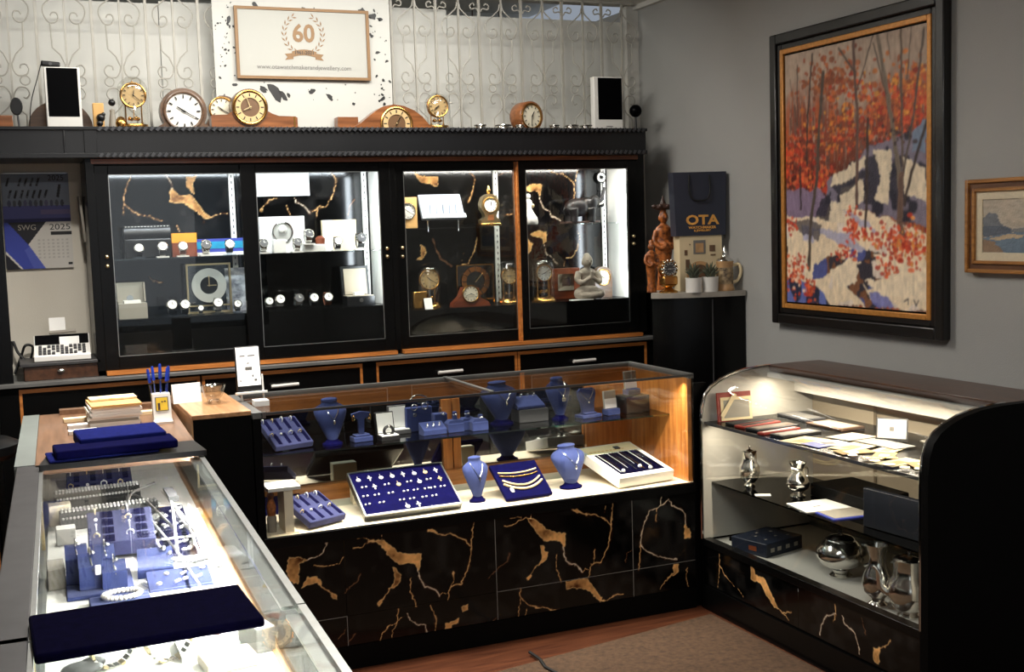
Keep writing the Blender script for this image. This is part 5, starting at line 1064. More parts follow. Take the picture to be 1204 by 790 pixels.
for a in ((-.10, -.095, 0, .20), (.095, .10, 0, .20), (-.095, .095, .195, .20), (-.095, .095, .022, .028)): m.bx(a[0], a[1], -.006, .006, a[2], a[3])
m.build('frame', BRASS, t); MB().bx(-.095, .095, -.001, .002, .03, .195).build('glass_panel', DOME, t)
MB().lathe([(.050, .004), (.075, .004), (.075, .009), (.050, .009), (.050, .004)], 36, (0, 0, .115), 'y').build('chapter_ring', mat('copper', (214, 150, 96), .25, 1), t); MB().at((0, -.012, .115), ry=.75).box((0, 0, .025), (.004, .002, .06)).build('hands', PALEG, t)
m = MB()
for k in range(12): m.at((0, -.0105, .115), ry=k*PI/6).box((0, 0, .0625), (.003, .001, .025))
m.build('hour_lines', BLKP, t)
dome_clock('dome_clock', 'glass dome anniversary clock behind the edge of the third door', 2.318, 5.47, ZL2, .215, .056, FACEG, .040, 9, 15)
dome_clock('dome_clock', 'glass dome anniversary clock with white face at the left of the fourth door', 2.50, 5.45, ZL2, .225, .062, WHITEF, .040, 8.3, 10)
t = thing('porcelain_figurine', 'white porcelain lady figurine at the left of the upper fourth door', 'figurine', (2.435, 5.46, ZU2))
MB().lathe([(.045, 0), (.05, .01), (.045, .035), (.028, .06), (.016, .085), (.022, .105), (.018, .12), (.008, .128)], 18).sph((0, 0, .142), .014, 12).build('figure', CERAM, t); MB().sph((-.022, -.005, .10), .011, 8).sph((.022, -.005, .095), .011, 8).build('gold_sleeves', PALEG, t)
def fused(name, mb, m, root, vox=.004, sm=6):
    o = mb.build(name, m, root); r = o.modifiers.new('fuse', 'REMESH'); r.mode = 'VOXEL'; r.voxel_size = vox; r.use_smooth_shade = True
    k = o.modifiers.new('soft', 'SMOOTH'); k.iterations = sm; k.factor = .5; return o
el = thing('elephant_figurine', 'dark bronze elephant with raised trunk on the upper fourth shelf', 'figurine', (2.74, 5.48, ZU2))
m = MB(); m.sph((-.02, 0, .080), .056, 16, (1.3, .80, .86)); m.sph((.035, 0, .090), .042, 14, (1.1, .9, 1.05)); m.sph((.078, 0, .108), .032, 14, (1.0, .85, 1.1))
for sx, sy in ((-.06, .022), (-.055, -.024), (.036, .022), (.046, -.024)): m.tube([(sx, sy, .075), (sx+.004, sy, .035), (sx+.002, sy, .004)], [.028, .021, .021], 10)
m.tube(smooth([(.088, 0, .108), (.108, 0, .104), (.122, 0, .125), (.132, 0, .155), (.140, 0, .182)], 4), [.014]*5+[.012]*5+[.009]*5+[.006]*2, 8)
m.tube(smooth([(-.082, 0, .092), (-.098, 0, .07), (-.096, 0, .045)], 4), .0045, 6); m.sph((.060, -.032, .100), .028, 10, (.8, .30, 1.2)); m.sph((.060, .032, .100), .028, 10, (.8, .30, 1.2))
fused('body', m, BRONZE, el, .0035, 4)
MB().tube(smooth([(.09, -.012, .098), (.108, -.014, .096), (.122, -.014, .104)], 4), [.004]*8+[.002], 6).tube(smooth([(.09, .012, .098), (.108, .014, .096), (.122, .014, .104)], 4), [.004]*8+[.002], 6).build('tusks', CREAM, el)
MB().bx(-.105, .095, -.035, .035, -.0, .010).build('plinth', DCARV, el, bevel=.002)
t = thing('hanging_clock', 'small round pendulum clock hung on the white liner above the trunk', 'clock', (2.915, 5.585, 1.83))
dial(t, (0, -.004, 0), .026, WHITEF, BRONZE, BLKP, 2.8, 15); m = MB()
for s in (-1, 1): m.tube([(s*.007, -.004, -.028), (s*.007, -.004, -.115)], .0022, 6)
m.box((0, -.004, -.07), (.018, .004, .004)).box((0, -.004, -.112), (.018, .004, .004)); m.build('pendulum_rods', GPLAST, t); MB().sph((0, -.004, -.143), .013, 12).tube([(0, -.004, -.112), (0, -.004, -.133)], .0015, 5).build('bob', BRONZE, t); MB().box((0, .006, 0), (.02, .02, .02)).build('hook', GPLAST, t)
sq = thing('square_frame_clock', 'red brown wooden clock with square silver frame behind the Buddha', 'clock', (2.655, 5.53, ZL2)); MB().bx(-.085, .085, -.02, .02, 0, .16).build('case', REDW, sq, bevel=.003)
m = MB()
for a in ((-.045, -.022, .045, .13), (.022, .045, .045, .13), (-.022, .022, .108, .13), (-.022, .022, .045, .067)): m.bx(a[0], a[1], -.027, -.02, a[2], a[3])
m.build('silver_frame', SILVER, sq); MB().bx(-.022, .022, -.0215, -.02, .067, .108).build('face', DCARV, sq)
bu = thing('buddha_statue', 'grey stone Buddha seated with hands in prayer on the lower fourth shelf', 'statue', (2.737, 5.42, ZL2))
m = MB(); m.sph((0, 0, .035), .06, 16, (1.25, .8, .62)); m.sph((-.055, -.02, .028), .03, 12, (1.1, .9, .85)); m.sph((.055, -.02, .028), .03, 12, (1.1, .9, .85)); m.tube([(-.06, -.035, .022), (0, -.052, .020), (.05, -.045, .022)], .017, 10); m.tube([(.06, -.03, .022), (0, -.045, .026), (-.05, -.03, .022)], .015, 10)
m.sph((0, .005, .095), .044, 16, (.92, .62, 1.2)); m.sph((0, .005, .135), .045, 14, (1.15, .58, .6)); m.tube([(0, 0, .15), (0, -.002, .172)], .016, 10)
for s in (-1, 1): m.tube(smooth([(s*.048, 0, .14), (s*.062, -.012, .105), (s*.048, -.034, .088), (s*.008, -.05, .112)], 4), [.018]*5+[.015]*4+[.011]*4, 10); m.tube([(s*.005, -.050, .105), (s*.004, -.052, .145)], [.009, .004], 8)
m.sph((0, -.004, .195), .031, 16, (.88, .95, 1.12)); m.sph((0, 0, .226), .014, 12, (1.1, 1.1, .8)); m.sph((0, -.035, .190), .005, 8, (.8, 1, 1.4))
for s in (-1, 1): m.sph((s*.028, 0, .187), .007, 8, (.5, .8, 1.9))
fused('figure', m, STONE, bu, .0032, 3)
for s in (-1, 1): MB().tube([(s*.005, -.0325, .199), (s*.011, -.0315, .1975), (s*.018, -.027, .199)], .0012, 5).build('eyelid', DCARV, bu)
MB().tube([(-.008, -.0322, .178), (0, -.0335, .1772), (.008, -.0322, .178)], .0011, 5).build('mouth', DCARV, bu)
t = thing('arch_clock', 'brown arched wooden clock with cream face right of the Buddha', 'clock', (2.872, 5.52, ZL2)); MB().prism([(-.05, 0), (-.05, .11)]+[(-.05*math.cos(a), .11+.05*math.sin(a)) for a in [PI*i/12 for i in range(1, 12)]]+[(.05, .11), (.05, 0)], -.02, .02, 'xz', True).build('case', DCLKW, t); dial(t, (-.004, -.021, .103), .040, CREAMF, BRASS)
solo('glass_slide', MB().bx(-.06, .06, -.02, .02, 0, .004), PAPER, 'thin white card strip lying before the Buddha', 'card', (2.68, 5.378, ZL2))
# ---------------------------------------------------------------- things on the corner cabinet (top 1.256)
ZK = 1.256
bx_ = thing('printed_carton', 'cream printed carton under the navy gift bag', 'carton', (3.055, 4.885, ZK), -.22); MB().bx(-.098, .112, -.045, .045, 0, .262).build('carton', mat('cream_carton', (206, 188, 152), .6, noise=(9, .06)), bx_)
m = MB().lathe([(0, 0), (.066, 0)], 30, (.0, -.0465, .075), 'y'); m.build('round_print', STEINB, bx_); MB().lathe([(0, 0), (.050, 0)], 30, (.0, -.047, .075), 'y').build('round_print', DCLKW, bx_)
MB().bx(-.03, .03, -.0465, -.045, .175, .24).build('square_print', GREYP, bx_); MB().bx(-.02, .02, -.0470, -.0465, .182, .226).build('portrait_print', STEINB, bx_)
m = MB()
for a, b, c, d in ((-.075, -.06, .17, .195), (-.07, -.05, .10, .15), (.05, .078, .185, .215), (-.05, -.045, .218, .224), (.055, .08, .165, .172)): m.bx(a, b, -.0465, -.045, c, d)
m.build('small_print', DCLKW, bx_)
bg = thing('gift_bag', 'navy paper gift bag with gold foil lettering on the cream carton', 'bag', (3.055, 4.875, ZK+.262), -.22)
MB().add([(-.118, -.04, 0), (.128, -.04, 0), (.128, .04, 0), (-.118, .04, 0), (-.128, -.038, .30), (.136, -.038, .30), (.136, .038, .30), (-.128, .038, .30)], [(0, 3, 2, 1), (0, 1, 5, 4), (1, 2, 6, 5), (2, 3, 7, 6), (3, 0, 4, 7), (4, 5, 6, 7)]).build('bag', BAGM, bg)
MB().tube(smooth([(-.05, -.041, .285), (-.052, -.046, .21), (-.035, -.048, .172), (.0, -.048, .165), (.035, -.048, .172), (.052, -.046, .21), (.05, -.041, .285)], 4), .0042, 6).build('rope_handle', CORDM, bg)
words('OTA', .062, FOIL, bg, (.012, -.0415, .072), FRONT, sx=1.25, bold=.0022); words('WATCHMAKER', .017, FOIL, bg, (.012, -.0415, .038), FRONT, sx=1.15, bold=.0006); words('& JEWELLERY', .013, FOIL, bg, (.012, -.0415, .024), FRONT, sx=1.1, bold=.0005)
for i, (x, y, lb) in enumerate(((2.955, 4.752, 'left white pot with spiky grey green succulent'), (3.035, 4.735, 'right white pot with spiky grey green succulent'))):
    t = thing('potted_succulent', lb, 'plant', (x, y, ZK), 0, 'succulents on the corner cabinet')
    MB().lathe([(.036, 0), (.0395, .07), (.036, .07), (.034, .06), (0, .06)] if i else [(.038, 0), (.038, .068), (.034, .068), (.034, .06), (0, .06)], 24).build('pot', CERAM, t)
    for k in range(22):
        a = k*2.4; tl = .15+.038*k; L_ = .085-.0012*k; dx, dy = math.cos(a)*math.sin(tl), math.sin(a)*math.sin(tl); m = MB()
        m.tube(smooth([(dx*.012, dy*.012, .058), (dx*L_*.5, dy*L_*.5, .058+math.cos(tl)*L_*.6), (dx*L_, dy*L_, .058+math.cos(tl)*L_*(1.0-.12*tl))], 3), [.005, .0062, .006, .005, .004, .0026, .0008], 5); m.build('leaf', GREENP, t)
st = thing('beer_stein', 'tan relief beer stein with pewter lid at the right of the corner cabinet', 'stein', (3.118, 4.738, ZK))
MB().lathe([(.042, 0), (.045, .008), (.041, .018), (.038, .03), (.037, .11), (.040, .128), (.042, .136), (.038, .14), (0, .14)], 26).build('body', STEINB, st); MB().lathe([(.0385, .032), (.0395, .05), (.0395, .095), (.0385, .11)], 26).build('relief_band', STEIND, st)
MB().tube(smooth([(.036, -.012, .118), (.062, -.024, .122), (.070, -.028, .09), (.058, -.022, .05), (.036, -.012, .038)], 4), .0075, 8).build('handle', CREAMP, st); MB().lathe([(.041, .14), (.036, .150), (.016, .160), (.012, .172), (.014, .18), (.008, .192), (.004, .204), (.001, .212)], 22).build('pewter_lid', SILVER, st)
gc = thing('globe_clock', 'small gold desk clock with studded round bezel left of the succulents', 'clock', (2.862, 4.825, ZK))
MB().lathe([(.044, 0), (.044, .006), (.03, .014), (.016, .024), (.034, .030), (.038, .036)], 22).build('base', BRASS, gc); MB().bx(-.038, .038, -.025, .025, .036, .078).build('body', BRASS, gc, bevel=.006); MB().lathe([(0, -.01), (.046, -.01), (.046, .01), (0, .01)], 28, (0, 0, .112), 'y').build('dial_case', BRASS, gc)
dial(gc, (0, -.012, .112), .030, GPLAST, SILVER, WPLAST, 9, 15); m = MB()
for k in range(14): a = k*PI/7; m.sph((.040*math.cos(a), -.012, .112+.040*math.sin(a)), .0055, 8)
m.build('bezel_studs', SILVER, gc)
def carved(name, label, x, y, h, m_, crown, rz=0):
    t = thing(name, label, 'statue', (x, y, ZK), rz); k = h/.40; m = MB()
    m.lathe([(.042*k, 0), (.040*k, .03*k), (.034*k, .08*k), (.038*k, .14*k), (.046*k, .20*k), (.038*k, .25*k), (.044*k, .285*k), (.04*k, .30*k), (.016*k, .318*k), (.014*k, .33*k)], 18, sy=.7)
    m.sph((0, -.002, .350*k), .026*k, 14, (.88, .95, 1.15)); m.sph((0, -.027*k, .347*k), .005*k, 8)
    for s in (-1, 1): m.tube(smooth([(s*.042*k, 0, .288*k), (s*.056*k, -.008*k, .235*k), (s*.03*k, -.034*k, .205*k), (s*.004*k, -.04*k, .225*k)], 4), .012*k, 8); m.sph((s*.024*k, 0, .345*k), .007*k, 8, (.6, 1, 1.8))
    m.sph((0, .0, .382*k), .018*k, 10); fused('figure', m, m_, t, .005*k, 3)
    for s in (-1, 1): MB().sph((s*.009*k, -.0235*k, .356*k), .0032*k, 8, (1.3, .6, .7)).build('eye', BLKP, t)
    MB().tube([(-.007*k, -.0255*k, .336*k), (0, -.0265*k, .335*k), (.007*k, -.0255*k, .336*k)], .0014*k, 5).build('mouth', DCARV, t)
    if crown:
        q = MB().lathe([(.03*k, .385*k), (.046*k, .395*k), (.040*k, .405*k), (.015*k, .415*k), (.006*k, .44*k), (.002, .455*k)], 16)
        for j in range(8): a = j*PI/4; q.sph((.046*k*math.cos(a), .046*k*math.sin(a), .402*k), .010*k, 8)
        q.build('headdress', DCARV, t)
    return t
carved('carved_statue', 'tall reddish carved wooden lady with dark headdress left of the gift bag', 2.955, 5.02, .405, CARVED, True)
carved('carved_statue', 'short reddish carved figure beside the cabinet end', 2.815, 4.90, .25, CARVED, False)
solo('dark_vase', MB().lathe([(.03, 0), (.045, .06), (.05, .14), (.03, .19), (.036, .21), (.03, .21), (.025, .19), (0, .18)], 22), BPLAST, 'dark vase behind the tall carved statue', 'vase', (2.98, 5.12, ZK))
# ---------------------------------------------------------------- centre counter: upper glass shelf (0.791)
ZS, ZF = .791, .527
slot_tray('ring_tray', 'blue ring tray of four slots by two at the left end of the centre shelf', .925, 4.385, ZS+.043, .155, .165, .024, .26, .52, 4, 2)
velvet_bust('necklace_bust', 'blue velvet bust with drop pendant at the left of the centre shelf', 1.095, 4.335, ZS, .178, .115, .1)
t = thing('earring_stand', 'blue velvet T stand with gold earrings beside the left bust', 'earring stand', (1.212, 4.35, ZS), .1)
MB().bx(-.038, .038, -.026, .026, 0, .020).bx(-.030, .030, -.02, .02, .020, .028).build('foot', VELV, t, bevel=.003); MB().prism([(-.010, .028), (.010, .028), (.013, .085), (.036, .098), (.038, .108), (0, .116), (-.038, .108), (-.036, .098), (-.013, .085)], -.006, .006).build('t_bar', VELV, t)
for s in (-1, 1): MB().torus((s*.033, -.008, .092), .010, .003, 14, 6, 'x').build('earring', GOLD, t)
b = open_box('ring_box', 'open black ring box with white lining and black ring holder on the shelf', 1.312, 4.325, ZS, .075, .06, .018, .085, BPLAST, PAPER, .05, .22)
MB().torus((0, -.005, .034), .018, .006, 20, 8, 'y').build('ring_holder', BPLAST, b); MB().sph((0, -.010, .052), .006, 8).build('ring_stone', SILVER, b)
open_box('ring_box', 'grey ring box with bright white lining behind the black ring box', 1.395, 4.44, ZS, .075, .06, .016, .090, GPLAST, PAPER, 0, .05)
t = thing('bangle_stand', 'blue velvet stand with silver hoops behind the low blue block', 'earring stand', (1.475, 4.44, ZS)); MB().bx(-.055, .055, -.012, .012, 0, .098).build('back_board', VELV, t, bevel=.004)
for x, z, r in ((-.022, .098, .012), (.022, .100, .013), (-.02, .068, .006)): MB().torus((x, -.016, z), r, .002, 18, 6, 'y').build('hoop', SILVER, t)
MB().torus((-.005, -.024, .10), .048, .003, 26, 6, 'y', a0=.5, a1=2.6).build('choker', SILVER, t)
t = thing('ring_block', 'low blue velvet block with three stone rings beside the oak stile', 'ring display', (1.50, 4.345, ZS), .05)
MB().prism([(-.028, 0), (.028, 0), (.028, .046), (-.028, .020)], -.048, .048, 'yz').build('block', VELV, t, bevel=.002)
for x in (-.026, 0, .026): m = MB(); m.torus((x, -.008, .036), .007, .0016, 14, 5, 'x'); m.sph((x, -.011, .043), .0042, 8); m.build('ring', SILVER, t)
t = thing('earring_stand', 'tall blue block with hanging loop earring just left of the oak stile', 'earring stand', (1.552, 4.41, ZS)); MB().bx(-.028, .028, -.02, .02, 0, .07).build('block', VELV, t, bevel=.004); MB().torus((0, -.012, .078), .016, .002, 18, 6, 'x').sph((.01, -.022, .066), .006, 8).build('earring', SILVER, t)
def ringfinger(x, y, lb, pts):
    t = thing('ring_stand', lb, 'ring display', (x, y, ZS)); MB().bx(-.034, .034, -.024, .024, 0, .036).build('block', VELV, t, bevel=.003); MB().prism([(-.034, .036), (.034, .036), (.022, .048), (-.022, .048)], -.02, .02).build('chamfer', VELV, t)
    for px, h in pts: MB().bx(px-.008, px+.008, -.006, .010, .036, h).build('finger', VELV, t, bevel=.002); MB().torus((px, 0, h-.012), .010, .0018, 14, 5).sph((px, -.011, h-.010), .0048, 8).build('ring', SILVER, t)
ringfinger(1.59, 4.345, 'blue ring block just right of the oak stile', ((.004, .080),)); ringfinger(1.655, 4.365, 'blue ring block with single tall finger, second right of the stile', ((0, .075),)); ringfinger(1.685, 4.325, 'blue ring block with pearl ring near the large shelf bust', ((.01, .062),))
velvet_bust('necklace_bust', 'largest blue velvet bust with diamond pendant on the centre shelf', 1.818, 4.405, ZS, .175, .155, .25, 'drop')
t = thing('riser_box', 'dark grey riser box on the centre shelf under a blue pad', 'riser', (1.95, 4.42, ZS)); MB().bx(-.066, .066, -.045, .045, 0, .054).build('body', GPLAST, t, bevel=.003)
t = thing('ring_pad', 'blue tilted pad with small rings on the dark grey riser', 'jewellery pad', (1.94, 4.42, ZS+.055), .05); MB().prism([(-.042, 0), (.042, 0), (.042, .045), (-.042, .012)], -.062, .062, 'yz').build('pad', VELV, t, bevel=.003)
for k in range(4): x = -.045+k*.03; MB().torus((x, .028, .047), .008, .0016, 14, 5, 'x').sph((x, .020, .053), .0036, 8).build('ring', SILVER, t)
velvet_bust('necklace_bust', 'slim blue velvet bust with ring pendant right of the riser box', 2.062, 4.365, ZS, .178, .108, .25, 'ring')
t = thing('necklace_easel', 'flat blue velvet neck form with fine chain on the centre shelf', 'necklace bust', (2.19, 4.36, ZS), .2)
MB().bx(-.050, .050, -.03, .03, 0, .014).bx(-.03, .03, -.02, .02, .014, .022).build('foot', VELV, t, bevel=.003)
P = [(-.030, .02), (.030, .02), (.034, .06), (.046, .095), (.044, .112), (.030, .122), (-.030, .122), (-.044, .112), (-.046, .095), (-.034, .06)]
MB().at((0, 0, 0), rx=-.12).prism(P, -.006, .006).build('neck_form', VELV, t, bevel=.002); MB().at((0, 0, 0), rx=-.12).tube(smooth([(-.036, -.008, .112), (-.015, -.008, .085), (.004, -.008, .072), (.02, -.008, .085), (.036, -.008, .112)], 4), .001, 5).sph((.004, -.009, .060), .005, 8).build('necklace', SILVER, t)
def cardstand(x, y, z, lb):
    t = thing('card_stand', lb, 'earring stand', (x, y, z), .15); MB().bx(-.032, .032, -.022, .022, 0, .026).build('foot', VELV, t, bevel=.003); c = MB().at((0, 0, .026), rx=-.12).bx(-.031, .031, 0, .012, 0, .075).build('card', GREYBX, t, bevel=.002); MB().at((0, 0, .026), rx=-.12).bx(-.030, .030, -.001, 0, .002, .042).build('white_face', PAPER, t); return t
cardstand(2.30, 4.365, ZS, 'white earring card on blue foot at the right of the centre shelf')
t = thing('riser_box', 'black riser box at the right end of the centre shelf', 'riser', (2.412, 4.385, ZS), .1); MB().bx(-.06, .06, -.045, .045, 0, .072).build('body', BPLAST, t, bevel=.003)
cardstand(2.41, 4.385, ZS+.073, 'white earring card standing on the black riser box')
# ---------------------------------------------------------------- centre counter: lit floor (0.527)
slot_tray('ring_tray', 'blue ring tray at the left front of the centre counter floor', .985, 4.235, ZF+.040, .165, .175, .026, .42, .40, 4, 2)
pt_ = thing('pendant_tray', 'large navy pendant tray with thin white rim leaning on the counter floor', 'jewellery tray', (1.345, 4.15, ZF+.003), .03, None, .52)
PW, PD = .385, .245
MB().bx(-PW/2, PW/2, 0, PD, 0, .022).build('tray', BPLAST, pt_); m = MB()
for a in ((-PW/2, -PW/2+.006, 0, PD), (PW/2-.006, PW/2, 0, PD), (-PW/2, PW/2, 0, .006), (-PW/2, PW/2, PD-.006, PD)): m.bx(a[0], a[1], a[2], a[3], .0, .027)
m.build('rim', ALU, pt_); MB().bx(-PW/2+.006, PW/2-.006, .006, PD-.006, .022, .0235).build('velvet_pad', NAVY, pt_)
random.seed(11)
rows = [(.205, [-.16, -.115, -.07, -.025, .02, .065, .11, .155], 'pend'), (.155, [-.15, -.11, -.06, -.015, .03, .07, .11, .155], 'mix'), (.105, [-.16, -.115, -.06, .0, .04, .085, .11, .15], 'stud'), (.06, [-.165, -.11, -.03, .01, .06, .1], 'stud'), (.03, [-.02, .025], 'pend')]
for y, xs_, kd in rows:
    for i, x in enumerate(xs_):
        m = MB(); g = random.random(); mt_ = CHAMP if g < .45 else BRIGHT
        if kd == 'pend' or (kd == 'mix' and i % 2):
            m.tube([(x, y+.014, .0245), (x, y-.002, .0255)], .0012, 5)
            if (i+len(xs_)) % 3 == 0: m.box((x, y-.006, .026), (.005, .026, .003)).box((x, y-.003, .026), (.017, .005, .003))
            elif i % 3 == 1: m.sph((x, y-.008, .026), .0085, 8, (1, 1.4, .5))
            else: m.lathe([(0, 0), (.009, 0), (.009, .003), (0, .003)], 14, (x, y-.008, .0245))
            m.build('pendant', mt_, pt_)
        else:
            m.sph((x-.008, y, .026), .0046, 8).sph((x+.008, y+.001, .026), .0046, 8); m.build('stud_pair', BRIGHT, pt_)
solo('prop_block', MB().bx(-.05, .05, -.02, .03, 0, .11), CREAM, 'cream block propping up the large pendant tray', 'block', (1.24, 4.44, ZF))
velvet_bust('necklace_bust', 'small blue velvet bust with cross pendant on the lit counter floor', 1.635, 4.235, ZF, .178, .098, .12, 'cross')
bb_ = thing('bracelet_board', 'navy velvet board with four gold bracelets leaning on the lit floor', 'jewellery board', (1.825, 4.165, ZF+.003), .06, None, .62)
MB().bx(-.102, .102, 0, .185, 0, .014).build('board', NAVY, bb_, bevel=.002)
for k, (y0, sag, r, bead, mt_) in enumerate(((.135, .010, .0040, True, CHAMP), (.118, .012, .0036, True, BRASS), (.095, .035, .0042, False, CHAMP), (.072, .032, .0056, True, CHAMP))):
    m = MB(); pts = [(-.082+.164*i/24, y0-sag*(1-((i-12)/12)**2), .018) for i in range(25)]
    if bead:
        for p in pts: m.sph(p, r, 8)
        m.tube(pts, .001, 4)
    else: m.tube(pts, r, 6)
    m.build('bracelet', mt_, bb_)
MB().sph((-.062, .040, .018), .009, 10, (.9, 1.5, .4)).build('price_tag', PAPER, bb_)
solo('prop_block', MB().bx(-.03, .03, -.02, .02, 0, .105), CREAM, 'cream block propping up the bracelet board', 'block', (1.82, 4.36, ZF))
velvet_bust('necklace_bust', 'wide blue velvet bust with stone pendant beside the white chain tray', 2.055, 4.265, ZF, .178, .148, .25, 'drop')
wt = thing('chain_tray', 'white tilted tray of hanging gold and silver chains at the right', 'jewellery tray', (2.34, 4.150, ZF+.003), .10, None, .22)
MB().bx(-.135, .135, 0, .33, 0, .045).build('tray', WPLAST, wt, bevel=.003); MB().bx(-.108, .108, .030, .235, .045, .0465).build('velvet_pad', DNAVY, wt); MB().bx(-.125, .125, .245, .32, .045, .0462).build('header_card', CREAMP, wt)
random.seed(5)
for k in range(16):
    x = -.098+k*.013; m = MB().tube([(x, .232, .0485), (x+.002, .13, .0485), (x, .045+.03*((k*7) % 3), .0485)], .0013+.0009*(k % 3 == 0), 5); m.build('chain', (SATIN, BRASS, SILVER, CHROME)[k % 4], wt)
for x, y in ((-.085, .05), (.01, .07), (.045, .045)): MB().sph((x, y, .050), .009, 8).build('pendant', BRIGHT, wt)
MB().bx(.02, .045, .265, .29, .0465, .05).build('clasp', GPLAST, wt); m = MB()
for k in range(9): m.bx(-.11+k*.02, -.098+k*.02, .262, .270, .0462, .0466)
m.build('header_print', TANP, wt)
solo('prop_block', MB().bx(-.06, .06, -.02, .02, 0, .065), CREAM, 'cream block under the back of the white chain tray', 'block', (2.33, 4.44, ZF))
t = thing('pedestal_stand', 'white T shaped display pedestal at the left corner of the counter floor', 'riser', (.858, 4.175, ZF)); MB().bx(-.058, .058, -.06, .06, .158, .170).build('top', WPLAST, t); MB().bx(-.002, .030, -.055, .055, .002, .158).build('leg', CREAM, t); MB().bx(-.055, .045, -.06, .06, 0, .004).build('foot', CREAM, t)
t = thing('carved_ornament', 'small red brown and grey ornament under the white pedestal', 'ornament', (.818, 4.165, ZF+.004)); MB().lathe([(.016, 0), (.018, .05), (.014, .06)], 12).build('base', STONE, t); MB().lathe([(.014, .06), (.018, .09), (.010, .12), (.014, .135), (.004, .150)], 12).build('figure', CARVED, t)
t = thing('open_tray', 'empty dark navy tray on the floor at the left back of the centre counter', 'jewellery tray', (.90, 4.48, ZF), .0, None, .0)
MB().bx(-.10, .10, -.05, -.042, 0, .05).bx(-.10, .10, .042, .05, 0, .05).bx(-.10, -.092, -.042, .042, 0, .05).bx(.092, .10, -.042, .042, 0, .05).bx(-.092, .092, -.042, .042, 0, .008).build('tray', NAVY, t)
# ---------------------------------------------------------------- things on the oak pedestal and the left counter top
ZP, ZW = .984, .954
t = thing('card_holder', 'blank white folded card stand beside the crystal bowl', 'card', (.585, 4.43, ZP), .1); MB().at((0, 0, 0), rx=-.25).bx(-.052, .052, -.002, .0, 0, .072).build('front_leaf', PAPER, t); MB().at((0, .035, 0), rx=.25).bx(-.052, .052, 0, .002, 0, .072).build('back_leaf', PAPER, t)
t = thing('crystal_bowl', 'cut crystal footed bowl on the pale oak top', 'bowl', (.668, 4.36, ZP))
m = MB(); pr_ = [(0, .012), (.022, .014), (.034, .030), (.042, .055), (.047, .068), (.043, .066), (.036, .048), (.026, .028), (0, .022)]; m.lathe(pr_, 12); m.build('bowl', CRYS, t)
for k in range(4): a = PI/4+k*PI/2; MB().sph((.022*math.cos(a), .022*math.sin(a), .007), .0075, 8).build('foot', CRYS, t)
t = thing('phone', 'black smartphone with white page on a white stand beside the crystal bowl', 'phone', (.812, 4.42, ZT), .06, None, -.12)
MB().bx(-.048, .048, -.004, .004, .040, .208).build('body', BPLAST, t, bevel=.004); MB().bx(-.043, .044, -.0048, -.004, .060, .204).build('screen', mat('lit_screen', (236, 236, 234), .3, emit=.7), t)
m = MB()
for a in ((-.012, .014, .118, .130), (-.004, .004, .142, .146), (.012, .018, .092, .100), (.020, .030, .076, .084), (-.034, -.03, .075, .083), (-.03, -.01, .17, .174), (.0, .028, .17, .174)): m.bx(a[0], a[1], -.0052, -.0048, a[2], a[3])
m.build('page_print', GREYP, t)
MB().bx(-.052, .062, -.022, .012, .028, .038).bx(-.02, .05, -.012, .012, 0, .004).bx(.048, .054, -.004, .006, .0, .10).bx(-.035, -.028, -.004, .006, 0, .03).build('stand', WPLAST, t, bevel=.002)
solo('business_cards', MB().bx(-.022, .03, -.03, .03, 0, .020), PAPER, 'small white stack of business cards under the phone stand', 'cards', (.822, 4.30, ZT+.001))
ph = thing('pen_holder', 'white pen holder with yellow printed label on the wood top', 'pen holder', (.468, 4.21, ZW), .0)
MB().prism([(-.040, 0), (.030, 0), (.030, .006), (-.004, .006), (.012, .095), (.045, .095), (.045, .100), (.004, .100), (-.014, .012), (-.040, .008)], -.030, .030, 'yz').build('holder', WPLAST, ph); MB().bx(-.029, .029, .012, .046, .0, .092).build('cup', WPLAST, ph)
MB().at((0, -.011, .03), rx=-.205).bx(-.022, .022, -.0012, 0, .012, .060).build('label_border', GPLAST, ph); MB().at((0, -.0118, .03), rx=-.205).bx(-.019, .019, -.0012, 0, .014, .058).build('yellow_label', YELL, ph)
MB().at((0, -.0125, .03), rx=-.205).bx(-.014, -.006, -.0012, 0, .016, .040).bx(-.002, .004, -.0012, 0, .042, .046).bx(.007, .014, -.0012, 0, .043, .047).build('label_print', DCARV, ph)
for k, (x, y, lx, ly) in enumerate(((-.020, .024, -.10, .02), (-.012, .034, -.04, .1), (-.002, .024, .03, .02), (.010, .034, .12, .08), (.014, .022, .10, .0), (.004, .038, .02, .12))):
    pn_ = thing('ballpoint_pen', 'clear ballpoint pen with blue cap standing in the white holder', 'pen', (.468+x, 4.21+y, ZW+.01), 0, 'blue capped pens in the white holder')
    d = Vector((lx, ly, 1)).normalized(); L_ = .178+.006*(k % 3)
    MB().tube([d*0, d*(L_-.05)], .0042, 6).build('barrel', CLEARP, pn_); MB().tube([d*.01, d*(L_-.06)], .0015, 5).build('ink_tube', PENB, pn_); MB().tube([d*(L_-.05), d*(L_-.008), d*L_], [.0055, .005, .003], 8).build('cap', PENB, pn_)
random.seed(3)
for k in range(9):
    z = ZW+.001+k*.0085; s = [PAPER, PAPER, GREYBX, PAPER, PAPER, PAPER, PAPER, PAPER, TANP][k]
    solo('paper_block', MB().bx(-.082, .082, -.10, .10, 0, .008), s, ['bottom sheet pack of the white paper pile', 'second sheet pack from the bottom of the paper pile', 'grey sheet pack in the lower paper pile', 'fourth sheet pack from the bottom of the paper pile', 'middle sheet pack of the white paper pile', 'sheet pack just above the middle of the paper pile', 'third sheet pack from the top of the paper pile', 'white sheet pack directly under the yellow topped one', 'white sheet pack on top of the paper pile under the yellow pad'][k], 'paper', (.315+random.uniform(-.006, .006)+(.004 if k > 5 else 0), 4.305+random.uniform(-.008, .008), z), random.uniform(-.05, .05), 'paper pile on the wood top')
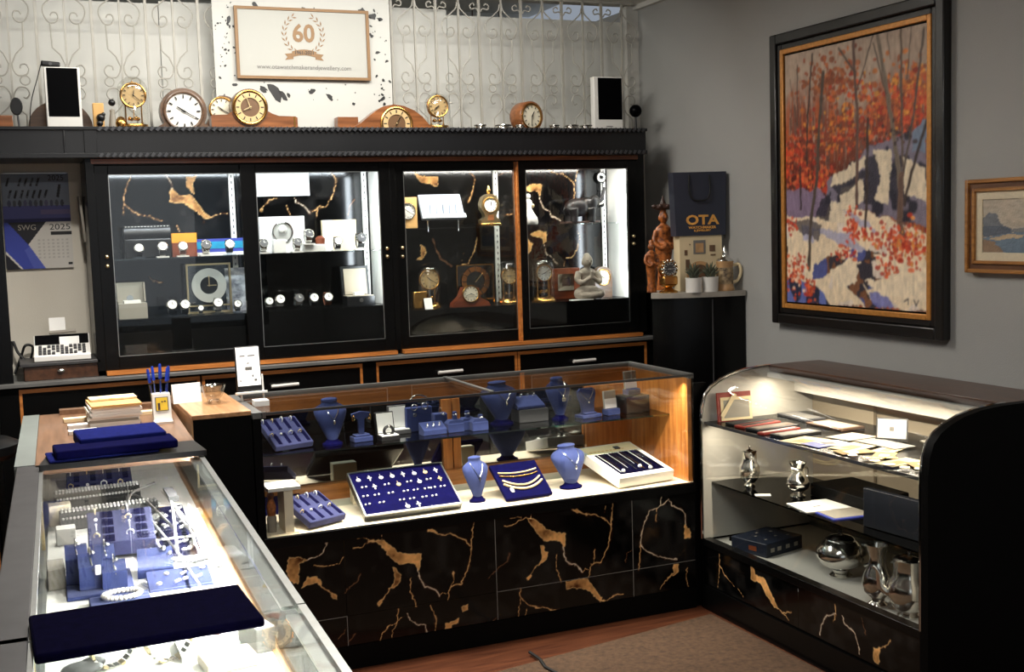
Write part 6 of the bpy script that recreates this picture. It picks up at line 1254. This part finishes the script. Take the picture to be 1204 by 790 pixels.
solo('note_pad', MB().bx(-.078, .078, -.04, .05, 0, .006), mat('yellow_cream_pad', (236, 206, 120), .6, noise=(30, .3), alt=(246, 236, 214)), 'yellow and cream pad lying on the back of the paper pile', 'note pad', (.318, 4.355, ZW+.079), .04)
for k in range(4): solo('card_stack', MB().bx(-.045, .045, -.022, .022, 0, .012), [CREAMP, PAPER, CREAMP, PAPER][k], ['long cream label strip left of the paper pile', 'small white card stack touching the left of the paper pile', 'cream card stack right of the paper pile', 'white card stack before the left of the paper pile'][k], 'cards', [(.20, 4.42, ZW+.001), (.206, 4.26, ZW+.001), (.435, 4.44, ZW+.001), (.202, 4.13, ZW+.001)][k], .02)
solo('black_tray', MB().prism([(-.225, -.075), (.232, -.075), (.215, .115), (-.20, .115)], 0, .016, 'xy'), BPLAST, 'flat black tray under the blue pads at the end of the glass', 'tray', (.278, 3.58, ZW+.001), lrz, bevel=.003)
def pad(lb, x, y, z, w, d, h, rz, m_): return solo('velvet_pad', MB().bx(-w/2, w/2, -d/2, d/2, 0, h), m_, lb, 'velvet pad', (x, y, z), rz, 'navy velvet pads', .005)
ROYAL = mat('royal_velvet', (20, 26, 84), .95, noise=(60, .2), spec=.05)
pad('thin blue velvet pad sticking out at the left under the other pads', .225, 3.60, ZW+.018, .30, .15, .008, .05, ROYAL)
pad('long navy velvet pad on the black tray', .262, 3.59, ZW+.0265, .335, .135, .024, .04, NAVY)
pad('upper blue velvet pad lying on top of the long navy pad', .285, 3.72, ZW+.0275, .245, .20, .036, .05, ROYAL)
pad('wide dark navy velvet pad across the near glass counter', .176, 2.005, ZW+.001, .352, .215, .016, .02, DNAVY)
# ---------------------------------------------------------------- inside the left counter (deck 0.775)
ZD = .7755
def Lx(x, y): return x+.0375*(0)   # coordinates below are already in room space
slot_tray('ring_tray', 'blue ring tray at the far end under the black tray', .235, 3.98, ZD+.012, .20, .20, .03, -.05, .22, 4, 2)
def beadroll(lb, x, y, w, rz, rows):
    t = thing('bead_roll', lb, 'bracelet roll', (x, y, ZD), rz); MB().prism([(-.035, 0), (.035, 0), (.020, .05), (-.010, .05)], -w/2, w/2, 'yz').build('wedge', BPLAST, t, bevel=.003)
    for j in range(rows):
        m = MB()
        for k in range(26): m.sph((-w/2+.006+k*(w-.012)/25, -.022+.014*j, .033+.016*j if j < 2 else .054), .0042, 6)
        m.build('bead_string', BEADM, t)
    return t
beadroll('far black wedge with grey bead strings behind the studded one', .218, 3.83, .25, .06, 3)
beadroll('black wedge with rows of shiny steel beads before the ring tray', .232, 3.56, .27, .07, 3)
slot_tray('ring_tray', 'high blue ring tray with two columns of white rings in the left counter', .236, 3.23, ZD+.030, .165, .20, .040, -.05, .20, 2, 4, LVELV)
ds = thing('earring_stand', 'stepped blue velvet stand with tagged earrings in the left counter', 'earring stand', (.155, 2.915, ZD), -.03); MB().bx(-.072, .078, -.10, .10, 0, .010).build('base', VELV, ds, bevel=.003)
for bx0, by0, bw, bh in ((-.065, .03, .05, .085), (-.035, -.03, .055, .075), (.0, .05, .045, .07), (.015, -.045, .055, .055)):
    bl = MB().at((bx0+.02, by0, .010)).prism([(-.028, 0), (.028, 0), (.028, bh), (-.028, bh*.72)], -bw/2, bw/2, 'yz').build('step_block', VELV, ds, bevel=.002)
    MB().at((bx0+.02, by0, .010)).torus((0, .01, bh+.004), .012, .0022, 16, 6, 'x').sph((.006, -.004, bh+.006), .0055, 8).tube([(0, -.01, bh-.005), (.004, -.030, bh*.6)], .002, 5).build('earring', SILVER, bl)
MB().at((.0, -.062, .045), rx=.15).bx(-.006, .006, -.001, .001, 0, .024).build('price_tag', PAPER, ds)
t = thing('ring_block', 'single blue wedge block with silver studs in the left counter', 'ring display', (.292, 2.965, ZD), -.1); MB().prism([(-.045, 0), (.045, 0), (.045, .052), (-.045, .022)], -.042, .042, 'yz').build('block', VELV, t, bevel=.002); MB().sph((.02, .03, .048), .009, 10).sph((.035, .01, .04), .007, 8).sph((-.03, .052, .012), .007, 8).sph((-.012, .055, .012), .007, 8).build('stud', SILVER, t)
t = thing('pearl_bracelet', 'oval white pearl bracelet lying before the stepped blue stand', 'bracelet', (.195, 2.755, ZD+.014), .0); 
for k in range(26): a = 2*PI*k/26; MB().sph((.040*math.cos(a), .030*math.sin(a), .006), .0062, 8).build('pearl', PEARL, t)
solo('bracelet_pad', MB().bx(-.075, .055, -.05, .03, 0, .0135), VELV, 'blue velvet pad under the white pearl bracelet', 'velvet pad', (.20, 2.755, ZD), 0, None, .003)
random.seed(21)
for k, (x, y, lb) in enumerate(((.365, 3.52, 'farthest dark pad with small silver pieces along the glass front'), (.352, 3.33, 'second dark pad from the far end along the glass front'), (.348, 3.12, 'third dark pad from the far end along the glass front'), (.332, 2.83, 'blue pad with chain links nearest the wide navy pad'))):
    t = thing('earring_pad', lb, 'jewellery pad', (x, y, ZD), -.04); MB().prism([(-.07, 0), (.07, 0), (.07, .022), (-.07, .008)], -.072, .072, 'yz').build('pad', SLOTM if k < 3 else VELV, t, bevel=.002); MB().bx(-.074, .074, -.094, -.072, 0, .010).build('white_rim', PAPER, t)
    for j in range(14 if k < 3 else 8):
        px, py = random.uniform(-.062, .062), random.uniform(-.055, .06); m = MB()
        if random.random() < .5: m.sph((px, py, .022), .006, 8, (1.2, 1, .7))
        else: m.tube([(px-.008, py, .020), (px+.006, py+.004, .024)], .0035, 6)
        m.build('earring', BRIGHT, t)
lb_ = thing('light_bar', 'thin white light bar with cord lying along the glass front inside the left counter', 'lamp', (.40, 3.3, ZD))
MB().tube([(-.02, .25, .08), (.03, -.38, .035)], .004, 8).build('tube', WPLAST, lb_); MB().tube([(.0, .20, .075), (-.05, -.30, .035)], .004, 8).build('tube', WPLAST, lb_); MB().tube([(.035, .10, .06), (.0, -.25, .035)], .0035, 8).build('tube', WPLAST, lb_); MB().bx(-.015, .012, .12, .26, .07, .085).build('driver_box', GPLAST, lb_)
MB().tube(smooth([(-.02, .42, .07), (-.09, .40, .05), (-.12, .25, .04), (-.10, .40, .045), (-.07, .30, .05), (-.045, .05, .05), (-.03, -.12, .045)]), .004, 6).build('cord', GREYP, lb_)
for k, (x, y, w_) in enumerate(((.365, 3.00, .13), (.30, 2.72, .14))): 
    t = thing('chain_card', ['white card with black chain links along the glass front', 'white card with looped chain beside the pearl bracelet'][k], 'card', (x, y, ZD), -.1); MB().bx(-w_/2, w_/2, -.035, .035, 0, .004).build('card', PAPER, t)
    m = MB()
    for j in range(12): m.torus((-w_/2+.01+j*(w_-.02)/11, .012*math.sin(j*.6), .008), .0055, .0015, 10, 5)
    m.build('chain', GPLAST if k == 0 else SILVER, t)
for k, (x, y, w_, d_, h_) in enumerate(((.10, 3.62, .06, .05, .06), (.105, 3.38, .05, .05, .045), (.065, 2.98, .04, .10, .05))):
    solo('glass_box', MB().bx(-w_/2, w_/2, -d_/2, d_/2, 0, h_), [CREAM, WPLAST, GREYBX][k], ['cream card box at the far left inside the left counter', 'small white box left of the high ring tray', 'grey box behind the stepped blue stand by the sliding doors'][k], 'box', (x, y, ZD), 0, bevel=.002)
random.seed(31)
for k, (x, y, w_, d_, rz, lb) in enumerate(((.30, 4.05, .16, .10, .2, 'white card at the far end beside the far ring tray'), (.385, 3.66, .10, .16, -.1, 'white card under the cord near the far glass front'), (.415, 2.93, .07, .10, .1, 'white card between the front pads of the left counter'), (.37, 2.70, .12, .06, -.2, 'white card beside the blue pad with chain links'), (.28, 2.86, .05, .05, .3, 'small white card behind the pearl bracelet'))):
    t = thing('white_card', lb, 'card', (x, y, ZD), rz); MB().bx(-w_/2, w_/2, -d_/2, d_/2, 0, .003).build('card', PAPER, t)
    for j in range(4): MB().sph((random.uniform(-.4, .4)*w_, random.uniform(-.35, .35)*d_, .006), .007, 8, (1.3, 1, .6)).build('earring', BRIGHT if j % 2 else CHAMP, t)
for k, (xa, ya, xb, yb, lb) in enumerate(((.33, 3.42, .36, 2.70, 'straight silver chain nearest the ring trays'), (.41, 3.50, .40, 2.95, 'straight silver chain nearest the glass front'), (.30, 3.40, .32, 2.98, 'short silver chain beside the high ring tray'))):
    solo('silver_chain', MB().tube(smooth([(xa, ya, ZD+.03), ((xa+xb)/2+.006, (ya+yb)/2, ZD+.028), (xb, yb, ZD+.030)]), .0032, 6), BRIGHT, lb, 'chain')
# near section with bracelets watches
def bangle_watch(x, y, lb, r=.038):
    t = thing('bracelet_watch', lb, 'watch', (x, y, ZD), .3, 'steel bracelet watches in the near section')
    for k in range(22):
        a = 2*PI*k/22
        if abs(((a-PI/2)+PI) % (2*PI)-PI) < .35: continue
        MB().at((r*math.cos(a), .018+r*.25*0+r*math.sin(a)*.55, r+.004+r*math.sin(a)*.75), ry=0).at((r*math.cos(a), 0, r*1.02+r*math.sin(a)), ry=-a).box((0, 0, 0), (.005, .020, .0095)).build('link', SILVER if k % 3 else PALEG, t)
    MB().lathe([(0, 0), (.017, 0), (.018, .006), (.014, .009), (0, .009)], 20, (0, 0, r*2.02-.004)).build('case', SILVER, t); return t
bangle_watch(.142, 2.345, 'left steel bracelet watch before the wide navy pad', .042); bangle_watch(.245, 2.325, 'right steel bracelet watch before the wide navy pad', .046)
t = thing('dark_ornament', 'grey folded cloth left of the steel bracelet watches', 'cloth', (.085, 2.33, ZD)); MB().sph((0, 0, .012), .03, 12, (1.3, .8, .4)).sph((.02, .01, .016), .02, 10, (1.2, .7, .6)).build('folds', GPLAST, t)
for k, (x, y, rz) in enumerate(((.330, 2.42, .9), (.416, 2.44, -.7))): solo('watch_strap', MB().bx(-.012, .012, -.035, .035, 0, .004), STRAPR, ['brown leather strap right of the steel watches', 'brown leather strap at the glass front corner'][k], 'strap', (x, y, ZD+.012), rz, bevel=.002)
solo('white_box', MB().bx(-.05, .05, -.06, .06, 0, .012), PAPER, 'white card under the brown leather straps', 'card', (.315, 2.36, ZD)); solo('grey_case', MB().bx(-.02, .02, -.05, .05, 0, .05), GREYP, 'grey standing case by the glass front in the near section', 'case', (.415, 2.33, ZD), .2, bevel=.003)
solo('cream_case', MB().bx(-.05, .05, -.04, .04, 0, .02), CREAM, 'cream flat case in the near section', 'case', (.345, 2.25, ZD), .1, bevel=.003)
# ---------------------------------------------------------------- inside the curved case: upper shelf (0.775)
ZR = .7755
def frame_flat(lb, x, y, w, d, rz, edge, face, z=0, rx=0, nm='picture_frame'):
    t = thing(nm, lb, 'frame', (x, y, ZR+z), rz, None, rx); MB().bx(-w/2, w/2, -d/2, d/2, 0, .010).build('frame', edge, t, bevel=.002); MB().bx(-w/2+.014, w/2-.014, -d/2+.014, d/2-.014, .010, .011).build('mount', face, t); return t
rf = thing('picture_frame', 'upright red picture frame with cream mount at the far end', 'frame', (2.690, 4.025, ZR), -.12, None, -.12); MB().bx(-.075, .075, 0, .010, 0, .118).build('frame', REDC, rf); MB().bx(-.062, .076, -.003, 0, .004, .098).build('mount', CREAMP, rf); MB().bx(-.050, .064, -.004, -.003, .014, .086).build('print', GREYBX, rf)
MB().at((-.03, -.006, .065), ry=.62).bx(-.008, .008, -.004, 0, -.055, .055).build('corner_ribbon', CREAMP, rf)
frame_flat('dark leather wallet lying at the far end of the upper curved shelf', 2.70, 3.955, .19, .05, .12, STRAPB, BLKP, .0)
frame_flat('red leather frame lying second from the far end', 2.70, 3.885, .20, .055, .16, REDC, STRAPB, 0)
frame_flat('dark frame with red edge lying third from the far end', 2.71, 3.80, .21, .075, .10, STRAPB, DCLKW, 0)
frame_flat('slim red and white wallet in the upper curved case', 2.68, 3.718, .19, .036, .14, REDC, PAPER, 0)
frame_flat('flat grey picture frame before the white papers', 2.70, 3.640, .19, .075, .08, STRAPB, GREYBX, 0)
frame_flat('dark tray with grey print lying against the back panel', 2.93, 3.70, .12, .20, .05, DCLKW, GREYBX, 0)
frame_flat('long dark frame leaning at the back of the upper curved shelf', 2.95, 3.94, .10, .2, -.05, GPLAST, GREYP, 0)
random.seed(14)
PAPS = [(2.655, 3.52, .14, .13, .2, CREAMP, 'large cream paper at the start of the paper spread'), (2.70, 3.43, .12, .10, -.3, PAPER, 'white paper overlapping the large cream sheet'), (2.63, 3.43, .06, .09, .1, BLUEP, 'blue printed booklet among the cream papers'), (2.72, 3.33, .16, .11, .25, CREAMP, 'cream banknote right of the blue booklet'), (2.66, 3.26, .12, .08, -.2, TANP, 'tan banknote at the shelf front in the paper spread'), (2.78, 3.22, .13, .07, .4, CREAMP, 'cream banknote behind the tan one'), (2.70, 3.15, .10, .07, .7, YELL, 'yellow and cream banknote near the coins'), (2.66, 3.03, .15, .08, .1, CREAMP, 'cream banknote close to the near black end panel'), (2.72, 2.95, .14, .08, -.3, TANP, 'tan banknote at the near black end panel'), (2.82, 3.47, .14, .12, .1, GREYBX, 'grey print behind the cream papers'), (2.83, 3.30, .10, .2, .05, GREYP, 'long grey album behind the blue booklet')]
for k, (x, y, w_, d_, rz, m_, lb) in enumerate(PAPS):
    t = thing('paper_note', lb, 'paper', (x, y, ZR+.0006*k), rz); MB().at((0, 0, 0), rx=.02*((k % 3)-1)).bx(-w_/2, w_/2, -d_/2, d_/2, .001, .0025).build('sheet', m_, t)
    if k not in (2,): MB().at((0, 0, 0), rx=.02*((k % 3)-1)).bx(-w_*.3, w_*.1, -d_*.25, d_*.2, .0026, .003).build('print', GREYP if k == 1 else (CREAM if m_ is not CREAMP else TANP), t)
for k in range(9):
    x, y = [(2.60, 3.19), (2.615, 3.13), (2.60, 3.08), (2.625, 3.22), (2.635, 3.10), (2.60, 3.01), (2.61, 2.95), (2.68, 3.09), (2.635, 2.91)][k]; solo('coin', MB().lathe([(0, 0), (.017+.003*(k % 2), 0), (.017+.003*(k % 2), .002), (0, .002)], 20), [PALEG, BRASS, PALEG][k % 3], 'round pale coin at the front edge of the paper spread', 'coin', (x, y, ZR+.008), 0, 'coins on the upper curved shelf')
t = thing('photo_stand', 'small standing silver framed card on the upper curved shelf', 'card', (2.90, 3.345, ZR), -.9, None, -.15); MB().bx(-.055, .055, 0, .006, 0, .085).build('frame', GPLAST, t); MB().bx(-.050, .050, -.001, 0, .012, .080).build('card', CERAM, t); MB().bx(-.055, .055, -.012, 0, 0, .010).build('ledge', SILVER, t); MB().bx(-.008, .008, -.0015, -.001, .038, .054).build('emblem', GREYP, t)
solo('glass_plate', MB().lathe([(0, .0), (.10, .0), (.115, .010), (.10, .004), (0, .004)], 30, sx=.6), SILVER, 'silver oval dish tilted at the back near the black end panel', 'dish', (2.93, 3.08, ZR+.02), .3)
solo('mirror_card', MB().bx(-.004, .004, -.07, .07, 0, .085), PAPER, 'bright white card leaning on the back panel near the end', 'card', (3.06, 3.02, ZR+.03), 0)
# lower shelf (0.524)
ZQ = .5245
def pot(name, label, x, y, z, h, r, prof, hd=None, sp=None, lid=True, rz=0, cat='teapot', m_=SILVER):
    t = thing(name, label, cat, (x, y, z), rz); MB().lathe([(a*r, b*h) for a, b in prof], 28).build('body', m_, t)
    if lid: MB().lathe([(r*.62, h*.79), (r*.58, h*.83), (r*.40, h*.88), (r*.12, h*.905), (r*.06, h*.925), (r*.11, h*.96), (r*.05, h*1.0), (0, h*1.0)], 22).build('lid', CHROME if lid == 'dark' else m_, t)
    if hd: MB().tube(smooth([(r*.85*hd, 0, h*.72), (r*1.55*hd, 0, h*.74), (r*1.65*hd, 0, h*.50), (r*.95*hd, 0, h*.28)], 4), r*.08, 7).build('handle', m_, t)
    if sp: MB().tube(smooth([(r*.9*sp, 0, h*.35), (r*1.25*sp, 0, h*.45), (r*1.35*sp, 0, h*.66), (r*1.6*sp, 0, h*.76)], 4), [r*.17]*5+[r*.13]*4+[r*.09]*4, 8).build('spout', m_, t)
    return t
BOWLP = [(.0, 0), (.42, 0), (.46, .04), (.30, .10), (.34, .16), (.8, .28), (1, .46), (.96, .60), (.72, .74), (.56, .80), (.60, .82), (.54, .82), (.5, .78)]
JUGP = [(0, 0), (.62, 0), (.66, .03), (.42, .08), (.5, .14), (.9, .24), (1, .38), (.86, .52), (.56, .66), (.5, .78), (.66, .92), (.74, .98), (.66, .97), (.46, .8)]
URNP = [(0, 0), (.5, 0), (.54, .03), (.40, .07), (.75, .16), (1, .34), (.94, .50), (.72, .60), (.68, .70), (.70, .84), (.74, .86), (.6, .88)]
pot('silver_coffee_pot', 'silver ribbed coffee pot at the far end of the smoked shelf', 2.690, 3.93, ZQ, .165, .042, URNP, None, None, 'dark')
pot('silver_sugar_bowl', 'silver lidded sugar bowl with warm reflections on the smoked shelf', 2.745, 3.69, ZQ, .135, .045, JUGP, 1, None, True, .4, 'sugar bowl')
solo('price_tag', MB().bx(-.03, .03, -.015, .015, 0, .002), PAPER, 'small white tag at the front edge of the smoked shelf', 'tag', (2.64, 3.77, ZQ), -.5)
t = thing('leaflet', 'white open leaflet lying on the smoked shelf', 'leaflet', (2.72, 3.52, ZQ), -.15); MB().bx(-.10, .0, -.075, .075, 0, .003).bx(.0, .10, -.075, .075, .001, .005).build('pages', PAPER, t); MB().bx(-.035, -.005, -.012, -.004, .0031, .0036).build('print', BLKP, t)
t = thing('leaflet', 'blue edged leaflet lying right of the white leaflet', 'leaflet', (2.72, 3.375, ZQ), -.1); MB().bx(-.09, .09, -.06, .06, 0, .004).build('cover', BLUEP, t); MB().bx(-.08, .09, -.05, .06, .004, .0055).build('page', GREYBX, t)
solo('dark_case', MB().at((0, 0, 0), rx=0).bx(-.012, .012, -.145, .145, 0, .135), FOLD, 'large dark blue folder standing on the smoked shelf', 'folder', (2.69, 3.075, ZQ), .08, bevel=.003)
solo('file_box', MB().bx(-.10, .10, -.16, .16, 0, .05), BLACKM, 'long black box at the back of the smoked shelf', 'box', (2.895, 3.52, ZQ), 0, bevel=.004)
for k, (y, m_, lb) in enumerate(((3.075, GREYBX, 'grey book standing behind the dark blue folder'), (3.035, BRBOX, 'brown book next to the grey one'), (3.005, REDW, 'reddish book nearest the black end on the smoked shelf'))): solo('book', MB().bx(-.06, .06, -.013, .013, 0, .19), m_, lb, 'book', (2.86, y, ZQ), 0, 'books on the smoked shelf', .002)
# case floor (0.28)
ZG = .2805
t = thing('boxed_book', 'dark blue boxed set with stars lying at the far end of the case floor', 'book', (2.725, 3.86, ZG), .25); MB().bx(-.115, .10, -.09, .09, 0, .055).build('box', GBOOK, t, bevel=.003)
m = MB()
for a, b in ((-.05, .02), (.01, -.03), (.05, .03), (-.01, .05), (.06, -.05), (-.06, -.04)): m.bx(a-.006, a+.006, b-.004, b+.004, .0551, .0556)
for a in (-.09, -.05, .0, .05): m.bx(a, a+.022, -.0906, -.09, .018, .034)
m.build('star_print', GREYBX, t); MB().bx(-.1156, -.115, -.04, .0, .018, .036).build('spine_band', BRBOX, t)
solo('dark_booklet', MB().bx(-.12, .12, -.05, .05, 0, .02), BLACKM, 'flat black booklet behind the boxed set', 'book', (2.78, 3.995, ZG), .1, bevel=.002)
pot('silver_tureen', 'round silver lidded tureen on the case floor', 2.735, 3.425, ZG, .175, .090, BOWLP, 1, None, 'dark', -.9, 'tureen')
pot('silver_jug', 'slender silver jug with scroll handle left of the urn', 2.632, 3.105, ZG, .215, .052, JUGP, -1, None, False, 2.2, 'jug')
pot('silver_urn', 'tall silver urn teapot by the near black end panel', 2.645, 2.968, ZG, .225, .072, URNP, None, 1, 'dark', 2.6, 'teapot')
pot('silver_goblet', 'silver goblet behind the jug and the urn', 2.86, 3.04, ZG, .16, .04, JUGP, None, None, False, 0, 'goblet')
for q in list(C.objects):
    if q.type == 'MESH' and q.parent is None and 'label' not in q and 'kind' not in q: print('UNLABELLED', q.name)
